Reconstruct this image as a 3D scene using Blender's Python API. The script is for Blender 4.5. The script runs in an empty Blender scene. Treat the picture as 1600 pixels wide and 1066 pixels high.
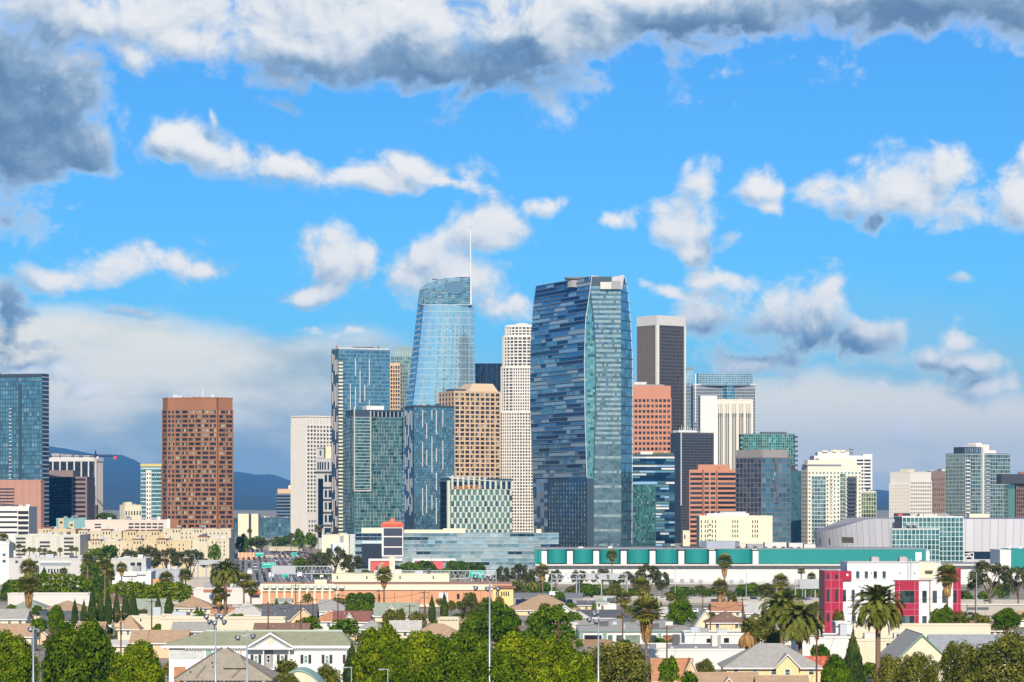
import bpy, math, random
import numpy as np
from mathutils import Vector, Matrix

R = math.radians
F, HZ, CZ = 4236.0, 783.0, 48.0     # focal length in photo pixels, horizon row, eye height
sc = bpy.context.scene
COL = sc.collection
random.seed(7)

# ------------------------------------------------------------------ camera, sky, sun, exposure
cam = bpy.data.cameras.new('camera')
cam.sensor_width = 36.0
cam.lens = 36.0 * F / 1600.0
cam.shift_y = 250.0 / 1600.0
cam.clip_start, cam.clip_end = 1.0, 90000.0
cam_o = bpy.data.objects.new('camera', cam)
cam_o.location = (0, 0, CZ)
cam_o.rotation_euler = (R(90), 0, 0)
COL.objects.link(cam_o)
sc.camera = cam_o

SUN_AZ, SUN_EL = R(0.5), R(30)       # straight behind the camera
sun_pos = Vector((math.sin(SUN_AZ) * math.cos(SUN_EL), -math.cos(SUN_AZ) * math.cos(SUN_EL), math.sin(SUN_EL)))
sun = bpy.data.lights.new('sun', 'SUN')
sun.energy, sun.angle, sun.color = 4.6, R(0.53), (1.0, 0.91, 0.78)
sun_o = bpy.data.objects.new('sun', sun)
sun_o.rotation_euler = (-sun_pos).to_track_quat('-Z', 'Y').to_euler()
COL.objects.link(sun_o)

sc.view_settings.view_transform = 'Standard'
sc.view_settings.look = 'None'
sc.view_settings.exposure = 0.25
sc.view_settings.gamma = 1.0
sc.view_settings.use_curve_mapping = False
sc.render.engine = 'CYCLES'
cy = sc.cycles
cy.max_bounces, cy.diffuse_bounces, cy.glossy_bounces = 5, 2, 3
cy.transmission_bounces, cy.transparent_max_bounces, cy.volume_bounces = 2, 6, 0
cy.caustics_reflective = cy.caustics_refractive = False
cy.use_denoising = True
cy.use_adaptive_sampling = True


def nd(t, typ, ins=None, **props):
    n = t.nodes.new(typ)
    for k, v in props.items():
        setattr(n, k, v)
    for k, v in (ins or {}).items():
        s = n.inputs[k]
        if isinstance(v, bpy.types.NodeSocket):
            t.links.new(v, s)
        else:
            s.default_value = v
    return n


def mth(t, op, a, b=0.0, c=0.0, clamp=False):
    return nd(t, 'ShaderNodeMath', {0: a, 1: b, 2: c}, operation=op, use_clamp=clamp).outputs[0]


def vmth(t, op, a, b=(0, 0, 0), out=0):
    return nd(t, 'ShaderNodeVectorMath', {0: a, 1: b}, operation=op).outputs[out]


def mixc(t, f, a, b, blend='MIX'):
    n = nd(t, 'ShaderNodeMix', None, data_type='RGBA', blend_type=blend)
    for i, v in ((0, f), (6, a), (7, b)):
        if isinstance(v, bpy.types.NodeSocket):
            t.links.new(v, n.inputs[i])
        else:
            n.inputs[i].default_value = v if i == 0 else (*v, 1)
    return n.outputs[2]


def sstep(t, v, a, b):
    n = nd(t, 'ShaderNodeMapRange', {0: v, 1: a, 2: b, 3: 0.0, 4: 1.0}, interpolation_type='SMOOTHSTEP')
    return n.outputs[0]


# clouds: ellipses on the celestial sphere (centre and radii in thousandths of 1/4.236 radian, roll, thinness)
CLOUDS = [
    (620, 30, 430, 92, 4, -.1), (450, 70, 240, 62, 8, 0), (860, 48, 250, 66, -3, -.05), (1120, 8, 350, 54, -2, -.08),
    (1430, 6, 320, 52, 3, -.08), (690, 104, 220, 42, 2, -.08), (300, 70, 90, 55, 20, .1), (120, 30, 190, 60, 0, 0),
    (195, 90, 60, 30, 30, .1), (40, 170, 100, 140, 0, -.15), (130, 240, 55, 50, 20, .2), (30, 275, 75, 48, 0, 0),
    (262, 230, 48, 34, -20, .1), (330, 242, 90, 34, 20, 0), (440, 270, 120, 24, 6, 0), (590, 275, 130, 22, -4, 0),
    (640, 255, 45, 25, 10, 0), (710, 285, 70, 14, 12, .15), (425, 178, 60, 20, 14, .45), (345, 190, 12, 14, 0, .3),
    (205, 415, 130, 30, -8, 0), (100, 432, 80, 24, 0, 0), (330, 415, 60, 18, 5, .1), (240, 395, 35, 24, 0, 0),
    (515, 400, 55, 50, 0, 0), (570, 405, 32, 40, 0, 0), (480, 452, 55, 20, -10, .1), (680, 400, 70, 50, -20, 0),
    (640, 435, 40, 45, 0, .05), (755, 370, 58, 50, 0, .04), (730, 430, 66, 40, 0, .06), (850, 330, 45, 24, -25, .2),
    (800, 485, 55, 20, 15, .25), (5, 500, 38, 65, 0, .05), (45, 540, 55, 16, 5, .3),
    (1055, 350, 52, 40, 0, .05), (1088, 388, 32, 26, 0, .1), (1085, 276, 26, 38, 20, .1), (960, 345, 45, 20, -20, .4),
    (1180, 284, 42, 34, 15, .1), (1208, 322, 28, 22, 20, .3), (1160, 378, 34, 18, 0, .4), (1140, 432, 75, 20, 5, .3),
    (1050, 460, 95, 12, 3, .35), (1415, 300, 105, 52, 0, 0), (1330, 308, 52, 40, 0, 0), (1486, 276, 48, 46, 0, 0),
    (1350, 345, 55, 20, 0, .15), (1604, 318, 50, 52, 0, 0), (1612, 245, 20, 34, 0, 0),
    (1230, 505, 120, 55, 8, 0), (1110, 510, 60, 48, 0, 0), (1285, 465, 40, 50, 20, 0), (1350, 530, 60, 28, 0, 0),
    (1190, 560, 110, 24, 0, .05), (1495, 560, 85, 26, 0, .1), (1495, 528, 36, 24, 0, 0), (1560, 600, 70, 26, 5, .1),
    (1390, 602, 90, 12, 0, .3), (1520, 435, 40, 16, -10, .5), (1420, 668, 60, 16, 10, .15), (190, 480, 60, 14, 10, .35),
    (140, 605, 70, 16, -6, .2), (40, 575, 80, 20, 0, .05), (560, 525, 100, 14, 0, .4),
]
SHADED = [(55, 180, 120, 150), (10, 500, 60, 80), (720, 118, 330, 42), (1200, 50, 300, 26), (1480, 20, 330, 60), (430, 178, 90, 40),
          (1180, 525, 75, 40), (1320, 540, 90, 30), (45, 540, 70, 30), (1490, 580, 90, 20), (130, 250, 80, 60), (1000, 95, 120, 30),
          (1345, 352, 60, 14), (1150, 378, 50, 25), (1520, 435, 60, 30), (190, 485, 80, 25)]


LATTICE = {}


def lattice_noise(x, y, seed):
    if seed not in LATTICE:
        LATTICE[seed] = np.random.RandomState(seed).rand(256, 256)
    g = LATTICE[seed]
    xi, yi = np.floor(x).astype(int), np.floor(y).astype(int)
    fx, fy = x - xi, y - yi
    fx, fy = fx * fx * (3 - 2 * fx), fy * fy * (3 - 2 * fy)
    a, b = g[xi % 256, yi % 256], g[(xi + 1) % 256, yi % 256]
    c, d = g[xi % 256, (yi + 1) % 256], g[(xi + 1) % 256, (yi + 1) % 256]
    return (a * (1 - fx) + b * fx) * (1 - fy) + (c * (1 - fx) + d * fx) * fy


def fbm(x, y, wave, octaves, seed, rough=.5):
    out, amp, tot = 0, 1.0, 0
    for k in range(octaves):
        out = out + amp * (lattice_noise(x / wave + 17.3 * k + 50, y / wave + 9.1 * k + 50, seed + k) - .5)
        tot += amp
        wave, amp = wave / 2.05, amp * rough
    return out / tot


def ellipse_field(x, y, blobs):
    acc = np.zeros_like(x)
    for b in blobs:
        cx, cy_, rx, ry = b[:4]
        rot = R(b[4]) if len(b) > 4 else 0
        off = b[5] if len(b) > 5 else 0
        dx, dy = x - cx, y - cy_
        ex = (dx * math.cos(rot) + dy * math.sin(rot)) / rx
        ey = (-dx * math.sin(rot) + dy * math.cos(rot)) / ry
        acc = acc + np.exp(11.0 * (1 - np.sqrt(ex * ex + ey * ey) - off).clip(-2, 1))
    return np.log(acc + 1e-12) / 11.0


def npstep(v, a, b):
    t = ((v - a) / (b - a)).clip(0, 1)
    return t * t * (3 - 2 * t)


def cloud_material():
    m = bpy.data.materials.new('cloud_layer')
    m.use_nodes = True
    t = m.node_tree
    t.nodes.clear()
    att = lambda k: nd(t, 'ShaderNodeAttribute', attribute_name=k).outputs['Fac']
    pos = nd(t, 'ShaderNodeNewGeometry').outputs['Position']
    q = vmth(t, 'MULTIPLY', pos, (1 / 14160., 1 / 14160., 1.15 / 14160.))      # 1 unit = 1000 of the list's units

    sx = nd(t, 'ShaderNodeSeparateXYZ', {0: q}).outputs
    q = nd(t, 'ShaderNodeCombineXYZ', {0: sx[0], 1: sx[2]}).outputs[0]

    def billow(vec):
        n = nd(t, 'ShaderNodeTexNoise', {'Vector': vec, 'Scale': 8.5, 'Detail': 6.0, 'Roughness': .60, 'Distortion': .3}, noise_dimensions='2D').outputs[0]
        p = vmth(t, 'ADD', vec, vmth(t, 'MULTIPLY', n, (.05, .035, 0)))
        vo = nd(t, 'ShaderNodeTexVoronoi', {'Vector': p, 'Scale': 19.0, 'Detail': 2.0, 'Roughness': .55, 'Lacunarity': 2.2}, feature='F1', normalize=True, voronoi_dimensions='2D').outputs[0]
        r = mth(t, 'MULTIPLY', mth(t, 'SUBTRACT', n, .5), 2.6)
        return mth(t, 'MULTIPLY_ADD', mth(t, 'SUBTRACT', .38, vo), 1.0, r)
    b0 = billow(q)
    b1 = billow(vmth(t, 'ADD', q, (.010, .021, 0)))
    f0 = mth(t, 'ADD', att('amount'), b0)
    dens = sstep(t, f0, -.22, .72)
    thick = sstep(t, f0, .4, 1.8)
    lit = mth(t, 'MULTIPLY_ADD', mth(t, 'SUBTRACT', b0, b1), .27, .62)
    lit = mth(t, 'MULTIPLY_ADD', mth(t, 'SUBTRACT', att('amount'), att('amount_sunward')), .36, lit)
    lit = mth(t, 'MULTIPLY_ADD', thick, .05, lit)
    lit = mth(t, 'MULTIPLY_ADD', att('lee'), -.56, lit)
    lit = sstep(t, lit, -.10, 1.0)
    cc = nd(t, 'ShaderNodeValToRGB', {0: lit})
    e = cc.color_ramp.elements
    e[0].position, e[0].color = 0.0, (.13, .24, .40, 1)
    e[1].position, e[1].color = 1.0, (.97, .95, .93, 1)
    for p_, c_ in ((.28, (.27, .40, .57, 1)), (.60, (.62, .70, .79, 1)), (.8, (.84, .86, .88, 1))):
        x = e.new(p_)
        x.color = c_
    nv = nd(t, 'ShaderNodeTexNoise', {'Vector': vmth(t, 'MULTIPLY', q, (1, 2.2, 1)), 'Scale': 5.0, 'Detail': 4.0, 'Roughness': .6}, noise_dimensions='2D').outputs[0]
    va = mth(t, 'MULTIPLY', att('veil'), sstep(t, mth(t, 'MULTIPLY_ADD', mth(t, 'SUBTRACT', nv, .5), 1.1, att('veil')), .12, .62))
    vc = mixc(t, sstep(t, mth(t, 'MULTIPLY_ADD', mth(t, 'SUBTRACT', nv, .5), 1.2, att('veil_white')), .1, .9), (.40, .54, .61), (.98, .95, .84))
    layer = mixc(t, dens, vc, cc.outputs[0])
    alpha = mth(t, 'MAXIMUM', mth(t, 'MULTIPLY', dens, .97), va)
    alpha = mth(t, 'MULTIPLY', alpha, att('fade'))
    em = nd(t, 'ShaderNodeEmission', {0: layer, 1: .85})
    tr = nd(t, 'ShaderNodeBsdfTransparent')
    mx = nd(t, 'ShaderNodeMixShader', {0: alpha, 1: tr.outputs[0], 2: em.outputs[0]})
    nd(t, 'ShaderNodeOutputMaterial', {0: mx.outputs[0]})
    m.cycles.emission_sampling = 'NONE'
    return m


def make_clouds():
    """the cumulus ahead: a curved sheet of cloud 60 km off, its shapes carried by vertex values and broken up by noise"""
    xs, ys = np.arange(-260, 1865, 5.0), np.arange(-260, 790, 5.0)
    X, Y = np.meshgrid(xs, ys)
    wx, wy = fbm(X, Y, 90, 4, 3) * 70, fbm(X, Y, 90, 4, 23) * 50

    def amount(ox, oy):
        x, y = X + ox + wx, Y + oy + wy
        a = ellipse_field(x, y, CLOUDS).clip(-1.6, 1.1)
        edge = np.maximum(npstep(-X, 0, 160), np.maximum(npstep(X, 1600, 1760), npstep(-Y, -5, 140)))
        wide = fbm(x, y, 260, 3, 77) * 4.5 - .75
        return np.maximum(a, wide * edge - 1.6 * (1 - edge))
    a0, a1 = amount(0, 0), amount(10, -24)
    lee = npstep(ellipse_field(X + wx * 1.6, Y + wy * 1.6, SHADED) + fbm(X, Y, 90, 4, 61) * .9, -.8, .9)
    # a low white bank on the left and a pale one on the right, thinning to blue-grey rain haze beneath
    n = fbm(X, Y, 140, 4, 41)
    top = np.interp(X, [-260, 30, 200, 330, 560, 640, 800, 1000, 1180, 1400, 1600, 1860], [470, 468, 480, 505, 520, 530, 600, 620, 575, 590, 585, 585]) + n * 60
    veil = npstep(Y - top, -25, 45) * .95
    white = np.interp(X, [-260, 40, 300, 420, 800, 1150, 1300, 1600, 1860], [.55, .8, .6, .48, .4, 1.15, 1.1, 1.05, .9])
    white = white * npstep(top + 260 - Y, -40, 200) * .9 + .12 + fbm(X, Y, 200, 3, 91) * .8
    fade = npstep(X, -255, -120) * npstep(-X, -1860, -1720) * npstep(Y, -255, -110)
    d = np.stack([(X - 800) / F, np.ones_like(X), (HZ - Y) / F], -1)
    d = d / np.linalg.norm(d, axis=-1, keepdims=True) * 60000.0
    d[..., 2] += CZ
    me = bpy.data.meshes.new('sky')
    h, w = X.shape
    idx = np.arange(h * w).reshape(h, w)
    quads = np.stack([idx[:-1, :-1], idx[1:, :-1], idx[1:, 1:], idx[:-1, 1:]], -1).reshape(-1, 4)
    me.vertices.add(h * w)
    me.vertices.foreach_set('co', d.reshape(-1))
    me.loops.add(quads.size)
    me.loops.foreach_set('vertex_index', quads.reshape(-1))
    me.polygons.add(len(quads))
    me.polygons.foreach_set('loop_start', np.arange(0, quads.size, 4))
    me.update(calc_edges=True)
    for k, v in (('amount', a0), ('amount_sunward', a1), ('lee', lee), ('veil', veil), ('veil_white', white), ('fade', fade)):
        me.attributes.new(k, 'FLOAT', 'POINT').data.foreach_set('value', v.reshape(-1).astype(np.float32))
    me.materials.append(cloud_material())
    o = bpy.data.objects.new('sky', me)
    o['kind'] = 'structure'
    COL.objects.link(o)


def make_world():
    w = bpy.data.worlds.new('World')
    sc.world = w
    w.use_nodes = True
    t = w.node_tree
    t.nodes.clear()
    sky = nd(t, 'ShaderNodeTexSky', sky_type='NISHITA', sun_disc=False, sun_elevation=SUN_EL,
             sun_rotation=math.pi - SUN_AZ, altitude=60.0, air_density=1.0, dust_density=0.35, ozone_density=2.5)
    d = nd(t, 'ShaderNodeTexCoord').outputs['Generated']
    blue = mixc(t, 1.0, sky.outputs[0], SKY_TINT, 'MULTIPLY')
    xyz = nd(t, 'ShaderNodeSeparateXYZ', {0: d}).outputs
    v = mth(t, 'MULTIPLY', mth(t, 'ARCSINE', xyz[2]), 4.236)
    u = mth(t, 'MULTIPLY', mth(t, 'ARCTAN2', xyz[0], xyz[1]), 4.236)
    q = vmth(t, 'MULTIPLY', d, (4.236, 4.236, 7.0))
    # broken cumulus and a pale horizon all round; the stretch ahead is the cloud sheet's
    n1 = nd(t, 'ShaderNodeTexNoise', {'Vector': q, 'Scale': 1.6, 'Detail': 7.0, 'Roughness': .58}).outputs[0]
    out = mth(t, 'MAXIMUM', sstep(t, mth(t, 'ABSOLUTE', u), .86, 1.05), sstep(t, v, .86, 1.04))
    veil = mth(t, 'MULTIPLY', sstep(t, mth(t, 'MULTIPLY_ADD', mth(t, 'SUBTRACT', n1, .5), .5, v), .30, .05), .8)
    col = mixc(t, veil, blue, (5.2, 6.4, 7.2))
    cl = mth(t, 'MULTIPLY', sstep(t, n1, .53, .63), out)
    col = mixc(t, mth(t, 'MULTIPLY', cl, .92), col, mixc(t, sstep(t, n1, .78, .56), (4.2, 5.4, 7.0), (8.8, 8.9, 9.0)))
    bg = nd(t, 'ShaderNodeBackground', {0: col, 1: 0.084})
    nd(t, 'ShaderNodeOutputWorld', {0: bg.outputs[0]})
    w.cycles.sampling_method = 'MANUAL'
    w.cycles.sample_map_resolution = 512


SKY_TINT = (0.27, 0.76, 1.24)
make_clouds()
make_world()

# ------------------------------------------------------------------ helpers
def X_(px, D): return (px - 800.0) / F * D
def Z_(py, D): return CZ + (HZ - py) / F * D


GY = [0, 300, 500, 900, 1150, 1300, 1700, 2100, 2500, 3000, 6000, 40000]
GZ = [10, 10, 9, 7, 4, -1, -6.5, -1, 6, 12, 14, 14]


def smooth01(v, a, b):
    t = min(1.0, max(0.0, (v - a) / (b - a)))
    return t * t * (3 - 2 * t)


def gz(x, y):
    z = float(np.interp(y, GY, GZ))
    hill = smooth01(-x, 215, 300) * smooth01(y, 1350, 1600) * (1 - smooth01(y, 2300, 2900))
    return z + 10.5 * hill


MATS = {}


def mat(name, col, rough=.75, metal=0.0, vary=.10, scale=.15, streak=False, spec=.3, bump=0.0, bscale=4.0, rndvary=0.0):
    if name in MATS:
        return MATS[name]
    m = bpy.data.materials.new(name)
    m.use_nodes = True
    t = m.node_tree
    b = t.nodes['Principled BSDF']
    b.inputs['Roughness'].default_value = rough
    b.inputs['Metallic'].default_value = metal
    b.inputs['Specular IOR Level'].default_value = spec
    pos = nd(t, 'ShaderNodeNewGeometry').outputs['Position']
    if streak:
        pos = vmth(t, 'MULTIPLY', pos, (1, 1, .12))
    n = nd(t, 'ShaderNodeTexNoise', {'Vector': pos, 'Scale': scale, 'Detail': 5.0, 'Roughness': .65}).outputs[0]
    k = mth(t, 'MULTIPLY_ADD', mth(t, 'SUBTRACT', n, .5), vary * 3.2, 1.0)
    if rndvary:
        r = nd(t, 'ShaderNodeObjectInfo').outputs['Random']
        a = nd(t, 'ShaderNodeAttribute', attribute_name='rnd').outputs['Fac']
        r = mth(t, 'FRACT', mth(t, 'ADD', r, a))
        k = mth(t, 'MULTIPLY', k, mth(t, 'MULTIPLY_ADD', mth(t, 'SUBTRACT', r, .5), rndvary * 2, 1.0))
    c = nd(t, 'ShaderNodeVectorMath', {0: col, 3: k}, operation='SCALE').outputs[0]
    t.links.new(c, b.inputs['Base Color'])
    if bump:
        bn = nd(t, 'ShaderNodeTexNoise', {'Vector': nd(t, 'ShaderNodeNewGeometry').outputs['Position'], 'Scale': bscale, 'Detail': 3.0}).outputs[0]
        bp = nd(t, 'ShaderNodeBump', {'Height': bn, 'Strength': bump, 'Distance': .2})
        t.links.new(bp.outputs[0], b.inputs['Normal'])
    MATS[name] = m
    return m


def glass(name, pal, rough=.06, metal=.7, tilt=.03, spec=.6):
    """window glass: every pane takes one of the tints in pal by its own random number and leans a hair from true"""
    if name in MATS:
        return MATS[name]
    m = bpy.data.materials.new(name)
    m.use_nodes = True
    t = m.node_tree
    b = t.nodes['Principled BSDF']
    b.inputs['Roughness'].default_value = rough
    b.inputs['Metallic'].default_value = metal
    b.inputs['Specular IOR Level'].default_value = spec
    r = nd(t, 'ShaderNodeObjectInfo').outputs['Random']
    a = nd(t, 'ShaderNodeAttribute', attribute_name='rnd').outputs['Fac']
    r = mth(t, 'FRACT', mth(t, 'ADD', mth(t, 'MULTIPLY', r, 7.13), a))
    cr = nd(t, 'ShaderNodeValToRGB', {0: r})
    cr.color_ramp.interpolation = 'CONSTANT'
    e = cr.color_ramp.elements
    tot = sum(p[1] for p in pal)
    acc = 0
    for i, (c, wgt) in enumerate(pal):
        if i < 2:
            x = e[i]
            x.position = acc
        else:
            x = e.new(acc)
        x.color = (*c, 1)
        acc += wgt / tot
    if len(pal) == 1:
        e[1].color = (*pal[0][0], 1)
    t.links.new(cr.outputs[0], b.inputs['Base Color'])
    w = nd(t, 'ShaderNodeTexWhiteNoise', {'W': mth(t, 'MULTIPLY', r, 91.7)}, noise_dimensions='1D').outputs['Color']
    g = nd(t, 'ShaderNodeNewGeometry')
    wn = nd(t, 'ShaderNodeTexNoise', {'Vector': g.outputs['Position'], 'Scale': .22, 'Detail': 2.0}).outputs['Color']
    off = vmth(t, 'MULTIPLY', vmth(t, 'SUBTRACT', w, (.5, .5, .5)), (tilt,) * 3)
    off2 = vmth(t, 'MULTIPLY', vmth(t, 'SUBTRACT', wn, (.5, .5, .5)), (tilt * 1.4,) * 3)
    nn = vmth(t, 'NORMALIZE', vmth(t, 'ADD', vmth(t, 'ADD', g.outputs['Normal'], off), off2))
    t.links.new(nn, b.inputs['Normal'])
    MATS[name] = m
    return m


def mesh(name, v, f, mats, mi=None, rnd=None, smooth=False):
    me = bpy.data.meshes.new(name)
    me.from_pydata(v, [], f)
    for m in (mats if isinstance(mats, (list, tuple)) else [mats]):
        me.materials.append(m)
    if mi is not None:
        me.polygons.foreach_set('material_index', mi)
    if rnd is not None:
        me.attributes.new('rnd', 'FLOAT', 'FACE').data.foreach_set('value', rnd)
    if smooth:
        me.polygons.foreach_set('use_smooth', [True] * len(me.polygons))
    me.update()
    return me


def obj(name, me, parent=None, loc=(0, 0, 0), rz=0.0, scale=(1, 1, 1), kind=None, label=None):
    o = bpy.data.objects.new(name, me)
    o.location, o.rotation_euler, o.scale = loc, (0, 0, rz), scale
    COL.objects.link(o)
    if parent is not None:
        o.parent = parent
    if kind:
        o['kind'] = kind
    if label:
        o['label'] = label
    return o


def thing(name, label, cat, loc, rz=0.0, group=None):
    o = obj(name, None, None, loc, rz)
    o.empty_display_size = 1.0
    o['label'], o['category'] = label, cat
    if group:
        o['group'] = group
    return o


def tag(o, label, cat, group=None):
    o['label'], o['category'] = label, cat
    if group:
        o['group'] = group
    return o


class MB:
    """collects faces for ONE mesh object"""
    def __init__(s):
        s.v, s.f, s.mi, s.r = [], [], [], []

    def face(s, pts, mi=0, r=None):
        k = len(s.v)
        s.v.extend([tuple(p) for p in pts])
        s.f.append(tuple(range(k, k + len(pts))))
        s.mi.append(mi)
        s.r.append(random.random() if r is None else r)

    def box(s, x0, y0, z0, x1, y1, z1, mi=0, bottom=False):
        r = random.random()
        p = [(x0, y0, z0), (x1, y0, z0), (x1, y1, z0), (x0, y1, z0), (x0, y0, z1), (x1, y0, z1), (x1, y1, z1), (x0, y1, z1)]
        fs = [(0, 1, 5, 4), (1, 2, 6, 5), (2, 3, 7, 6), (3, 0, 4, 7), (4, 5, 6, 7)] + ([(3, 2, 1, 0)] if bottom else [])
        k = len(s.v)
        s.v.extend(p)
        for q in fs:
            s.f.append(tuple(k + i for i in q))
            s.mi.append(mi)
            s.r.append(r)

    def obox(s, o, t, u0, u1, n0, n1, z0, z1, mi=0):
        """box along direction t from o: u along, n outward (to the right of t), z up"""
        nx, ny = t[1], -t[0]
        r = random.random()
        P = lambda u, n, z: (o[0] + t[0] * u + nx * n, o[1] + t[1] * u + ny * n, z)
        p = [P(u0, n1, z0), P(u1, n1, z0), P(u1, n0, z0), P(u0, n0, z0), P(u0, n1, z1), P(u1, n1, z1), P(u1, n0, z1), P(u0, n0, z1)]
        k = len(s.v)
        s.v.extend(p)
        for q in ((0, 1, 5, 4), (1, 2, 6, 5), (2, 3, 7, 6), (3, 0, 4, 7), (4, 5, 6, 7), (3, 2, 1, 0)):
            s.f.append(tuple(k + i for i in q))
            s.mi.append(mi)
            s.r.append(r)

    def prism(s, poly, z0, z1, mi=0, top=True, mtop=None):
        n = len(poly)
        k = len(s.v)
        z1f = z1 if callable(z1) else (lambda x, y: z1)
        s.v.extend([(x, y, z0) for x, y in poly] + [(x, y, z1f(x, y)) for x, y in poly])
        r = random.random()
        for i in range(n):
            j = (i + 1) % n
            s.f.append((k + i, k + j, k + n + j, k + n + i))
            s.mi.append(mi)
            s.r.append(r)
        if top:
            s.f.append(tuple(k + n + i for i in range(n)))
            s.mi.append(mi if mtop is None else mtop)
            s.r.append(r)

    def tube(s, a, b, r0, r1, n=8, mi=0, cap=True):
        a, b = Vector(a), Vector(b)
        d = (b - a).normalized()
        e = d.cross(Vector((0, 0, 1)) if abs(d.z) < .95 else Vector((1, 0, 0))).normalized()
        g = d.cross(e)
        k = len(s.v)
        for c, rr in ((a, r0), (b, r1)):
            for i in range(n):
                an = 2 * math.pi * i / n
                s.v.append(tuple(c + e * math.cos(an) * rr + g * math.sin(an) * rr))
        r = random.random()
        for i in range(n):
            j = (i + 1) % n
            s.f.append((k + i, k + j, k + n + j, k + n + i))
            s.mi.append(mi)
            s.r.append(r)
        if cap:
            s.f.append(tuple(k + n + i for i in range(n)))
            s.mi.append(mi)
            s.r.append(r)

    def mesh(s, name, mats, smooth=False):
        return mesh(name, s.v, s.f, mats, s.mi, s.r, smooth)

    def build(s, name, mats, parent=None, kind=None, smooth=False, loc=(0, 0, 0), rz=0, label=None):
        return obj(name, s.mesh(name, mats, smooth), parent, loc, rz, kind=kind, label=label)


CUBES = {}


def cube(m):
    if m.name not in CUBES:
        b = MB()
        b.box(0, 0, 0, 1, 1, 1, bottom=True)
        CUBES[m.name] = b.mesh('block_' + m.name, m)
    return CUBES[m.name]


def boxp(name, parent, m, x0, y0, z0, x1, y1, z1, rz=0.0, o=(0, 0), label=None, kind=None):
    """a single box part: shared unit block, placed in the parent's frame (optionally in a frame at o turned by rz)"""
    c, s_ = math.cos(rz), math.sin(rz)
    loc = (o[0] + c * x0 - s_ * y0, o[1] + s_ * x0 + c * y0, z0)
    return obj(name, cube(m), parent, loc, rz, (x1 - x0, y1 - y0, z1 - z0), kind, label)


# ------------------------------------------------------------------ materials
WHITE = mat('white_paint', (.70, .68, .64), vary=.04)
CREAM = mat('cream_plaster', (.74, .66, .46), vary=.05)
PALE = mat('pale_concrete', (.62, .58, .52), vary=.07)
WARMWHITE = mat('warm_white_stone', (.76, .70, .61), vary=.04)
CONC = mat('concrete', (.42, .38, .32), vary=.14, streak=True)
GREY = mat('grey_concrete', (.33, .32, .31), vary=.08)
DGREY = mat('dark_grey_panel', (.045, .048, .055), rough=.45, vary=.08)
ROOFG = mat('grey_roofing', (.36, .34, .31), vary=.16)
BROWN = mat('brown_granite', (.31, .135, .066), vary=.06)
SALMON = mat('salmon_granite', (.52, .225, .125), vary=.06)
PINK = mat('pink_brick', (.46, .24, .175), vary=.06)
TAN = mat('tan_stone', (.62, .42, .24), vary=.05)
DBROWN = mat('dark_brown_metal', (.12, .095, .075), rough=.5, vary=.05)
STEEL = mat('galvanised_steel', (.50, .52, .53), rough=.45, metal=.35, vary=.05)
DSTEEL = mat('dark_steel', (.10, .105, .115), rough=.5, metal=.3, vary=.05)
BLACK = mat('black_screen', (.022, .028, .042), rough=.35, vary=.03)
MULL = mat('pale_mullion', (.55, .60, .60), rough=.5, metal=.2, vary=.04)
DMULL = mat('dark_mullion', (.05, .075, .095), rough=.5, metal=.2, vary=.04)
WOOD = mat('pole_wood', (.13, .065, .035), vary=.15, scale=1.5)
WINDOW = glass('house_window', [((.05, .07, .09), 3), ((.10, .16, .18), 2), ((.02, .025, .03), 2)], metal=.1, rough=.1)
DWIN = glass('dark_window', [((.02, .022, .026), 5), ((.035, .04, .05), 3), ((.10, .10, .09), 1)], metal=.05, rough=.12)


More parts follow.
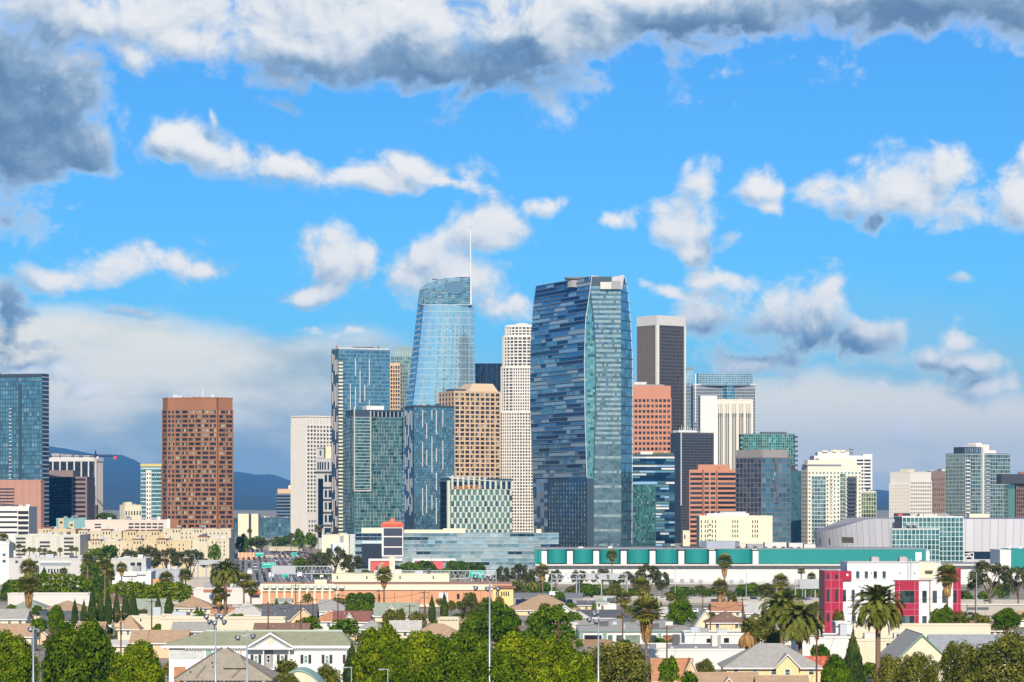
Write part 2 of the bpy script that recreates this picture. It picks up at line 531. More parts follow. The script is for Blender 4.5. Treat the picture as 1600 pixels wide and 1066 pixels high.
# ------------------------------------------------------------------ towers
class Tower:
    def __init__(s, name, label, xl, xc, xr, yt, D, th=0.0, depth=30.0, cat='tower', group=None, zb=None):
        """two faces meeting at the picture column xc: the left one reaches xl, the right one xr; th is the turn of the plan"""
        t = R(th)
        c, sn = math.cos(t), math.sin(t)
        xw = X_(xc, D)
        tr, tl = (xr - 800) / F, (xl - 800) / F
        s.R = (tr * D - xw) / (c - tr * sn) if xr > xc else depth
        s.L = (xw - tl * D) / (sn + tl * c) if (xl < xc and th > 1) else depth
        s.D, s.th = D, t
        s.zb = (gz(xw, D) - 2.0) if zb is None else zb
        s.H = Z_(yt, D) - s.zb
        s.px = F / D
        s.xl, s.xc, s.xr = xl, xc, xr
        s.root = thing(name, label, cat, (xw, D, s.zb), t, group)

    def z(s, py):
        return Z_(py, s.D) - s.zb

    def poly(s, i=0.0):
        return [(i, i), (s.R - i, i), (s.R - i, s.L - i), (i, s.L - i)]

    def core(s, m, z1=None, z0=0.0, poly=None, name='wall', mroof=None):
        b = MB()
        b.prism(poly or s.poly(), z0, s.H if z1 is None else z1, mtop=1)
        return b.build(name, [m, mroof or ROOFG], s.root)

    def parapet(s, m, h=1.2, w=.6, z=None, poly=None, out=.15):
        if z is None and s.R > 9 and s.L > 9:
            rr_ = random.Random(int(s.xc * 13 + s.D))
            for k in range(min(7, 2 + int(s.R / 9))):
                a, c, ww, hh = rr_.uniform(.08, .85) * s.R, rr_.uniform(.2, .7) * s.L, rr_.uniform(1.2, 4.2), rr_.uniform(.8, 2.6)
                boxp('roof_unit', s.root, rr_.choice((PALE, GREY, STEEL, DSTEEL)), a, c, s.H - .2, min(a + ww, s.R - .4), c + ww * .8, s.H + h * .5 + hh)
        z = s.H if z is None else z
        p = poly or s.poly()
        for i in range(len(p)):
            a, c = Vector(p[i]), Vector(p[(i + 1) % len(p)])
            L = (c - a).length
            t = (c - a) / L
            boxp('parapet', s.root, m, -out, -out, z - .3, L + out - w * .01, w - out, z + h + .002 * i, math.atan2(t.y, t.x), (a.x, a.y))

    def facade(s, p0, p1, z0, z1, nb, nf, gl, pier=None, span=None, fill=(1.0, 1.0), n=.06, name='window', piermat=None, spanmat=None, rowoff=0.0, keep=None, zoff=0.0):
        """a window grid on the wall p0->p1 with upright piers (width, depth) and level spandrels (height, depth) standing proud of it"""
        a, b = Vector(p0), Vector(p1)
        Ln = (b - a).length
        t = (b - a) / Ln
        N = Vector((t.y, -t.x))
        ang = math.atan2(t.y, t.x)
        bw, fh = Ln / nb, (z1 - z0) / nf
        w, h = bw * fill[0], fh * fill[1]
        px = s.px
        single = max(w, h) * px >= 9 and nb * nf <= 300
        mb = MB()
        for j in range(nf):
            for i in range(nb):
                if keep and not keep(i, j):
                    continue
                u0 = i * bw + (bw - w) / 2 + rowoff * (j % 2) * bw
                zz = z0 + j * fh + (fh - h) * (.5 + zoff)
                u1 = min(u0 + w, Ln)
                q = [a + t * u0 + N * n, a + t * u1 + N * n]
                if single:
                    boxp(name, s.root, gl, u0, -n, zz, u1, 0.0, zz + h, ang, (a.x, a.y))
                else:
                    mb.face([(q[0].x, q[0].y, zz), (q[1].x, q[1].y, zz), (q[1].x, q[1].y, zz + h), (q[0].x, q[0].y, zz + h)])
        if mb.f:
            mb.build(name + 's', gl, s.root, 'stuff')
        if pier:
            pw, pd = pier[:2]
            ev = pier[2] if len(pier) > 2 else 1
            ks = list(range(0, nb + 1, ev))
            if bw * ev * px < 4.6:
                mb = MB()
                for i in ks:
                    mb.obox(a, t, i * bw - pw / 2, i * bw + pw / 2, 0, pd, z0, z1)
                mb.build('mullions', piermat, s.root, 'stuff')
            else:
                for i in ks:
                    boxp('pier', s.root, piermat, i * bw - pw / 2, -pd, z0, i * bw + pw / 2, 0, z1, ang, (a.x, a.y))
        if span:
            sh, sd = span[:2]
            if fh * px < 4.2:
                mb = MB()
                for j in range(nf + 1):
                    mb.obox(a, t, -.05, Ln + .05, 0, sd, max(z0 + j * fh - sh / 2, 0), z0 + j * fh + sh / 2)
                mb.build('floor_bands', spanmat, s.root, 'stuff')
            else:
                for j in range(nf + 1):
                    boxp('spandrel', s.root, spanmat, -.05, -sd, max(z0 + j * fh - sh / 2, 0), Ln + .05, 0, z0 + j * fh + sh / 2, ang, (a.x, a.y))

    def right(s, *a, **k):
        s.facade((0, 0), (s.R, 0), *a, **k)

    def left(s, *a, **k):
        s.facade((0, s.L), (0, 0), *a, **k)

    def block(s, name, m, x0, x1, y0, y1, z0, z1, label=None):
        """a box part given as fractions of the plan, heights in metres"""
        return boxp(name, s.root, m, s.R * x0, s.L * y0, z0, s.R * x1, s.L * y1, z1, label=label)

    def rect(s, name, m, x0, y0, x1, y1, n=.12, dep=.3, label=None):
        """a panel on an untwisted front wall given in picture columns and rows"""
        f = s.D / F
        return boxp(name, s.root, m, (x0 - s.xc) * f, -n, s.z(y1), (x1 - s.xc) * f, dep - n, s.z(y0), label=label)


def units(s, m, n, z, seed, x=(.15, .85), y=(.15, .85), h=(1.5, 4), w=(3, 7)):
    """plant on a flat roof: each cabinet its own part"""
    rr = random.Random(seed)
    for k in range(n):
        a, b = rr.uniform(*x) * s.R, rr.uniform(*y) * s.L
        boxp('roof_unit', s.root, m, a, b, z - .2, a + rr.uniform(*w), b + rr.uniform(*w), z + rr.uniform(*h))

# ------------------------------------------------------------------ ground, mountains, haze
def make_ground():
    xs = sorted(set([-60000, -20000, -8000, -3000, -1500] + list(range(-900, 901, 30)) + [1500, 3000, 8000, 20000, 60000]))
    ys = sorted(set([-60000, -20000, -5000, -1000, 0, 150] + list(range(300, 3100, 50)) + [3500, 4500, 6000, 9000, 14000, 20000, 30000]))
    v = [(x, y, gz(x, y)) for y in ys for x in xs]
    w = len(xs)
    f = [(j * w + i, j * w + i + 1, (j + 1) * w + i + 1, (j + 1) * w + i) for j in range(len(ys) - 1) for i in range(w - 1)]
    m = bpy.data.materials.new('city_ground')
    m.use_nodes = True
    t = m.node_tree
    b = t.nodes['Principled BSDF']
    b.inputs['Roughness'].default_value = .9
    pos = nd(t, 'ShaderNodeNewGeometry').outputs['Position']
    n = nd(t, 'ShaderNodeTexNoise', {'Vector': pos, 'Scale': .035, 'Detail': 6.0, 'Roughness': .7}).outputs[0]
    cr = nd(t, 'ShaderNodeValToRGB', {0: n})
    e = cr.color_ramp.elements
    e[0].position, e[0].color = .36, (.12, .14, .035, 1)
    e[1].position, e[1].color = .66, (.52, .43, .31, 1)
    for p, c in ((.43, (.24, .20, .11, 1)), (.49, (.29, .25, .19, 1)), (.57, (.40, .33, .24, 1))):
        e.new(p).color = c
    t.links.new(cr.outputs[0], b.inputs['Base Color'])
    o = obj('ground', mesh('ground', v, f, m, smooth=True))
    o['kind'] = 'structure'


def make_mountains():
    m = mat('mountain_scrub', (.05, .06, .04), rough=.95, vary=.35, scale=.0016)
    ridge = [(-500, 735), (-200, 700), (0, 694), (60, 692), (90, 697), (130, 706), (190, 713), (215, 722), (240, 742), (300, 744), (345, 738), (372, 736),
             (400, 741), (425, 740), (455, 752), (520, 762), (640, 772), (900, 776), (1150, 775), (1280, 774), (1330, 770), (1372, 765), (1392, 767), (1500, 772), (1700, 770), (2100, 760)]
    D0 = 10000.0
    v, f = [], []
    xs = list(range(-500, 2101, 10))
    rows = 22
    for j in range(rows + 1):
        k = j / rows
        for i, px in enumerate(xs):
            yr = float(np.interp(px, [r[0] for r in ridge], [r[1] for r in ridge]))
            D = D0 + 12200 * k
            hz = Z_(yr, D0 + 12200)
            nz = fbm(np.array([px * 1.0]), np.array([j * 38.0]), 70, 5, 5, .55)[0]
            z = 14 + (hz - 14) * (k ** 1.5) + nz * hz * .8 * k * (1 - k * .85)
            v.append((X_(px, D), D, max(z, 5)))
    w = len(xs)
    for j in range(rows):
        for i in range(w - 1):
            f.append((j * w + i, j * w + i + 1, (j + 1) * w + i + 1, (j + 1) * w + i))
    o = obj('mountains', mesh('mountains', v, f, m, smooth=True))
    o['kind'] = 'structure'


def make_haze():
    b = MB()
    b.box(-16000, -900, -3, 16000, 23500, 545, bottom=True)
    m = bpy.data.materials.new('haze_air')
    m.use_nodes = True
    t = m.node_tree
    t.nodes.clear()
    vol = nd(t, 'ShaderNodeVolumePrincipled', {'Color': (.11, .46, .96, 1), 'Density': HAZE_DENSITY, 'Anisotropy': 0.0})
    nd(t, 'ShaderNodeOutputMaterial', {'Volume': vol.outputs[0]})
    o = b.build('haze', m)
    o['kind'] = 'stuff'


HAZE_DENSITY = 3.9e-5
make_ground()
make_mountains()
make_haze()

# ------------------------------------------------------------------ glass tints
G_BLUE = glass('blue_glass', [((.14, .30, .37), 5), ((.18, .37, .44), 4), ((.10, .22, .29), 2), ((.30, .46, .51), 1)])
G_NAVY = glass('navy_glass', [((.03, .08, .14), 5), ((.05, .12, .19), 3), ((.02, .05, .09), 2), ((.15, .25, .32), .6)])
G_TEAL = glass('teal_glass', [((.15, .36, .36), 5), ((.20, .44, .43), 4), ((.06, .17, .19), 1.2), ((.34, .54, .51), 1)])
G_GREEN = glass('green_glass', [((.05, .25, .20), 4), ((.09, .36, .28), 3), ((.03, .12, .11), 3), ((.30, .55, .45), .7)])
G_PALEG = glass('pale_green_glass', [((.20, .32, .28), 4), ((.30, .42, .36), 3), ((.12, .20, .19), 3), ((.42, .50, .42), 1)])
G_SKY = glass('sky_glass', [((.44, .60, .64), 5), ((.48, .63, .66), 4), ((.40, .56, .61), 3), ((.52, .66, .68), 1)], metal=.7, tilt=.016)
G_BROWN = glass('bronze_glass', [((.03, .024, .022), 5), ((.06, .046, .036), 3), ((.18, .145, .10), 1.2), ((.015, .013, .013), 2)], metal=.1)
G_BLIND = glass('blind_glass', [((.025, .022, .022), 5), ((.06, .05, .04), 2), ((.26, .21, .14), 2), ((.40, .32, .21), .8), ((.015, .015, .018), 2)], metal=.05, rough=.15)
G_DARK = glass('dark_office_glass', [((.04, .045, .055), 5), ((.065, .07, .085), 3), ((.025, .03, .04), 3)], metal=.5)
G_CREAMW = glass('office_window', [((.06, .05, .045), 5), ((.10, .09, .07), 3), ((.22, .19, .14), 1.5)], metal=.15)

# ------------------------------------------------------------------ towers on the left
t = Tower('glass_tower', 'tall blue glass slab tower at the left edge above the pink podium', -40, 66, 76, 587, 2010, 72)
t.core(DMULL)
t.left(4, t.H - 1, 26, 40, G_BLUE, pier=(.25, .15), span=(.5, .12), piermat=DMULL, spanmat=DMULL)
t.right(4, t.H - 1, 5, 40, G_NAVY, pier=(.3, .2), span=(.8, .3), piermat=DMULL, spanmat=MULL)
for k in range(37):
    boxp('balcony', t.root, PALE, -1.0, t.L * .445, 12 + k * (t.H - 34) / 37, .1, t.L * .48, 12.6 + k * (t.H - 34) / 37)
for k in range(5):
    boxp('recess', t.root, DMULL, -.35, t.L * (.30 + .0 * k), 6 + k * (t.H - 12) / 5, .02, t.L * .345, 5.9 + (k + 1) * (t.H - 12) / 5)
t.parapet(DMULL, 1.5)

t = Tower('podium', 'windowless pink brick podium below the blue glass tower', -40, 64, 69, 752, 1950, 72, cat='building')
t.core(PINK)
t.parapet(PINK, 1.0)
for k in range(6):
    zz = t.z(763 + k * 5.0)
    boxp('louvre', t.root, DGREY, -.2, t.L * .40, zz - 1.0, .1, t.L * .62, zz)
for k in range(9):
    boxp('panel_joint', t.root, BROWN, -.03, t.L * (k + .5) / 9, 0, .1, t.L * (k + .5) / 9 + .25, t.H)

t = Tower('office_block', 'brown banded office block with dark glass left half and stepped roof', 72, 72, 136, 745, 2150, 0, depth=40, cat='office block')
t.core(mat('mauve_stone', (.24, .165, .15), vary=.05))
t.block('upper_storey', mat('mauve_stone', ()), .0, .64, .1, .9, t.H, t.z(735))
nb = 13
for k in range(nb):
    z0 = t.z(748 + k * 7.1 + 3.2)
    t.block('window_band', DWIN, .66, .96, -.004, .1, z0, z0 + 1.7)
t.facade((0, 0), (t.R * .62, 0), 3, t.H - 1, 12, 26, G_NAVY, n=.25, span=(.5, .5), spanmat=DGREY)  # dark panes put the cast shadow into this half's colour

t = Tower('office_tower', 'white ribbed tower with dark window strips behind the brown banded block', 72, 150, 160, 716, 2650, 70)
t.core(G_DARK)
t.left(2, t.z(721), 42, 34, G_DARK, span=(.3, .06), spanmat=DGREY, name='window')
t.facade((0, t.L), (0, 0), 2, t.z(721), 7, 1, G_DARK, pier=(1.3, .9), piermat=PALE, n=.02, keep=lambda i, j: False)
t.right(2, t.z(721), 8, 34, G_DARK, pier=(.5, .4), piermat=PALE)
p = t.poly()
for a, b_ in ((p[3], p[0]), (p[0], p[1])):
    a, b_ = Vector(a), Vector(b_)
    an = math.atan2((b_ - a).y, (b_ - a).x)
    boxp('crown_band', t.root, PALE, -.5, -1.0, t.z(721), (b_ - a).length + .5, .6, t.H + .6, an, (a.x, a.y))
units(t, PALE, 9, t.H, 3, h=(2, 5), w=(5, 10))
t = Tower('stair_tower', 'blank cream stair tower standing between the brown block and the ribbed tower', 136, 136, 146, 761, 2400, 0, depth=12, cat='building')
t.core(CREAM)
t.parapet(CREAM, .5)
t.rect('annex', mat('brown_annex', (.10, .075, .08)), 137, 789, 151, 815, n=-.5, dep=8)


def crane():
    D = 2580
    x, zt, zb = X_(149.5, D), Z_(714, D), gz(X_(149.5, D), D) - 1
    r = thing('tower_crane', 'construction tower crane with dark jib and red counterweight over the ribbed tower', 'crane', (x, D, zb))
    H = zt - zb
    red, nav, pnk = mat('crane_red', (.55, .09, .06)), mat('crane_navy', (.03, .035, .09)), mat('crane_mast', (.50, .38, .36), vary=.2, scale=.5)
    b = MB()
    for sx in (-1.1, 1.1):
        for sy in (-1.1, 1.1):
            b.box(sx - .18, sy - .18, 0, sx + .18, sy + .18, H)
    n = int(H / 2.4)
    for k in range(n):
        z = k * H / n
        b.tube((-1.1, -1.1, z), (1.1, -1.1, z + H / n), .14, .14, 4)
        b.tube((1.1, 1.1, z), (-1.1, 1.1, z + H / n), .14, .14, 4)
    b.build('mast', pnk, r, 'stuff')
    b = MB()
    b.prism([(-1.5, -1.5), (1.5, -1.5), (1.5, 1.5), (-1.5, 1.5)], H - .5, H + 2)
    b.tube((0, 0, H), (0, 0, H + 6), 1.3, .5, 4)
    b.build('slewing_head', nav, r)
    def truss(name, x0, x1, m, h=1.7):
        b = MB()
        n = max(2, int(abs(x1 - x0) / 2.2))
        for yy in (-.7, .7):
            b.tube((x0, yy, H + .4), (x1, yy, H + .4), .3, .3, 4)
        b.tube((x0, 0, H + .4 + h), (x1, 0, H + .4 + h * .8), .26, .26, 4)
        for k in range(n):
            a, c = x0 + (x1 - x0) * k / n, x0 + (x1 - x0) * (k + 1) / n
            for yy in (-.7, .7):
                b.tube((a, yy, H + .4), ((a + c) / 2, 0, H + .4 + h * .9), .09, .09, 4)
                b.tube(((a + c) / 2, 0, H + .4 + h * .9), (c, yy, H + .4), .09, .09, 4)
        b.build(name, m, r)
    truss('jib', -1, -48, nav)
    truss('counter_jib', 1, 20, nav)
    boxp('counterweight', r, red, 17, -1, H - 2.2, 20, 1, H + .6)
    boxp('cab', r, WHITE, 1.2, -1.6, H - 1.8, 2.8, -.2, H + .4)
    b = MB()
    b.tube((0, 0, H + 6), (-34, 0, H + 1.8), .07, .07, 4)
    b.tube((0, 0, H + 6), (18, 0, H + 1.2), .07, .07, 4)
    b.build('tie_cable', nav, r)


crane()

t = Tower('apartment_tower', 'slim teal glass apartment tower with cream centre stripe beside the brown tower', 220, 220, 252, 729, 2450, 0, depth=22)
t.core(mat('teal_panel', (.16, .34, .35)))
t.right(2, t.H - 2, 9, 17, G_TEAL, pier=(.35, .3), span=(.9, .25), piermat=mat('teal_panel', ()), spanmat=MULL)
t.block('centre_stripe', WARMWHITE, .27, .52, -.06, .1, 0, t.z(735))
t.facade((t.R * .27, -t.L * .06), (t.R * .52, -t.L * .06), 3, t.z(737), 2, 15, DWIN, fill=(.45, .5))
t.block('roof_band', mat('ochre_trim', (.60, .48, .16)), -.02, 1.02, -.03, 1, t.H, t.H + 2.4)
t = Tower('apartment_block', 'small cream block with a shaded side left of the slim teal tower', 187, 195, 221, 790, 2330, 30, cat='building')
t.core(CREAM)
t.right(1, t.H - 3, 6, 4, DWIN, fill=(.45, .5))
t.block('stair_head', CREAM, .1, .45, .1, .5, t.H - .1, t.H + 3)
t.parapet(CREAM, .6)

# the brown faceted tower
t = Tower('brown_tower', 'broad reddish brown faceted stone tower with square windows, standing alone', 250, 250, 361, 622, 1900, 0, depth=44)
f_ = t.D / F
pts = [((px - 250) * f_, dy) for px, dy in ((250, 15), (260, 7), (272, 6.6), (315, 0), (338, 1.6), (340, 4.2), (361, 10.5))]
pts += [(t.R - 5.0, 46), (0, 46)]
b = MB()
b.prism(pts, 0, t.H, mtop=1)
b.build('wall', [BROWN, ROOFG], t.root)
for i, nb in ((0, 1), (1, 2), (2, 4), (3, 2), (5, 2)):
    a, c = pts[i], pts[i + 1]
    t.facade(a, c, t.z(826), t.z(640), nb * 3, 26, G_BLIND, pier=(.85, .5, 3), span=(1.15, .35), piermat=BROWN, spanmat=BROWN)
for k in range(7):
    t.block('roof_mast', WHITE, .1 + .12 * k, .108 + .12 * k, .2, .21, t.H, t.H + (1.2, 3.0, 1.5, .8, 6.5, 3.5, 1.2)[k])
t.parapet(BROWN, .6, poly=pts)

t = Tower('concrete_block', 'blank cream twin slab block beyond the freeway, left of the white tower', 372, 372, 404, 803, 2400, 0, depth=16, cat='building')
t.core(CREAM, poly=[(0, 0), (t.R * .52, 0), (t.R * .52, t.L), (0, t.L)])
t.core(CREAM, name='rear_slab', poly=[(t.R * .66, -3), (t.R, -3), (t.R, t.L), (t.R * .66, t.L)])
t.block('link', DGREY, .5, .68, .1, .9, 0, t.H - 1.5)
t = Tower('office_block', 'dark banded office block with a tan top just left of the white tower', 432, 432, 462, 764, 3000, 0, depth=30, cat='office block')
t.core(mat('slate_blue_stone', (.14, .17, .21)), z1=t.z(771))
t.right(2, t.z(773), 1, 12, G_NAVY, fill=(1, .5), span=(1.6, .8), spanmat=mat('slate_blue_stone', ()))
t.block('tan_storey', TAN, .05, .95, .05, .95, t.z(771), t.H)
t.block('lift_house', CREAM, .6, 1, .2, .8, t.H, t.H + 4)
t = Tower('glass_block', 'long low blue glass block behind the freeway palms', 362, 362, 462, 810, 2800, 0, depth=30, cat='building')
t.core(G_NAVY)
t.right(0, t.H - .5, 22, 5, G_BLUE, pier=(.3, .2), span=(.4, .15), piermat=DMULL, spanmat=DMULL)
t.parapet(DMULL, .6)

# the white gridded tower and its small neighbours
t = Tower('white_tower', 'white gridded stone office tower at the left end of the downtown cluster', 456, 479, 524, 651, 2600, 40)
t.core(WARMWHITE)
t.left(2, t.z(664), 14, 31, G_CREAMW, pier=(1.1, 1.1), span=(1.5, .5), piermat=WARMWHITE, spanmat=WARMWHITE)
t.right(2, t.z(664), 9, 31, G_CREAMW, pier=(1.15, .7), span=(1.5, .4), piermat=WARMWHITE, spanmat=WARMWHITE)
t.facade((0, 0), (t.R, 0), t.z(663), t.H - 1, 9, 1, PALE, pier=(1.0, .7), piermat=WARMWHITE, fill=(.8, .8))
t.facade((0, t.L), (0, 0), t.z(663), t.H - 1, 14, 1, PALE, pier=(1.0, .7), piermat=WARMWHITE, fill=(.8, .8))
t.parapet(WARMWHITE, 1.0, out=.8)
t = Tower('annex', 'low white block with small square windows at the foot of the white tower', 474, 481, 512, 801, 2500, 45, cat='building')
t.core(WARMWHITE)
t.right(2, t.H - 6, 7, 6, DWIN, fill=(.5, .5))
t.parapet(WARMWHITE, .6)
t = Tower('ornate_tower', 'pale stone tower with black frames, blue glass strips and a round-eyed gable', 493, 493, 522, 716, 2440, 0, depth=30)
st = mat('ash_stone', (.46, .45, .43), vary=.05)
t.core(st)
t.rect('glass_strip', G_NAVY, 497, 748, 505, 826, n=.3)
for y in (738, 762, 781, 801, 821):
    t.rect('black_band', DGREY, 493 if y in (738, 821) else 505, y - 1.2, 522, y + 1.2, n=.9)
    if y < 821:
        t.rect('frame_window', G_NAVY, 507.5, y + 4, 511, y + 15, n=.4)
        t.rect('frame_window', G_NAVY, 513.5, y + 4, 518, y + 15, n=.4)
t.rect('frame_window', G_NAVY, 497, 825, 503, 840, n=.4)
t.rect('frame_window', G_NAVY, 507, 825, 517, 840, n=.4)
for x in (496, 499.5, 503, 507, 512):
    t.rect('upper_window', G_NAVY, x, 722, x + 2.2, 734, n=.3)
t.block('gable', st, .08, .46, -.02, .6, t.H, t.z(700))
t.block('gable_cap', st, .04, .50, -.06, .64, t.z(700), t.z(698.5))
b = MB()
b.v = [(t.R * .27 + math.cos(a) * .9, -.75, t.z(708) + math.sin(a) * 2.6) for a in [k * math.pi / 8 for k in range(16)]]
b.f, b.mi, b.r = [tuple(range(16))], [0], [0]
b.build('eye_window', DGREY, t.root)
t.block('rear_block', CREAM, .5, 1.0, .3, .9, t.H - .1, t.z(697))

# ------------------------------------------------------------------ three glass towers with pale dashes
def dashes(t, side, xs, y0, y1, m, seed, seg=(10, 34), gap=(3, 16), w=.7, d=.5):
    """upright pale fins in broken lines; xs are fractions along the wall"""
    rr = random.Random(seed)
    for fx in xs:
        z = t.z(y1) + rr.uniform(0, 20)
        while z < t.z(y0):
            h = rr.uniform(*seg)
            z1 = min(z + h, t.z(y0))
            if side == 'R':
                boxp('fin', t.root, m, t.R * fx, -d, z, t.R * fx + w, 0, z1)
            else:
                boxp('fin', t.root, m, -d, t.L * (1 - fx), z, 0, t.L * (1 - fx) + w, z1)
            z = z1 + rr.uniform(*gap)


t = Tower('glass_tower', 'tall blue residential tower with white fins and a cream balcony stack on its corner', 518, 529, 609, 545, 2360, 22)
t.core(DMULL)
t.right(2, t.H - 1, 24, 54, G_BLUE, pier=(.2, .1), span=(.7, .14), piermat=DMULL, spanmat=mat('steel_blue_band', (.14, .24, .30)))
t.left(2, t.H - 1, 8, 40, G_DARK, span=(.3, .1), spanmat=DGREY)
dashes(t, 'L', (.2, .42, .64, .84), 552, 840, PALE, 4, (8, 20), (6, 14), .9)
dashes(t, 'R', (.22, .32, .41, .50, .59), 560, 760, WHITE, 5, (14, 30), (8, 26), .55)
for k in range(52):
    zz = 8 + (t.H - 18) * k / 52
    boxp('balcony', t.root, CREAM, -.2, -1.3, zz, t.R * .075, .2, zz + 1.5)
t.block('roof_frame', DSTEEL, .35, .72, .2, .6, t.H, t.H + 2.2)
t.block('aircraft_light', mat('crane_red', ()), .0, .012, .3, .35, t.H, t.H + 3.5)
t.parapet(MULL, 1.2)

t = Tower('glass_tower', 'mid-height teal hotel tower with a projecting framed bay and white roof box', 540, 553, 628, 642, 2290, 20)
t.core(DMULL)
t.right(2, t.z(652), 22, 36, G_TEAL, pier=(.15, .1), span=(.5, .12), piermat=DMULL, spanmat=mat('teal_band', (.16, .26, .26)))
t.left(2, t.z(652), 7, 36, G_TEAL, pier=(.5, .3), span=(.6, .2), piermat=DMULL, spanmat=DMULL)
t.right(t.z(651), t.H - .5, 12, 1, G_NAVY, pier=(.5, .4, 1), piermat=PALE)
beige = mat('beige_fin', (.25, .29, .245))
dashes(t, 'R', [.40 + .055 * k for k in range(11)], 656, 828, beige, 8, (5, 12), (5, 14), .55, .3)
dashes(t, 'R', [.06 + .055 * k for k in range(6)], 768, 828, beige, 9, (5, 12), (5, 12), .55, .3)
dashes(t, 'L', [.1 + .2 * k for k in range(5)], 650, 828, beige, 10, (10, 30), (4, 10), .55, .3)
t.facade((0, -1.6), (t.R * .33, -1.6), t.z(764), t.z(652), 8, 22, G_TEAL, span=(.4, .08), spanmat=MULL)
fr = mat('champagne_frame', (.52, .48, .40), rough=.5)
t.block('bay_side', DMULL, 0.0, .33, -.04, .0, t.z(764), t.z(641))
b = MB()
boxp('bay_frame', t.root, fr, -.6, -2.1, t.z(766), 0.3, -1.0, t.z(636))
boxp('bay_frame', t.root, fr, t.R * .33 - .3, -2.1, t.z(766), t.R * .33 + .6, -1.0, t.z(642))
boxp('bay_frame', t.root, fr, -.55, -2.08, t.z(768), t.R * .33 + .55, -.9, t.z(766))
t.block('roof_box', WHITE, .30, .66, .2, .7, t.H - .2, t.z(633.5))
t.parapet(DMULL, 1.0)

t = Tower('glass_tower', 'dark blue glass tower with broken white fins in front of the rounded light blue tower', 632, 647, 710, 635, 2440, 22)
t.core(DMULL)
t.right(2, t.H - 1, 20, 52, G_BLUE, pier=(.2, .1), span=(.35, .1), piermat=DMULL, spanmat=DMULL)
t.left(2, t.H - 1, 8, 40, G_NAVY, span=(.3, .1), spanmat=DGREY)
dashes(t, 'R', (.20, .30, .43, .54, .70), 640, 820, WHITE, 11, (12, 34), (6, 20), .6)
dashes(t, 'L', (.12, .3, .46, .62, .8), 640, 820, MULL, 12, (8, 22), (4, 12), .8)
t.parapet(DMULL, 1.0)


# ------------------------------------------------------------------ surfaces lofted between two curved edges
def ip(tab, y):
    return float(np.interp(y, [r[0] for r in tab], [r[1] for r in tab]))


def edge_fn(tab, D):
    """an edge given as picture (row, column) pairs at depth D -> f(z) giving the plan point"""
    def f(z):
        y = HZ - (z - CZ) * F / D
        return Vector((X_(ip(tab, y), D), D))
    return f


def loft_panes(name, root, A, B, zs, nb, gl, n=.1, kind='stuff', gapz=0.0, bulge=0.0):
    mb = MB()
    def P(k, z):
        a, b_ = A(z), B(z)
        p = a.lerp(b_, k)
        t_ = (b_ - a).normalized()
        N = Vector((t_.y, -t_.x))
        p = p + N * (n + bulge * 4 * k * (1 - k))
        return (p.x - root.location.x, p.y - root.location.y, z - root.location.z)
    for j in range(len(zs) - 1):
        z0, z1 = zs[j], zs[j + 1] - gapz
        for i in range(nb):
            mb.face([P(i / nb, z0), P((i + 1) / nb, z0), P((i + 1) / nb, z1), P(i / nb, z1)])
    return mb.build(name, gl, root, kind)


def loft_lines(name, root, A, B, zs, m, h=.4, n=.3, bulge=0.0, segs=1, single=True):
    """a level band on every height in zs, following the surface"""
    allb = MB()
    for z in zs:
        mb = MB() if single else allb
        for i in range(segs):
            q = []
            for k in (i / segs, (i + 1) / segs):
                a, b_ = A(z), B(z)
                t_ = (b_ - a).normalized()
                N = Vector((t_.y, -t_.x))
                bu = bulge * 4 * k * (1 - k)
                p = a.lerp(b_, k)
                q.append((p + N * (n + bu) - root.location.xy, p + N * bu - root.location.xy))
            (a1, a0), (b1, b0) = q
            z0, z1 = z - h / 2 - root.location.z, z + h / 2 - root.location.z
            mb.face([(a1.x, a1.y, z0), (b1.x, b1.y, z0), (b1.x, b1.y, z1), (a1.x, a1.y, z1)])
            mb.face([(a1.x, a1.y, z1), (b1.x, b1.y, z1), (b0.x, b0.y, z1), (a0.x, a0.y, z1)])
            mb.face([(b1.x, b1.y, z0), (a1.x, a1.y, z0), (a0.x, a0.y, z0), (b0.x, b0.y, z0)])
        if single:
            mb.build(name, m, root)
    if not single:
        allb.build(name + 's', m, root, 'stuff')


def loft_core(name, root, edges, zs, m, mroof):
    """closed body through the edge functions, bottom to top"""
    v, f, n = [], [], len(edges)
    for z in zs:
        for e in edges:
            p = e(z)
            v.append((p.x - root.location.x, p.y - root.location.y, z - root.location.z))
    mi = []
    for j in range(len(zs) - 1):
        for i in range(n):
            k = (i + 1) % n
            f.append((j * n + i, j * n + k, (j + 1) * n + k, (j + 1) * n + i))
            mi.append(0)
    f.append(tuple((len(zs) - 1) * n + i for i in range(n)))
    mi.append(1)
    return obj(name, mesh(name, v, f, [m, mroof], mi), root)


def frange(a, b, n):
    return [a + (b - a) * k / n for k in range(n + 1)]


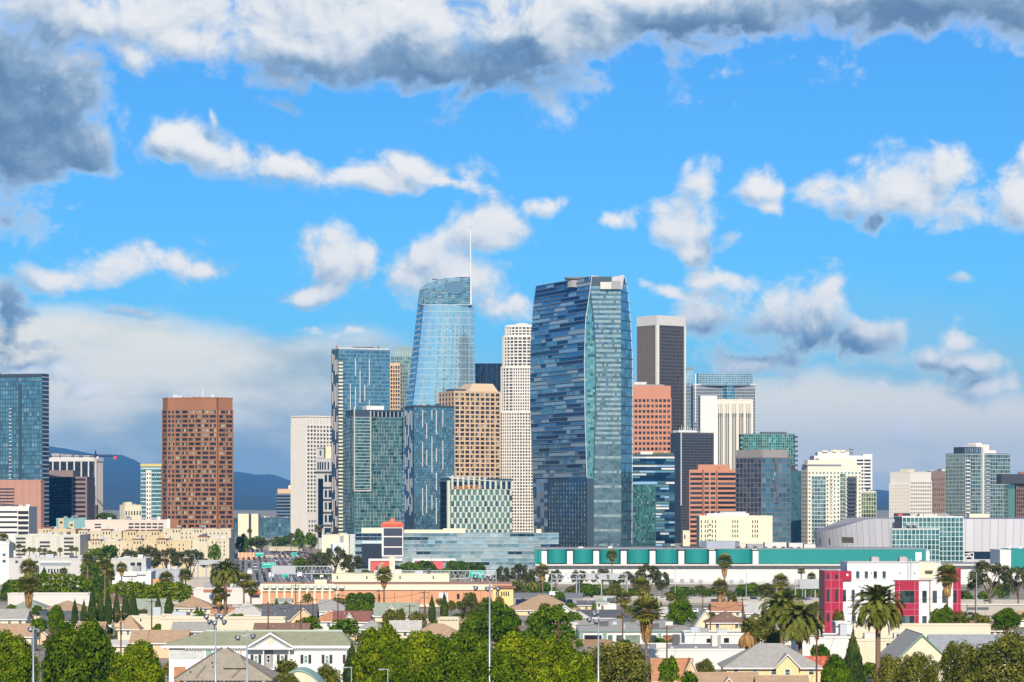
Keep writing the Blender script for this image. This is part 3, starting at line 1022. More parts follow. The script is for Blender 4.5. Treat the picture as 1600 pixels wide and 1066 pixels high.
def sail_hotel():
    D = 2000.0
    zb = gz(X_(900, D), D) - 2
    root = thing('hotel_tower', 'giant curved hotel tower with blue striped left face and pale glass right face', 'tower', (X_(915, D), D, zb))
    Ltab = [(400, 840), (447, 838), (480, 833.5), (540, 829.5), (640, 829), (700, 831), (750, 833), (900, 836)]
    Stab = [(420, 926), (430, 925), (460, 921), (500, 915), (560, 913), (650, 914), (745, 917), (900, 917)]
    Mtab = [(420, 926), (450, 922), (470, 924), (500, 928), (560, 931), (650, 930), (745, 928), (900, 928)]
    Etab = [(400, 970), (900, 971)]
    Rtab = [(420, 974), (428, 976), (460, 981), (500, 985), (560, 988), (700, 988), (900, 987)]
    DL, DR = 2092.0, 2012.0
    L_, S_ = edge_fn(Ltab, DL), edge_fn(Stab, D)
    M_, E_ = edge_fn(Mtab, D + 1.5), edge_fn(Etab, D + 2.5)
    R_ = edge_fn(Rtab, DR + 8)
    BR, BL = edge_fn(Rtab, DR + 60), edge_fn(Ltab, DL + 30)
    zt = Z_(432, D)
    zs = frange(zb, zt, 40)
    loft_core('body', root, [L_, S_, M_, E_, R_, BR, BL], zs, DMULL, ROOFG)
    # striped left face, floor by floor
    zlo = Z_(745, D)
    nf = 46
    lv = frange(zlo, zt, nf)
    tints = [glass('stripe_navy', [((.010, .045, .11), 3), ((.016, .07, .15), 2)], metal=.8), glass('stripe_blue', [((.06, .19, .31), 2), ((.10, .25, .36), 2)], metal=.7),
             glass('stripe_light', [((.29, .44, .50), 2), ((.35, .49, .53), 1)], metal=.5), glass('stripe_pale', [((.36, .43, .45), 1), ((.32, .39, .42), 1)], rough=.25, metal=.3), G_BLUE]
    rr = random.Random(21)
    for j in range(nf):
        z0, z1 = lv[j], lv[j + 1]
        h = z1 - z0
        k = 0.0
        while k < .995:
            w = rr.choice((.07, .10, .14, .2, .26, .34))
            k1 = min(1.0, k + w)
            if k1 > .95:
                k1 = 1.0
            m = rr.choices(range(5), (6, 5, 3.2, 1.4, 4))[0]
            mb = MB()
            a0 = z0 + h * (.02 if rr.random() < .75 else .0)
            a1 = z0 + h * rr.choice((.74, .74, .8, .98))
            def P(kk, z, n):
                a, b_ = L_(z), S_(z)
                p = a.lerp(b_, kk)
                t_ = (b_ - a).normalized()
                p = p + Vector((t_.y, -t_.x)) * n
                return (p.x - root.location.x, p.y - root.location.y, z - zb)
            n1 = .25 + .15 * rr.random()
            cells = max(1, int((k1 - k) / .022)) if m == 4 else 1
            for c in range(cells):
                ka, kb = k + (k1 - k) * c / cells, k + (k1 - k) * (c + 1) / cells
                mb.face([P(ka, a0, n1), P(kb, a0, n1), P(kb, a1, n1), P(ka, a1, n1)])
            mb.face([P(k, a1, n1), P(k1, a1, n1), P(k1, a1, 0), P(k, a1, 0)])
            mb.face([P(k, a0, 0), P(k1, a0, 0), P(k1, a0, n1), P(k, a0, n1)])
            mb.build('glass_panel', tints[m], root)
            k = k1
    loft_lines('floor_band', root, L_, S_, lv, mat('mauve_aluminium', (.20, .225, .265), rough=.5, vary=.05), h=.5, n=.5)
    # narrow facet, pale right face and darker flank
    loft_panes('facet_glass', root, S_, M_, frange(Z_(748, D), Z_(452, D), 70), 4, G_TEAL, n=.15)
    nr = 116
    zr = frange(zb + 3, Z_(447, D), nr)
    lt = glass('face_light', [((.36, .45, .43), 4), ((.41, .49, .46), 3), ((.28, .38, .385), 2.4), ((.13, .20, .23), .8)], metal=.5)
    dk = glass('face_dark', [((.13, .20, .225), 4), ((.16, .235, .25), 3), ((.09, .155, .19), 2)], metal=.45)
    for j in range(nr):
        if j % 2:
            loft_panes('window_row', root, M_, E_, [zr[j], zr[j + 1]], 12, lt if zr[j] > Z_(690, D) or (j // 2) % 3 == 1 else dk, n=.2, kind=None)
        else:
            loft_panes('window_row', root, M_, E_, [zr[j], zr[j + 1]], 6, dk, n=.15, kind=None)
    loft_panes('flank_glass', root, E_, R_, frange(zb + 3, zt - 4, 60), 5, G_BLUE, n=.2)
    loft_lines('floor_band', root, E_, R_, frange(zb + 3, zt - 4, 30), DMULL, h=.6, n=.45)
    # seams: pale fins along the curved edges
    def seam(name, E, y0, y1, m, w=.55):
        mb = MB()
        ys = frange(y0, y1, 24)
        for a, c in zip(ys[:-1], ys[1:]):
            pa, pc = E(Z_(a, D)), E(Z_(c, D))
            mb.tube((pa.x - root.location.x, pa.y - .5 - D, Z_(a, D) - zb), (pc.x - root.location.x, pc.y - .5 - D, Z_(c, D) - zb), w / 2, w / 2, 5, cap=False)
        mb.build(name, m, root)
    seam('edge_fin', S_, 746, 432, MULL)
    seam('edge_fin', R_, 850, 430, MULL)
    seam('edge_fin', M_, 746, 455, DMULL, .7)
    # crown: grey sail wall, white plant box, railing
    f = D / F
    mb = MB()
    q = [(921, 431), (922, 450), (930, 450), (972, 452), (976, 429), (948, 434), (927, 430)]
    mb.face([((x - 915) * f, 2.2, Z_(y, D) - zb) for x, y in q[::-1]][::-1])
    mb.face([((x - 915) * f, 3.4, Z_(y, D) - zb) for x, y in q])
    mb.build('crown_wall', mat('lilac_grey_panel', (.50, .47, .50)), root)
    boxp('plant_box', root, PALE, (938 - 915) * f, -1.5, Z_(452, D) - zb, (955 - 915) * f, 2, Z_(441, D) - zb)
    boxp('plant_box', root, GREY, (955 - 915) * f, -1.0, Z_(452, D) - zb, (970 - 915) * f, 2, Z_(439, D) - zb)
    mb = MB()
    c0 = Vector(((902 - 915) * f, 30))
    mb.tube((c0.x, c0.y, zt - zb + .2), (c0.x, c0.y, zt - zb + 1.4), 8.6, 9.2, 18)
    mb.tube((c0.x, c0.y, zt - zb - 6), (c0.x, c0.y, zt - zb + 1.2), 7, 7, 12)
    mb.build('helipad', GREY, root)
    boxp('mast', root, mat('crane_red', ()), (934 - 915) * f, 12, zt - zb - 2, (934.6 - 915) * f, 12.4, zt - zb + 8)
    # lower recessed facades
    A, B = edge_fn([(700, 851), (900, 852)], DL - 22), S_
    loft_panes('lower_glass', root, L_, edge_fn([(700, 856), (900, 857)], DL - 26), frange(zb + 3, zlo - 1, 22), 4, glass('checker_glass', [((.05, .12, .2), 3), ((.30, .45, .52), 3), ((.36, .36, .34), 2)]), n=.4)
    base = glass('lower_dark_glass', [((.03, .09, .15), 5), ((.045, .11, .16), 3)])
    loft_panes('lower_wall', root, edge_fn([(700, 857), (900, 858)], DL - 26), S_, frange(zb + 3, zlo - .4, 20), 22, base, n=.3)
    mb = MB()
    a, c = edge_fn([(700, 857), (900, 858)], DL - 26), S_
    for j in range(19):
        for i in range(13):
            z0 = zb + 5 + (zlo - zb - 8) * j / 19
            p0, p1 = a(z0).lerp(c(z0), (i + .3) / 13), a(z0).lerp(c(z0), (i + .62) / 13)
            tt = (p1 - p0).normalized()
            N = Vector((tt.y, -tt.x)) * .45
            p0, p1 = p0 + N - root.location.xy, p1 + N - root.location.xy
            mb.face([(p0.x, p0.y, z0 - zb), (p1.x, p1.y, z0 - zb), (p1.x, p1.y, z0 - zb + 2.1), (p0.x, p0.y, z0 - zb + 2.1)])
    mb.build('room_windows', glass('room_window', [((.30, .38, .36), 3), ((.16, .24, .26), 3), ((.45, .48, .42), 1)], metal=.4), root, 'stuff')


G_PALEB = glass('pale_blue_glass', [((.26, .45, .48), 5), ((.36, .53, .52), 4), ((.17, .34, .41), 3), ((.09, .20, .27), 1.6), ((.50, .60, .56), 1.0)])
sail_hotel()


def spire_tower():
    D = 3000.0
    zb = gz(0, D) - 2
    root = thing('skyscraper', 'tallest light blue glass skyscraper with a sail-shaped crown and white spire', 'tower', (X_(700, D), D, zb))
    Lt = [(425, 659), (450, 656), (500, 650.5), (560, 643.5), (635, 635), (870, 622)]
    Ct = [(425, 664), (475, 662), (560, 653.5), (635, 645), (870, 630)]
    Rt = [(425, 741), (476, 741), (560, 742), (870, 745)]
    L_, C_, R_ = edge_fn(Lt, D + 28), edge_fn(Ct, D), edge_fn(Rt, D + 6)
    BR, BL = edge_fn(Rt, D + 45), edge_fn(Lt, D + 50)
    zs_ = frange(zb, Z_(476, D), 30)
    loft_core('body', root, [L_, C_, lambda z: C_(z).lerp(R_(z), .5) + Vector((0, -5)), R_, BR, BL], zs_, DMULL, ROOFG)
    lv = frange(zb + 2, Z_(477, D), 72)
    loft_panes('front_glass', root, C_, R_, lv, 26, G_SKY, n=.3, bulge=6)
    loft_lines('floor_line', root, C_, R_, lv[::2], mat('frosted_band', (.52, .62, .64), rough=.4), h=.3, n=.4, bulge=6, segs=8, single=False)
    mb = MB()
    for k in (.34, .46, .58, .66, .78, .86):
        for z in frange(zb + 8, Z_(512, D), 46):
            q = []
            for kk in (k, k + .018):
                p = C_(z).lerp(R_(z), kk)
                t_ = (R_(z) - C_(z)).normalized()
                q.append(p + Vector((t_.y, -t_.x)) * (.5 + 24 * kk * (1 - kk)) - root.location.xy)
            mb.face([(q[0].x, q[0].y, z - zb), (q[1].x, q[1].y, z - zb), (q[1].x, q[1].y, z - zb + 1.9), (q[0].x, q[0].y, z - zb + 1.9)])
    mb.build('room_windows', glass('room_glass', [((.16, .26, .31), 3), ((.22, .33, .37), 2)], metal=.5), root, 'stuff')
    for k in (.14, .3, .5, .7, .9):
        mb = MB()
        hs = frange(zb + 2, Z_(476, D), 8)
        for z0, z1 in zip(hs[:-1], hs[1:]):
            pa, pc = C_(z0).lerp(R_(z0), k), C_(z1).lerp(R_(z1), k)
            yb = -(6 * 4 * k * (1 - k) + .6)
            mb.tube((pa.x - root.location.x, pa.y + yb - D, z0 - zb), (pc.x - root.location.x, pc.y + yb - D, z1 - zb), .22, .22, 4, cap=False)
        mb.build('glazing_rib', mat('frosted_band', ()), root)
    loft_lines('side_band', root, L_, C_, frange(zb + 4, Z_(454, D), 44), mat('frosted_band', ()), h=1.7, n=.6)
    loft_panes('side_glass', root, L_, C_, frange(zb + 2, Z_(452, D), 56), 6, glass('shaded_side_glass', [((.16, .26, .30), 3), ((.26, .38, .42), 2), ((.06, .11, .14), 3)]), n=.3)
    # crown: open lattice set back a little, its top rising in an arc
    tops = [(655, 452), (662, 446.5), (672, 441), (684, 437), (700, 434.5), (716, 433), (728, 432.5), (736, 432)]
    f = D / F
    Pz = lambda y: Z_(y, D) - zb
    poly_top = [((x - 700) * f, Pz(y)) for x, y in tops]
    mb = MB()
    for (x0, z0), (x1, z1) in zip(poly_top[:-1], poly_top[1:]):
        k0, k1 = (x0 - poly_top[0][0]) / (poly_top[-1][0] - poly_top[0][0]), (x1 - poly_top[0][0]) / (poly_top[-1][0] - poly_top[0][0])
        ya, yb = -4 * 4 * k0 * (1 - k0) + 2, -4 * 4 * k1 * (1 - k1) + 2
        rows = 16
        for j in range(rows):
            for c in range(3):
                a0, a1 = c / 3, (c + 1) / 3
                def Q(a, r):
                    x, zt, y = x0 + (x1 - x0) * a, z0 + (z1 - z0) * a, ya + (yb - ya) * a
                    zl = Pz(477)
                    return (x, y, zl + (zt - zl) * r)
                mb.face([Q(a0, j / rows), Q(a1, j / rows), Q(a1, (j + .86) / rows), Q(a0, (j + .86) / rows)])
    mb.build('crown_glass', glass('crown_lattice', [((.30, .42, .42), 4), ((.38, .50, .49), 3), ((.20, .30, .31), 3), ((.48, .56, .52), 1)], tilt=.05), root, 'stuff')
    mb = MB()
    mb.prism([(poly_top[0][0], 3), (poly_top[-1][0], 3), (poly_top[-1][0] - 2, 24), (poly_top[0][0] + 4, 24)], Pz(480), lambda x, y: float(np.interp(x, [p[0] for p in poly_top], [p[1] for p in poly_top])) - 1.5)
    mb.build('crown_core', DSTEEL, root)
    mb = MB()
    for k in range(14):
        a = 2 * math.pi * k / 14
    mb.v = [((711 - 700) * f + math.cos(2 * math.pi * k / 20) * 10.5, -2.6, Pz(450) + math.sin(2 * math.pi * k / 20) * 7.5) for k in range(20)]
    mb.f, mb.mi, mb.r = [tuple(range(20))], [0], [0]
    mb.build('round_opening', glass('crown_void', [((.20, .32, .37), 1), ((.17, .28, .33), 1)]), root)
    boxp('rim', root, mat('frosted_band', ()), (661 - 700) * f, -2.2, Pz(477), (736 - 700) * f, 1.8, Pz(476.2))
    boxp('crown_canopy', root, WHITE, (719 - 700) * f, 4, Pz(432), (731 - 700) * f, 14, Pz(430.4))
    mb = MB()
    mb.tube(((675 - 700) * f, 6, Pz(435.5)), ((691 - 700) * f, 8, Pz(437.5)), .5, .5, 5)
    mb.tube(((694 - 700) * f, 6, Pz(435)), ((706 - 700) * f, 8, Pz(434)), .5, .5, 5)
    mb.build('service_arm', DSTEEL, root)
    mb = MB()
    mb.tube(((736 - 700) * f, 0, Pz(476)), ((735.3 - 700) * f, 0, Pz(400)), 1.15, .75, 10, cap=False)
    mb.tube(((735.3 - 700) * f, 0, Pz(400)), ((735 - 700) * f, 0, Pz(357)), .75, .28, 10)
    mb.build('spire', WHITE, root, smooth=True)
    b = MB()
    b.tube(((735 - 700) * f, 0, Pz(357)), ((735 - 700) * f, 0, Pz(354.5)), .35, .2, 6)
    b.build('spire_tip', DSTEEL, root)


spire_tower()

t = Tower('office_tower', 'stepped pale green glass tower top showing behind the light blue skyscraper', 611, 611, 655, 556, 3260, 0, depth=40)
t.core(mat('sage_metal', (.24, .33, .31)))
t.right(30, t.H - 1, 15, 40, G_PALEG, pier=(.5, .4), span=(.8, .3), piermat=mat('sage_metal', ()), spanmat=mat('sage_metal', ()))
t.block('upper_tier', mat('sage_metal', ()), .12, 1, .1, .9, t.H, t.z(547))
t.block('top_tier', mat('sage_metal', ()), .2, 1, .2, .8, t.z(547), t.z(541))
for k in range(10):
    t.block('tier_fin', MULL, .14 + .085 * k, .15 + .085 * k, .08, .1, t.H, t.z(548))
t = Tower('office_tower', 'narrow tan stone tower with square windows wedged beside the pale green tower', 606, 606, 625, 567, 3150, 0, depth=25)
t.core(TAN)
t.right(20, t.H - 3, 5, 38, G_BROWN, pier=(.9, .5), span=(1.3, .4), piermat=TAN, spanmat=TAN)
t = Tower('office_tower', 'plain black glass tower top between the light blue skyscraper and the white round tower', 735, 735, 790, 568, 3200, 0, depth=30)
t.core(DGREY)
t.right(30, t.H, 20, 36, glass('near_black_glass', [((.02, .035, .06), 4), ((.03, .05, .085), 3)]), pier=(.4, .3, 3), piermat=DGREY)

t = Tower('tan_tower', 'sandy stone tower with dark square windows and a sloped trapezoid roof', 686, 710, 781, 612, 2800, 26)
t.core(TAN)
t.right(2, t.z(613), 18, 33, G_BLIND, pier=(1.4, .7, 2), span=(1.5, .5), piermat=TAN, spanmat=TAN)
t.left(2, t.z(613), 5, 33, G_BROWN, pier=(1.5, .7), span=(1.6, .5), piermat=TAN, spanmat=TAN)
t.parapet(TAN, .8, out=.7)
b = MB()
zz, z2 = t.H - .2, t.z(598.5)
v0 = [(t.R * .30, .8), (t.R * .99, .8), (t.R * .99, t.L * .9), (t.R * .30, t.L * .9)]
v1 = [(t.R * .44, 4), (t.R * .88, 4), (t.R * .88, t.L * .7), (t.R * .44, t.L * .7)]
b.v = [(x, y, zz) for x, y in v0] + [(x, y, z2) for x, y in v1]
b.f = [(0, 1, 5, 4), (1, 2, 6, 5), (2, 3, 7, 6), (3, 0, 4, 7), (4, 5, 6, 7)]
b.mi, b.r = [0] * 5, [0] * 5
b.build('sloped_roof', mat('sand_panel', (.62, .45, .28), vary=.03), t.root)
t.block('roof_plant', DSTEEL, .02, .28, .1, .6, t.H, t.H + 3.0)


def round_tower():
    D = 2910.0
    zb = gz(0, D) - 2
    cx = 816.0
    root = thing('white_round_tower', 'slender white tower with rounded stepped front and narrow windows', 'tower', (X_(cx, D), D, zb))
    T = Tower.__new__(Tower)
    T.root, T.D, T.zb, T.px, T.xc = root, D, zb, F / D, cx
    f = D / F
    tiers = [(38.5, 643, 930, 40), (32.5, 573, 643, 14), (30.0, 525, 573, 9), (26.0, 509, 525, 3)]
    for hw, y1, y0, nf in tiers:
        w = hw * f
        arc = [(math.cos(a) * w, math.sin(a) * w * .62) for a in [math.pi + math.pi * k / 14 for k in range(15)]]
        poly = arc + [(w, w * 1.2), (-w, w * 1.2)]
        z0, z1 = (0 if y0 > 900 else T.z(y0)), T.z(y1)
        b = MB()
        b.prism(poly, z0, z1, mtop=1)
        b.build('tier', [WARMWHITE, ROOFG], root)
        gl, pr, sp = MB(), MB(), MB()
        for i in range(14):
            a, c = Vector(arc[i]), Vector(arc[i + 1])
            L = (c - a).length
            tt = (c - a) / L
            N = Vector((tt.y, -tt.x))
            nb = max(1, round(L / 3.1))
            fh = (z1 - z0 - 2) / nf
            for j in range(nf):
                for k in range(nb):
                    p, q = a + tt * (L * k / nb) + N * .05, a + tt * (L * (k + 1) / nb) + N * .05
                    zz = z0 + fh * j
                    gl.face([(p.x, p.y, zz), (q.x, q.y, zz), (q.x, q.y, zz + fh), (p.x, p.y, zz + fh)])
                sp.obox(a, tt, 0, L, 0, .45, z0 + fh * j - .55 if j else z0, z0 + fh * j + .55)
            for k in range(nb):
                pr.obox(a, tt, L * k / nb - .5, L * k / nb + .5, 0, .8, z0, z1)
            sp.obox(a, tt, 0, L, 0, .7, z1 - 2.2, z1 + .4)
        gl.build('windows', G_CREAMW, root, 'stuff')
        pr.build('ribs', WARMWHITE, root, 'stuff')
        sp.build('floor_bands', WARMWHITE, root, 'stuff')
    b = MB()
    b.tube((0, 8, T.z(509)), (0, 8, T.z(505)), 8, 7, 12)
    b.build('roof_plant', PALE, root)


round_tower()

t = Tower('hotel_block', 'mid-rise hotel with checkered pale and green glass bays and orange lettering', 688, 703, 800, 749, 2250, 18, cat='hotel')
t.core(mat('sage_wall', (.13, .20, .20)), z1=t.H - .5)
t.left(2, t.H - 2, 6, 12, G_DARK, span=(.6, .2), spanmat=DGREY)
zt6, nb = t.z(786), 11
t.facade((0, 0), (t.R, 0), 1, t.z(765), 22, 12, glass('sea_glass', [((.16, .30, .27), 5), ((.21, .36, .32), 3), ((.06, .12, .12), 1.3)], metal=.45), span=(.35, .12), spanmat=MULL)
cream_pan = mat('cream_glass_panel', (.58, .60, .48), rough=.35, vary=.06)
fh = (t.z(765) - 1) / 12
for j in range(12):
    for i in range(nb):
        u = t.R * (.02 + .09 * i + (.045 if j % 2 else 0))
        if u < t.R * .97:
            boxp('bay_panel', t.root, cream_pan, u, -.35, 1 + j * fh + .1, u + t.R * .032, 0, 1 + (j + 1) * fh - .1)
b = MB()
for i in range(nb + 1):
    u = t.R * (.02 + .087 * i)
    boxp('crown_fin', t.root, cream_pan, u, -1.0, t.z(765), u + t.R * .03, .2, t.z(751.5 if u > t.R * .6 else 747.5) + 2.5 - 3.0 * i / nb)
b.face([(-.5, -1.2, t.z(746.5)), (t.R * .72, -1.2, t.z(751.5)), (t.R * .72, 12, t.z(750.5)), (-.5, 12, t.z(743.5))])
b.face([(-.5, -1.2, t.z(746.5) - .5), (t.R * .72, -1.2, t.z(751.5) - .5), (t.R * .72, -1.2, t.z(751.5)), (-.5, -1.2, t.z(746.5))])
b.build('sloping_canopy', WHITE, t.root)
t.facade((0, 0), (t.R, 0), t.z(764), t.z(753), 11, 2, G_NAVY, span=(.3, .15), spanmat=DMULL)
boxp('corner_pier', t.root, cream_pan, -2.4, -.8, 0, .0, 1.5, t.z(751))
t.parapet(DMULL, .8)


def lettering(text, name, m, parent, loc, height, width, rz=0.0, label=None):
    """flat raised letters as one mesh, fitted to the given width and cap height"""
    cu = bpy.data.curves.new('letters', 'FONT')
    cu.body = text
    cu.extrude = .04
    o = bpy.data.objects.new('letters', cu)
    COL.objects.link(o)
    bpy.context.view_layer.update()
    me = bpy.data.meshes.new_from_object(o.evaluated_get(bpy.context.evaluated_depsgraph_get()))
    bpy.data.objects.remove(o)
    xs = [v.co.x for v in me.vertices]
    ys = [v.co.y for v in me.vertices]
    sx, sy = width / (max(xs) - min(xs)), height / (max(ys) - min(ys))
    for v in me.vertices:
        x, y, z = v.co
        v.co = ((x - min(xs)) * sx, -z * 3, (y - min(ys)) * sy)
    me.materials.clear()
    me.materials.append(m)
    return obj(name, me, parent, loc, rz, label=label)


ORANGE = mat('orange_letter', (.80, .36, .10), rough=.5)
lettering('hotel INDIGO', 'sign_lettering', ORANGE, t.root, (t.R * .045, -1.25, t.z(764)), 3.2, t.R * .46, label='row of orange letters on the crown')

# ------------------------------------------------------------------ towers on the right of the curved hotel
t = Tower('dark_tower', 'tall dark brown tower with white top band and white corner strips', 996, 1027, 1070, 494, 3350, 38)
t.core(DBROWN)
t.right(2, t.z(508), 20, 58, G_DARK, pier=(.55, .5), span=(1.1, .3), piermat=DBROWN, spanmat=DBROWN)
t.left(2, t.z(508), 22, 58, G_BROWN, pier=(.6, .7), span=(1.1, .5), piermat=mat('umber_metal', (.19, .145, .11)), spanmat=mat('umber_metal', ()))
for a, c in (((0, t.L), (0, 0)), ((0, 0), (t.R, 0))):
    a, c = Vector(a), Vector(c)
    an = math.atan2((c - a).y, (c - a).x)
    boxp('top_band', t.root, PALE, -.3, -.9 - .02 * abs(an), t.z(508), (c - a).length + .3, .5, t.H + 1, an, (a.x, a.y))
boxp('corner_strip', t.root, WARMWHITE, -1.2, -1.3, 0, 2.2, 2.0, t.z(508))
boxp('corner_strip', t.root, WARMWHITE, t.R - 1.5, -1.25, 0, t.R + .8, 1, t.z(508))

t = Tower('salmon_tower', 'salmon pink stone tower with square windows right of the curved hotel', 984, 984, 1048, 603, 2900, 0, depth=40)
t.core(SALMON)
t.right(6, t.z(622), 20, 25, G_BROWN, pier=(1.4, .6, 2), span=(2.6, .5), piermat=SALMON, spanmat=SALMON)
t.block('roof_slab', mat('mauve_roof', (.34, .26, .25)), .05, .85, .1, .9, t.H, t.H + 1.6)
t.block('penthouse', PALE, .10, .42, .2, .7, t.H + 1.5, t.z(596.5))
t = Tower('glass_tower', 'thin light blue glass tower edge just right of the dark brown tower', 1066, 1066, 1083, 580, 3500, 0, depth=25)
t.core(DMULL)
t.right(20, t.H, 6, 40, G_SKY, span=(.3, .1), spanmat=MULL)
t.block('cap', mat('slate_cap', (.20, .27, .30)), .4, 1.0, .1, .9, t.H, t.z(573.5))
t = Tower('office_tower', 'grey stone office tower with a curved blue glass front and crown', 1083, 1083, 1180, 602, 3330, 0, depth=40)
gs = mat('blue_grey_stone', (.26, .28, .30), vary=.05)
t.core(gs)
t.facade((0, 0), (t.R * .46, 0), 10, t.H - 4, 14, 44, G_DARK, fill=(.6, .5))
t.facade((t.R * .69, 0), (t.R, 0), 10, t.H - 4, 9, 44, G_DARK, fill=(.6, .5))
w = t.R
arc = [(w * .08 + w * .88 * k / 12, -5.0 * math.sin(math.pi * k / 12)) for k in range(13)]
b = MB()
b.prism(arc + [(w * .96, 20), (w * .08, 20)], t.H - 1, t.z(583.5), mtop=1)
b.build('crown_drum', [DMULL, ROOFG], t.root)
for i in range(12):
    t.facade(arc[i], arc[i + 1], t.H, t.z(584), 3, 6, G_BLUE, pier=(.25, .2), span=(.3, .15), piermat=MULL, spanmat=MULL)
arc = [(w * .47 + w * .21 * k / 6, -3.5 * math.sin(math.pi * k / 6)) for k in range(7)]
b = MB()
b.prism(arc + [(w * .68, 5), (w * .47, 5)], 10, t.H)
b.build('glass_bow', DMULL, t.root)
for i in range(6):
    t.facade(arc[i], arc[i + 1], 10, t.H, 2, 44, G_BLUE, span=(.3, .15), spanmat=MULL)
for x in (.0, .68):
    t.block('wing_top', PALE, x, x + (.46 if x == 0 else .32), -.02, .3, t.H, t.H + 1.6)
t.block('side_stripe', WHITE, .03, .045, -.03, .0, t.z(660), t.z(584))

t = Tower('fluted_tower', 'cream fluted tower with tall dark window slots and a blank white slab side', 1120, 1120, 1176, 625, 2950, 0, depth=40)
cs = mat('ivory_stone', (.72, .66, .54), vary=.04)
t.core(cs)
for k, x0 in enumerate((.02, .20, .40, .60, .80)):
    for q in range(3):
        xx = x0 + .016 + .048 * q
        t.block('window_slot', DWIN, xx, xx + .026, -.01, .0, 2, t.z(652))
        t.block('upper_slot', mat('grey_slot', (.36, .32, .26)), xx, xx + .022, -.009, .0, t.z(648), t.z(631))
        t.block('slot_gap', DWIN, xx - .002, xx + .030, -.012, .0, t.z(652), t.z(646))
for k in range(6):
    boxp('fluted_pier', t.root, cs, t.R * (.985 * k / 5) - .9, -1.6, 0, t.R * (.985 * k / 5) + .9, 0, t.H)
t.parapet(cs, .8, out=.4)
t.block('side_slab', mat('bright_ivory', (.76, .71, .61), vary=.03), -.46, .0, -.05, .8, 0, t.z(618.5))

t = Tower('dark_block', 'charcoal curtain wall office block with a pale corner line and roof aerials', 1048, 1064, 1115, 677, 2600, 24, cat='office block')
t.core(DGREY)
t.right(2, t.H - 1, 24, 40, G_DARK, pier=(.35, .3), span=(.9, .2), piermat=mat('graphite', (.085, .085, .09)), spanmat=mat('graphite', ()))
t.left(2, t.H - 1, 12, 40, G_NAVY, pier=(.35, .3), span=(.9, .2), piermat=DGREY, spanmat=DGREY)
boxp('corner_line', t.root, MULL, -.5, -.7, t.z(790), .5, .3, t.H + .5)
t.parapet(mat('graphite', ()), .8)
t.block('plant_room', WHITE, .0, .55, .2, .8, t.H, t.H + 3)
for k in range(9):
    t.block('aerial', WHITE, .02 + .06 * k, .03 + .06 * k, .2, .22, t.H + 2.9, t.H + (5, 7.5, 5.5, 4.5, 7, 6, 5, 4.5, 5)[k])

t = Tower('striped_tower', 'residential tower clad in blue, white and navy strips beside the curved hotel', 986, 986, 1054, 712, 2130, 0, depth=30)
t.core(DMULL)
rr = random.Random(33)
tint = [G_BLUE, glass('stripe_navy', []), WHITE, G_TEAL, mat('sky_panel', (.24, .42, .60), rough=.4), G_NAVY, mat('mist_panel', (.50, .55, .56), rough=.4)]
nf = 32
for j in range(nf):
    z0 = t.z(853) + (t.H - t.z(853)) * j / nf
    h = (t.H - t.z(853)) / nf
    x = 0.0 if j >= 22 else .57
    if j < 22:
        pass
    while x < .98:
        w = rr.choice((.10, .14, .2, .3)) if j < 22 else rr.choice((.2, .35, .6))
        x1 = min(1.0, x + w)
        if x1 > .94:
            x1 = 1.0
        mi = rr.choices(range(7), (3, 5, .8, 3, 3, 4, 2) if j < 22 else (3, 6, .8, 2, 3, 4, 2))[0]
        hh = .98 if mi in (1, 5, 0) else .6
        t.block('strip_panel', tint[mi], x, x1, -.01 - .004 * rr.random(), .0, z0, z0 + h * hh)
        x = x1
t.facade((t.R * .05, 0), (t.R * .55, 0), t.z(853), t.z(757), 14, 22, G_GREEN, pier=(.4, .3, 2), piermat=DMULL, span=(.5, .1), spanmat=DMULL)
t.block('sky_frame', mat('sky_panel', ()), .0, .6, -.03, .0, t.z(757), t.z(753))
t.block('roof_box', WHITE, .22, .52, .1, .5, t.H, t.z(705.5))
t.block('roof_garden', mat('roof_planting', (.10, .14, .04)), .5, .98, .05, .3, t.H, t.H + 2.2)
t.parapet(DMULL, 1.0)

t = Tower('salmon_block', 'stepped salmon office block with black ribbon windows', 1077, 1077, 1151, 734, 2400, 0, depth=36, cat='office block')
t.core(SALMON)
t.block('upper_step', SALMON, .19, .86, .05, .9, t.H - .1, t.z(726))
t.core(SALMON, name='bow', poly=[(t.R * .27, 0), (t.R * .30, -3), (t.R * .56, -3), (t.R * .59, 0)])
for j in range(17):
    z0 = t.z(741 + j * 7.45 + 1.6)
    for x0, x1 in ((.02, .27), (.60, .985)):
        t.block('ribbon_window', DWIN, x0, x1, -.012, .0, z0, z0 + 2.1)
    for x0, x1 in ((.315, .41), (.445, .545)):
        t.block('ribbon_window', DWIN, x0, x1, -.095, .0, z0, z0 + 2.1)
t.block('roof_lamp', DGREY, .62, .64, .04, .06, t.z(732), t.z(730))

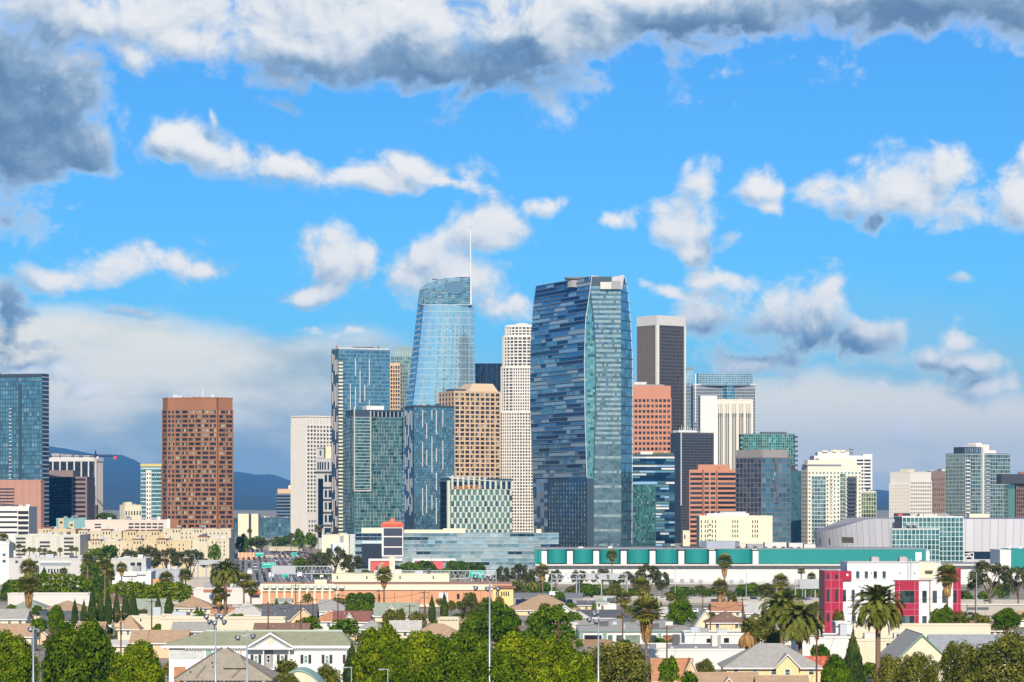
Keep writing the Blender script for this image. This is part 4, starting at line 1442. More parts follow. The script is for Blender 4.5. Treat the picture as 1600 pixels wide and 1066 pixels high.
t = Tower('cream_block', 'plain cream warehouse block with groups of slit windows above the convention roof', 1093, 1093, 1207, 807, 2040, 0, depth=34, cat='building')
t.core(mat('cream_render', (.76, .68, .48), vary=.04))
for xs, rows in (((1096, 1102, 1106, 1113, 1118), 5), ((1145, 1148.5, 1152.5), 4), ((1176, 1180, 1183.5), 4)):
    for x in xs:
        for j in range(rows):
            t.rect('slit_window', DWIN, x - .8, 813 + j * 7.4, x + .8, 817.6 + j * 7.4, n=.1)
for k in range(4):
    t.rect('balcony', DSTEEL, 1107.5, 819 + k * 8, 1111, 820 + k * 8, n=1.4, dep=1.5)
t.parapet(mat('cream_render', ()), .5)
t.block('parapet_wall', WHITE, .1, .68, .02, .3, t.H, t.H + 2.2)
t.block('roof_room', PALE, .3, .66, .4, .7, t.H, t.H + 3.5)
t = Tower('small_block', 'narrow pale block squeezed between the charcoal block and the salmon ribbon block', 1067, 1067, 1078, 830, 2100, 0, depth=12, cat='building')
t.core(CREAM)
t.parapet(CREAM, .4)
t.rect('window', DWIN, 1069, 836, 1071, 842)

t = Tower('grey_glass_tower', 'dark grey tower with wavy white-edged glass sculpture on its right face', 1150, 1190, 1235, 712, 2250, 35)
t.core(mat('zinc_grey', (.17, .165, .17), vary=.05))
t.left(2, t.z(716), 7, 20, glass('smoky_glass', [((.10, .10, .12), 4), ((.20, .16, .16), 2), ((.15, .16, .18), 2)]), pier=(.5, .4), span=(.8, .3), piermat=mat('zinc_grey', ()), spanmat=mat('zinc_grey', ()))
t.right(2, t.z(716), 7, 20, G_BLUE, pier=(.4, .3), span=(.7, .25), piermat=mat('zinc_grey', ()), spanmat=mat('zinc_grey', ()))
for a, c in (((0, t.L), (0, 0)), ((0, 0), (t.R, 0))):
    a, c = Vector(a), Vector(c)
    an = math.atan2((c - a).y, (c - a).x)
    boxp('top_screen', t.root, mat('taupe_panel', (.34, .30, .265)), 1.0, -.5, t.z(715), (c - a).length - (3.5 if an == 0 else 0), .4, t.z(702.5), an, (a.x, a.y))
wv_ = [(716, .11), (724, .07), (731, .035), (738, .015), (744, .05), (750, .085), (757, .07), (764, .03), (770, .015), (778, .05), (786, .085)]
wav = [(.50 - h, y) for y, h in wv_] + [(.50 + h, y) for y, h in wv_[::-1]]
b = MB()
hz_ = [(t.R * x, t.z(y)) for x, y in wav]
for (ya, ha), (yb, hb_) in zip(wv_[:-1], wv_[1:]):
    b.face([(t.R * (.5 - hb_), -1.3, t.z(yb)), (t.R * (.5 + hb_), -1.3, t.z(yb)), (t.R * (.5 + ha), -1.3, t.z(ya)), (t.R * (.5 - ha), -1.3, t.z(ya))])
for i in range(len(hz_)):
    (x0, z0), (x1, z1) = hz_[i], hz_[(i + 1) % len(hz_)]
    b.face([(x0, -1.3, z0), (x0, 0, z0), (x1, 0, z1), (x1, -1.3, z1)])
b.build('wave_panel', mat('wave_metal', (.22, .22, .235), rough=.3, metal=.5), t.root)
for (x, y, w_, h_) in ((.455, 745, .09, 13), (.47, 776, .06, 9)):
    b = MB()
    b.v = [(t.R * (x + w_ * .5 * (1 + math.cos(a))), -1.45, t.z(y + h_ * .5 * (1 + math.sin(a)))) for a in [k * math.pi / 8 for k in range(16)]]
    b.f, b.mi, b.r = [tuple(range(16))], [0], [random.random()]
    b.build('wave_window', G_BLUE, t.root)

t = Tower('green_tower', 'emerald green glass tower top with jagged balconies behind the dark grey tower', 1160, 1160, 1243, 679, 2520, 0, depth=40)
arc = [(t.R * k / 8, 6 - 6 * math.sin(math.pi * k / 8)) for k in range(9)]
b = MB()
b.prism(arc + [(t.R, 40), (0, 40)], 0, t.H, mtop=1)
b.build('wall', [mat('deep_green', (.03, .12, .10)), ROOFG], t.root)
for i in range(8):
    t.facade(arc[i], arc[i + 1], 20, t.H, 3, 34, G_GREEN, span=(.5, .3), pier=(.2, .2), piermat=MULL, spanmat=mat('green_band', (.16, .36, .30)))
for j in range(14):
    z = t.H - 3 - j * 4.4
    boxp('balcony', t.root, DGREY, t.R - .2, 2, z, t.R + 2.4, 8, z + 1.6)
    boxp('balcony', t.root, mat('green_band', ()), -1.6, 2, z - 1, .2, 8, z + .8)
t.block('roof_ring', DSTEEL, .38, .85, .2, .7, t.H, t.H + 2.6)
t.parapet(DMULL, .7, poly=arc + [(t.R, 40), (0, 40)])
t = Tower('teal_tower', 'dark teal glass tower sliver between the grey glass tower and the cream apartments', 1232, 1232, 1254, 736, 2400, 0, depth=25)
t.core(mat('deep_teal', (.03, .10, .12)))
t.right(2, t.H - 3, 7, 36, G_TEAL, pier=(.3, .3), span=(.7, .4), piermat=mat('deep_teal', ()), spanmat=mat('deep_teal', ()))
t.block('dark_cap', DGREY, -.05, .5, .1, .9, t.H - 2, t.z(726))

# cream apartment tower group
CW = mat('buttermilk_wall', (.72, .67, .53), vary=.04)
t = Tower('apartment_tower', 'cream apartment tower with green glass bays and projecting eaves over the arena', 1252, 1262, 1346, 727, 2300, 14)
t.core(CW)
t.right(2, t.z(736), 15, 21, G_PALEG, fill=(.42, .5))
t.left(2, t.z(736), 4, 21, DWIN, fill=(.4, .5))
t.facade((t.R * .07, -.6), (t.R * .33, -.6), 2, t.z(744), 5, 20, G_PALEG, pier=(.25, .2), span=(.6, .25), piermat=MULL, spanmat=MULL)
t.block('bay_body', CW, .07, .33, -.02, .0, 0, t.z(743))
t.facade((t.R * .60, -.3), (t.R * .70, -.3), 2, t.z(740), 2, 20, G_PALEG, span=(.6, .2), spanmat=MULL, fill=(.9, .8))
for j in range(18):
    z = t.z(749 + j * 5.9)
    boxp('balcony', t.root, DSTEEL, t.R * .72, -1.8, z - .3, t.R * .90, 0, z + .9)
    boxp('balcony_shade', t.root, DWIN, t.R * .735, -.4, z + .95, t.R * .885, 0, z + 2.2)
    boxp('small_balcony', t.root, PALE, t.R * .405, -.9, z - .2, t.R * .46, 0, z + .7)
t.block('eaves', mat('eave_board', (.30, .30, .33)), -.03, .62, -.06, .6, t.z(727.5), t.z(725.5))
t.block('upper_storey', CW, .0, .60, .0, .6, t.z(725.5), t.z(719))
t.block('roof_wall', CW, .25, .95, .3, .9, t.H - .1, t.z(716))
t = Tower('office_tower', 'white framed office tower with wide dark windows and a roof dish behind the cream apartments', 1272, 1272, 1363, 712, 2600, 0, depth=40)
t.core(WHITE)
t.facade((t.R * .60, 0), (t.R * .98, 0), 10, t.z(717), 3, 22, G_DARK, fill=(.86, .55), span=(1.6, .4), spanmat=WHITE)
t.block('roof_hall', WARMWHITE, .08, .62, .2, .8, t.H, t.z(706))
units(t, CREAM, 6, t.z(706), 5, x=(.1, .5), h=(1, 2.2), w=(3, 6))
t.block('corner_stub', WHITE, .84, 1.0, .0, .3, t.H, t.H + 1.4)
b = MB()
for k in range(4):
    b.tube((t.R * .66 + (-1) ** k * 1.4, 10 + (k // 2) * 2.8, t.H), (t.R * .66, 11.4, t.z(697)), .3, .2, 4)
b.tube((t.R * .66, 10.2, t.z(701)), (t.R * .66 - .3, 9.2, t.z(701.6)), 2.2, .6, 10)
b.tube((t.R * .66, 10.2, t.z(706)), (t.R * .66 + .3, 9.2, t.z(706.6)), 1.8, .5, 10)
b.build('dish_mast', GREY, t.root)
t = Tower('green_block', 'low olive green glass block attached right of the cream apartments', 1345, 1345, 1369, 769, 2330, 0, depth=24, cat='building')
t.core(mat('olive_frame', (.40, .43, .30)))
t.right(1, t.H - 1, 6, 15, glass('olive_glass', [((.10, .12, .07), 3), ((.20, .24, .15), 3), ((.03, .04, .03), 3)], metal=.4), fill=(.8, .75), span=(.5, .25), spanmat=mat('olive_frame', ()), pier=(.6, .3, 2), piermat=mat('olive_frame', ()))
t.parapet(PALE, .8)

t = Tower('white_block', 'white gridded office block with a blank top left of the shaded brown block', 1391, 1422, 1455, 738, 2560, 40, cat='office block')
t.core(WARMWHITE)
t.left(2, t.z(756), 12, 18, G_CREAMW, pier=(1.2, 1.0), span=(1.7, .5), piermat=WARMWHITE, spanmat=WARMWHITE)
t.right(2, t.z(752), 12, 17, G_CREAMW, pier=(.9, .5), span=(1.8, .4), piermat=WARMWHITE, spanmat=WARMWHITE)
t.parapet(WARMWHITE, .6)
t.block('lift_house', CREAM, .1, .4, .2, .6, t.H, t.H + 3)
t = Tower('brown_block', 'chocolate brown slit-windowed block between the white block and the green glass tower', 1454, 1454, 1485, 737, 2600, 0, depth=30, cat='office block')
bb = mat('cocoa_stone', (.215, .145, .115), vary=.05)
t.core(bb)
t.right(2, t.z(745), 10, 13, G_BROWN, fill=(.3, .5))
t.parapet(bb, .5)

t = Tower('green_glass_tower', 'pale green glass apartment tower with white spine and dark roof pavilion', 1478, 1508, 1578, 708, 2350, 30)
t.core(mat('pine_frame', (.12, .17, .165)))
gp = glass('mint_glass', [((.17, .28, .26), 4), ((.24, .36, .32), 3), ((.08, .14, .15), 3), ((.10, .22, .30), 1.5)])
t.left(2, t.H - 1, 14, 26, gp, pier=(.35, .35), span=(.5, .2), piermat=mat('sage_frame', (.32, .37, .33)), spanmat=MULL)
t.right(2, t.H - 1, 18, 26, gp, pier=(.35, .35), span=(.5, .2), piermat=mat('sage_frame', ()), spanmat=MULL)
for j in range(25):
    z = 4 + (t.H - 8) * j / 25
    boxp('balcony', t.root, WHITE, .2, -1.7, z, t.R * .09, 0, z + 1.2)
    boxp('balcony', t.root, MULL, t.R * .45, -1.2, z, t.R * .53, 0, z + 1.0)
boxp('white_spine', t.root, WHITE, t.R * .36, -2.2, 0, t.R * .39, 0, t.z(699))
t.block('roof_pavilion', DMULL, .0, .36, .0, .6, t.H, t.z(698.5))
t.facade((0, 0), (t.R * .36, 0), t.H + .5, t.z(700), 9, 1, G_NAVY, pier=(.3, .2), piermat=MULL)
t.block('roof_block', WARMWHITE, .33, .62, .2, .8, t.H, t.z(694))
t.block('roof_block', WARMWHITE, .62, .82, .3, .8, t.H, t.z(703))
t.block('roof_stack', WARMWHITE, .36, .5, .3, .7, t.z(694), t.z(691.5))
t = Tower('brown_frame_tower', 'dark tower with a black overhanging roof slab cut off by the right edge', 1588, 1588, 1640, 748, 2280, 0, depth=30)
t.core(mat('rust_frame', (.20, .125, .10)))
t.right(2, t.z(758), 16, 18, G_BROWN, pier=(.5, .4), span=(.8, .3), piermat=mat('rust_frame', ()), spanmat=mat('rust_frame', ()))
b = MB()
b.prism([(-13, -4), (t.R, -4), (t.R, 20), (-13, 20)], t.z(756), t.z(741), mtop=0)
b.face([(-13, 20, t.z(756)), (t.R, 20, t.z(756)), (t.R, -4, t.z(756)), (-13, -4, t.z(756))])
b.build('roof_slab', DGREY, t.root)
t.block('glass_wing', G_PALEG, -.23, .0, .1, .8, 0, t.z(757))
units(t, BROWN, 3, t.z(741), 9, h=(1, 2.5))

# ------------------------------------------------------------------ convention hall, arena, entertainment block
TEALW = mat('teal_cladding', (.015, .235, .21), rough=.5, vary=.05, streak=True)
HALLW = mat('hall_white', (.68, .66, .62), vary=.05, streak=True)


def convention():
    D = 1750.0
    f = D / F
    x0 = 835
    zb = gz(X_(1100, D), D) - 2
    root = thing('convention_hall', 'long white convention hall with teal bowed parapet bays and white pylons', 'building', (X_(x0, D), D, zb))
    U = lambda px: (px - x0) * f
    Zr = lambda py: Z_(py, D) - zb
    b = MB()
    b.prism([(U(835), 2), (U(1560), 2), (U(1560), 90), (U(835), 90)], 0, Zr(883), mtop=1)
    b.build('lower_wall', [HALLW, ROOFG], root)
    for px in range(850, 1300, 38):
        boxp('wall_joint', root, PALE, U(px), 1.9, 0, U(px) + .5, 2.2, Zr(884))
    for px, py in ((1047, 905), (1063, 905), (1078, 905)):
        boxp('vent', root, GREY, U(px), 1.7, Zr(py + 6), U(px + 6), 2.2, Zr(py))
    for px in (861, 899, 957, 996, 1033, 1092, 1140, 1156, 1208, 1246, 1284):
        boxp('service_door', root, mat('door_grey', (.36, .37, .38)), U(px), 1.75, 0, U(px) + 2.6, 2.2, Zr(906))
    for k in range(40):
        boxp('wall_lamp', root, GREY, U(846 + k * 11.4), 1.5, Zr(888.6), U(846 + k * 11.4) + .5, 2.1, Zr(887.4))
    boxp('dado', root, mat('dado_grey', (.50, .49, .46), vary=.12, streak=True), U(836), 1.85, 0, U(1290), 2.1, Zr(909))
    boxp('ledge', root, PALE, U(836), -2.2, Zr(884), U(1560), 4, Zr(881.5))
    boxp('upper_wall', root, HALLW, U(838), 6, Zr(882), U(1455), 40, Zr(861))
    pyl = [(835, 840), (846, 854.5), (886, 895), (927, 936), (970, 979), (1015, 1024), (1060, 1069), (1108, 1118), (1176, 1185)]
    for i, (a, c) in enumerate(pyl):
        top = 861 if 0 < i else 859
        boxp('pylon' if i else 'end_panel', root, HALLW if i else TEALW, U(a), -.6, Zr(881.4), U(c), 6.5, Zr(top))
    for i in range(1, len(pyl)):
        a, c = (pyl[i - 1][1], pyl[i][0])
        if i == 1:
            a = 840
        n = 10
        out = [(U(a) + (U(c) - U(a)) * k / n, 3.6 - 6.2 * math.sin(math.pi * k / n) ** .6) for k in range(n + 1)]
        b = MB()
        b.prism(out + [(U(c), 8), (U(a), 8)], Zr(880), Zr(858.6))
        b.build('teal_bay', TEALW, root)
        for k in range(1, n):
            boxp('cladding_rib', root, TEALW, out[k][0] - .12, out[k][1] - .3, Zr(880), out[k][0] + .12, out[k][1] + .3, Zr(858.8))
    boxp('teal_parapet', root, TEALW, U(1185), .4, Zr(881), U(1447), 7, Zr(858.4))
    for px in range(1190, 1446, 6):
        boxp('cladding_rib', root, TEALW, U(px), .1, Zr(880.8), U(px) + .3, .6, Zr(858.6))
    boxp('roof_cap', root, GREY, U(836), 1, Zr(858.3), U(1447), 60, Zr(857.2))
    boxp('pylon', root, HALLW, U(1430), -.6, Zr(879), U(1440), 6, Zr(863))
    rr = random.Random(4)
    b = MB()
    b.tube((U(1128), 18, Zr(857.5)), (U(1128), 18, Zr(846)), 13, 13, 8)
    b.build('roof_drum', mat('silver_panel', (.50, .52, .55), rough=.4, metal=.3), root)
    for px, w, h, m in ((1150, 20, 8, PALE), (1172, 26, 6.5, GREY), (1200, 34, 9, PALE), (1238, 22, 8, PALE), (905, 8, 2, WHITE), (952, 7, 2.5, WHITE), (1070, 44, 2.5, DSTEEL), (1262, 18, 6, PALE)):
        boxp('roof_plant', root, m, U(px), 22, Zr(857.5), U(px + w), 34, Zr(857.5) + h * f)
    for k in range(16):
        px = 1040 + k * 14 + rr.uniform(-3, 3)
        boxp('roof_fan', root, DSTEEL, U(px), 8 + rr.uniform(0, 4), Zr(857.3), U(px + 5), 14, Zr(856) + rr.uniform(.2, .9))
    # right end: white flank and teal return
    boxp('end_wall', root, HALLW, U(1560), -6, 0, U(1577), 30, Zr(859))
    boxp('teal_parapet', root, TEALW, U(1577), -5, Zr(892), U(1660), 30, Zr(858))
    boxp('lower_wall', root, HALLW, U(1577), -3, 0, U(1660), 30, Zr(892))
    for px in (1581, 1598):
        b = MB()
        b.tube((U(px), 0, Zr(859)), (U(px) - 1.2, -1.2, Zr(855)), .3, 1.6, 10)
        b.build('satellite_dish', WHITE, root)


convention()


def arena():
    D = 1985.0
    cx, cyy = X_(1502, 2070.0), 2070.0
    zb = gz(cx, D) - 2
    root = thing('arena', 'huge oval grey metal-clad arena with an outward leaning wall', 'arena', (cx, cyy, zb))
    rx, ry = cx - X_(1272, 2070.0), 92.0
    n = 120
    skin = mat('arena_metal', (.60, .585, .60), rough=.55, metal=.15, vary=.05, streak=True, rndvary=.05)
    def P(k, top, grow=0.0):
        a = math.pi + 2 * math.pi * k / n
        s_ = 1.0 if top else .962
        x, y = math.cos(a) * (rx + grow) * s_, math.sin(a) * (ry + grow) * s_
        zt = Z_(811, 1985) - zb
        z = zt - (zt - (Z_(830, 2070) - zb)) * smooth01(-math.cos(a), .66, 1.0) if math.cos(a) < 0 else zt
        return (x, y, z if top else 0)
    b = MB()
    for k in range(n):
        b.face([P(k, 0), P(k + 1, 0), P(k + 1, 1), P(k, 1)])
    b.face([P(k, 1) for k in range(n)])
    b.build('body', [mat('arena_joint', (.25, .24, .26))], root)
    for k in range(0, 60):
        b = MB()
        q = [P(k + .02, 0, .35), P(k + .98, 0, .35), P(k + .98, 1, .35), P(k + .02, 1, .35)]
        b.face(q)
        b.face([q[3], q[2], P(k + .98, 1), P(k + .02, 1)])
        b.build('wall_panel', skin, root)
    def win(ka, kb, z0, z1, m):
        b = MB()
        A, B_ = P(ka, 0, .6), P(kb, 0, .6)
        A1, B1 = P(ka, 1, .6), P(kb, 1, .6)
        L = lambda p, q, z: tuple(p[i] + (q[i] - p[i]) * (z / q[2]) if i < 2 else z for i in range(3))
        b.face([L(A, A1, z0), L(B_, B1, z0), L(B_, B1, z1), L(A, A1, z1)])
        b.build('long_window', m, root)
    win(3.5, 7.2, Z_(852, 2020) - zb, Z_(842, 2020) - zb, mat('grille', (.20, .19, .2)))
    win(10.0, 12.3, Z_(849, 2000) - zb, Z_(840, 2000) - zb, glass('bronze_pane', [((.16, .13, .09), 1), ((.14, .115, .08), 1)], metal=.3))
    for px, w in ((1440, 24), (1462, 18), (1518, 32)):
        boxp('roof_plant', root, CREAM, X_(px, 2000) - cx, -60, Z_(809, 2000) - zb, X_(px + w, 2000) - cx, -50, Z_(803, 2000) - zb)
    boxp('roof_sign_box', root, mat('crane_red', ()), X_(1405, 2010) - cx, -54, Z_(815, 2010) - zb, X_(1412, 2010) - cx, -50, Z_(803, 2010) - zb)
    boxp('roof_sign_box', root, DGREY, X_(1399, 2015) - cx, -50, Z_(815, 2015) - zb, X_(1424, 2015) - cx, -46, Z_(802, 2015) - zb)
    # truss by the entrance
    b = MB()
    D2 = 1950.0
    for x0, y0, x1, y1 in ((1507, 876, 1507, 866), (1521, 876, 1521, 864), (1507, 866, 1521, 864), (1507, 876, 1514, 865), (1514, 865, 1521, 876), (1507, 870, 1521, 870)):
        b.tube((X_(x0, D2) - cx, D2 - cyy, Z_(y0, D2) - zb), (X_(x1, D2) - cx, D2 - cyy, Z_(y1, D2) - zb), .4, .4, 5)
    b.build('truss', WHITE, root)
    boxp('dark_glazing', root, G_NAVY, X_(1508, 1958) - cx, 1958 - cyy, Z_(874, 1958) - zb, X_(1548, 1958) - cx, 1961 - cyy, Z_(862, 1958) - zb)


arena()
t = Tower('glass_hall', 'teal gridded glass entrance block in front of the grey arena', 1410, 1410, 1505, 808, 1945, 0, depth=40, cat='building')
t.core(DMULL)
g_hall = glass('hall_glass', [((.13, .29, .29), 4), ((.18, .35, .34), 3), ((.09, .22, .23), 3)])
t.right(0, t.H - .3, 15, 12, g_hall, pier=(.42, .3), span=(.42, .26), piermat=mat('mint_mullion', (.55, .66, .62)), spanmat=mat('mint_mullion', ()))
t.block('front_bay', DMULL, -.19, .59, -.12, .0, 0, t.z(827))
t.facade((-t.R * .19, -t.L * .12), (t.R * .59, -t.L * .12), 0, t.z(827.5), 12, 9, g_hall, pier=(.42, .3), span=(.42, .26), piermat=mat('mint_mullion', ()), spanmat=mat('mint_mullion', ()))
t.parapet(WHITE, .5, out=.3)
t.block('bay_roof', PALE, -.20, .60, -.13, .0, t.z(827), t.z(825.8))
for k in (.14, .24):
    b = MB()
    b.tube((t.R * k, -2, t.z(825)), (t.R * k - 1.5, -3, t.z(818)), .4, 2.4, 12)
    b.build('satellite_dish', MULL, t.root)

t = Tower('striped_hall', 'long low office block banded in pale blue glass below the curved hotel', 555, 555, 873, 833, 1900, 0, depth=30, cat='building')
t.core(mat('mist_wall', (.42, .47, .48)))
rr = random.Random(50)
bt = [glass('band_light', [((.58, .72, .75), 2), ((.68, .80, .80), 1), ((.50, .66, .71), 1)], rough=.12), glass('band_mid', [((.32, .54, .62), 2), ((.38, .60, .66), 1)]), glass('band_dark', [((.06, .14, .20), 2), ((.04, .09, .13), 1)])]
rows = 10
for j in range(rows):
    z0, h = t.z(889) + (t.H - t.z(889)) * j / rows, (t.H - t.z(889)) / rows
    x = 0.0
    while x < .995:
        w = rr.choice((.07, .12, .18, .26))
        x1 = min(1, x + w)
        x1 = 1 if x1 > .97 else x1
        m = rr.choices((0, 1, 2), (6, 3, 1) if j % 2 else (4, 4, 3))[0]
        a = t.R * x
        n = max(1, int((x1 - x) * t.R / 4.5))
        for q in range(n):
            boxp('glass_panel', t.root, bt[m], a + (t.R * (x1 - x)) * q / n + .06, -.3 - .12 * m, z0 + .05, a + (t.R * (x1 - x)) * (q + 1) / n - .06, 0, z0 + h * .96)
        x = x1
for j in range(rows + 1):
    boxp('floor_band', t.root, mat('mist_wall', ()), -.3, -.7, t.z(889) + (t.H - t.z(889)) * j / rows - .22, t.R + .3, 0, t.z(889) + (t.H - t.z(889)) * j / rows + .05)
for a, c, y in ((564, 597, 825), (631, 692, 828), (692, 727, 826), (640, 660, 829), (838, 846, 827)):
    t.rect('roof_house', CREAM, a, y, c, 833.5, n=-6, dep=10)
t.rect('corner_return', mat('mist_panel', ()), 545, 835, 555, 890, n=-.5, dep=20)
t.rect('big_screen', BLACK, 565, 850, 597, 885, n=1.6, dep=1.4, label='large blank dark video screen')
t.rect('screen_frame', MULL, 566, 845.5, 597, 849.5, n=1.2, dep=1.0)
for a, c in ((576, 629), (645, 712)):
    t.rect('billboard_frame', WHITE, a, 873, c, 876.5, n=2.5, dep=2.4)
    t.rect('billboard_post', WHITE, a, 876, a + 3, 895, n=2.4, dep=2.0)
t.rect('billboard', mat('poster_red', (.72, .10, .06), rough=.5, vary=.15, scale=.3), 580, 877.5, 611, 893, n=2.2, dep=1.4, label='red poster panel behind the trees')
t.rect('billboard', mat('poster_rose', (.74, .10, .12), rough=.5), 650, 877.5, 692, 889, n=2.2, dep=1.4, label='rose red poster panel behind the trees')
b = MB()
f_ = t.D / F
for (cx_, w0, y0, y1, mi) in ((594, 2.4, 892, 881, 0), (597.5, 1.6, 882, 879, 1), (603, 2.2, 892, 884, 2), (589, 2.0, 892, 885, 2)):
    x = (cx_ - 555) * f_
    b.prism([(x - w0 * f_, -2.6), (x + w0 * f_, -2.6), (x + w0 * .6 * f_, -2.2), (x - w0 * .6 * f_, -2.2)], t.z(y0), t.z(y1), mi)
b.build('poster_figures', [GREY, TAN, DBROWN], t.root, 'stuff')
t = Tower('cream_hall', 'low cream hall with a white banner left of the pale blue banded block', 503, 503, 545, 837, 1890, 0, depth=30, cat='building')
t.core(mat('cream_render', ()))
t.parapet(CREAM, .5)
t.rect('banner', WHITE, 517, 848, 541, 872, n=.5)
t.rect('banner_stripe', mat('banner_blue', (.05, .25, .5)), 517, 850, 520, 860, n=.6)
t.rect('banner_mark', DSTEEL, 526, 856, 532, 868, n=.62)
t.rect('dark_panel', GREY, 531, 837, 537, 848, n=.2)


def pylon_sign():
    D = 1840.0
    f = D / F
    zb = gz(X_(613, D), D) - 1
    root = thing('pylon_sign', 'tall cream pylon sign with red cap and three stacked dark screens', 'sign', (X_(596.5, D), D, zb))
    U = lambda px: (px - 596.5) * f
    Zr = lambda py: Z_(py, D) - zb
    boxp('frame', root, WARMWHITE, 0, 0, Zr(869.5), U(630), 3, Zr(823.5))
    for y0, y1 in ((825.5, 837.2), (839.6, 853.4), (855.8, 867.2)):
        boxp('screen', root, mat('screen_slate', (.055, .06, .085), rough=.3), U(599.5), -.4, Zr(y1), U(628.6), .2, Zr(y0))
    boxp('post', root, CREAM, U(608.5), .4, 0, U(617), 2.6, Zr(869.5))
    b = MB()
    b.prism([(U(596), -.7), (U(630.6), -.7), (U(630.6), 3.6), (U(596), 3.6)], Zr(823.4), Zr(818))
    b.build('cap', mat('cap_red', (.72, .10, .05), rough=.45), root)
    b = MB()
    q = [(597, 818), (629.6, 818), (626, 815.4), (600, 815.4)]
    z = [(U(x), Zr(y)) for x, y in q]
    b.v = [(x, -.2, zz) for x, zz in z] + [(x, 3.0, zz) for x, zz in z]
    b.f = [(0, 1, 2, 3), (3, 2, 6, 7), (0, 3, 7, 4), (2, 1, 5, 6)]
    b.mi, b.r = [0] * 4, [0] * 4
    b.build('cap_slope', mat('cap_orange', (.70, .20, .10), rough=.5), root)
    boxp('cap_block', root, mat('cap_orange', ()), U(610), -.3, Zr(818), U(617), 2.8, Zr(810.5))


pylon_sign()


# ------------------------------------------------------------------ low buildings on the left
def low(name, label, x0, x1, yt, D, m, depth=25, rects=(), cat='building', par=.6, zb=None, roofs=()):
    t = Tower(name, label, x0, x0, x1, yt, D, 0, depth=depth, cat=cat, zb=zb)
    t.root['kind'] = 'thing'
    t.core(m)
    if par:
        t.parapet(m, par)
    for r in rects:
        t.rect(*r)
    for (a, c, y, mm) in roofs:
        t.rect('roof_house', mm, a, y, c, yt + .4, n=-4, dep=9)
    return t


YELLOW = mat('apartment_yellow', (.60, .48, .29), vary=.08, streak=True)
PALEY = mat('pale_yellow_plaster', (.61, .53, .37), vary=.08, streak=True)
TERRA = mat('terracotta_roof', (.32, .13, .08), vary=.15, scale=.6)
t = low('office_block', 'low white office block with long ribbon windows at the left edge', -30, 45, 793, 1720, WARMWHITE, 30, cat='office block')
for j in range(5):
    t.rect('ribbon_window', DWIN, -28, 798.5 + j * 8, 27, 801.5 + j * 8, n=.15)
    t.rect('ribbon_window', DWIN, 28.5, 798.5 + j * 8, 44.5, 803 + j * 8, n=.6)
t = low('parking_garage', 'white concrete parking garage with dark open decks', 23, 125, 837, 1610, mat('garage_cream', (.60, .56, .47), vary=.06, streak=True), 40, cat='garage')
for a, c, ys in ((25, 40, (840, 846, 852.5, 859, 865)), (62, 78, (846, 852, 864, 870)), (100, 115, (840, 846, 852, 858, 864))):
    for y in ys:
        t.rect('deck_opening', DGREY, a, y, c, y + 3.2, n=.1)
for x in (49, 51.5, 88, 91, 117, 120.5):
    t.rect('pilaster', mat('garage_cream', ()), x, 837, x + 2.2, 876, n=.7, dep=.6)
low('apartment_house', 'narrow white house with two small windows at the left edge', -14, 14, 850, 1500, HALLW, 14, [('window', WINDOW, 4, 865, 9, 869), ('window', WINDOW, 4, 875, 9, 879), ('parapet_arch', HALLW, -2, 846, 9, 850.5, .2, 1)], cat='house')
t = low('warehouse', 'broad white warehouse with a high window strip and small panes below the garage', 14, 131, 874, 1400, mat('warehouse_grey', (.54, .52, .48), vary=.08, streak=True), 40,
        [('window_strip', mat('strip_grey', (.28, .32, .34), rough=.3), 63, 880.5, 110, 884), ('cornice', WHITE, 62, 877, 111, 879.4, .5, .6), ('dark_band', DGREY, 43, 876.5, 60, 879.5)], cat='warehouse')
for x in (75, 79.5, 84, 89, 93, 97.5):
    t.rect('window', WINDOW, x, 889, x + 2.6, 895)
for k in range(5):
    t.rect('tall_window', WINDOW, 48.5 + k * 2.6, 884, 50.6 + k * 2.6, 896, n=.3)
t.rect('vent', DGREY, 24, 876, 28, 880)
low('teal_house', 'teal and yellow apartment block in front of the brown banded block', 88, 135, 811, 2000, mat('teal_plaster', (.20, .38, .38)), 16,
    [('yellow_bay', YELLOW, 92, 810, 100, 828, .8, 1), ('yellow_bay', YELLOW, 108, 815, 116, 828, .8, 1), ('window', DWIN, 94, 815, 98, 818, .9, .3), ('window', DWIN, 110, 819, 114, 822, .9, .3)])
t = low('parking_garage', 'pale pink parking garage with three rows of slots beside the brown tower', 133, 262, 814, 1830, mat('shell_pink', (.70, .56, .46), vary=.04), 40, cat='garage')
for j in range(3):
    for k in range(6):
        t.rect('deck_opening', DGREY, 201 + k * 9.3, 817.5 + j * 5.2, 208.5 + k * 9.3, 820.2 + j * 5.2)
for j in range(2):
    t.rect('deck_opening', DGREY, 148, 818.5 + j * 4.5, 158, 820.8 + j * 4.5)
t.rect('brown_stair', BROWN, 265, 812, 279, 836, n=-1, dep=8)
t.rect('white_post', WHITE, 261, 811, 266, 834, n=.6, dep=2)
n_ = 0
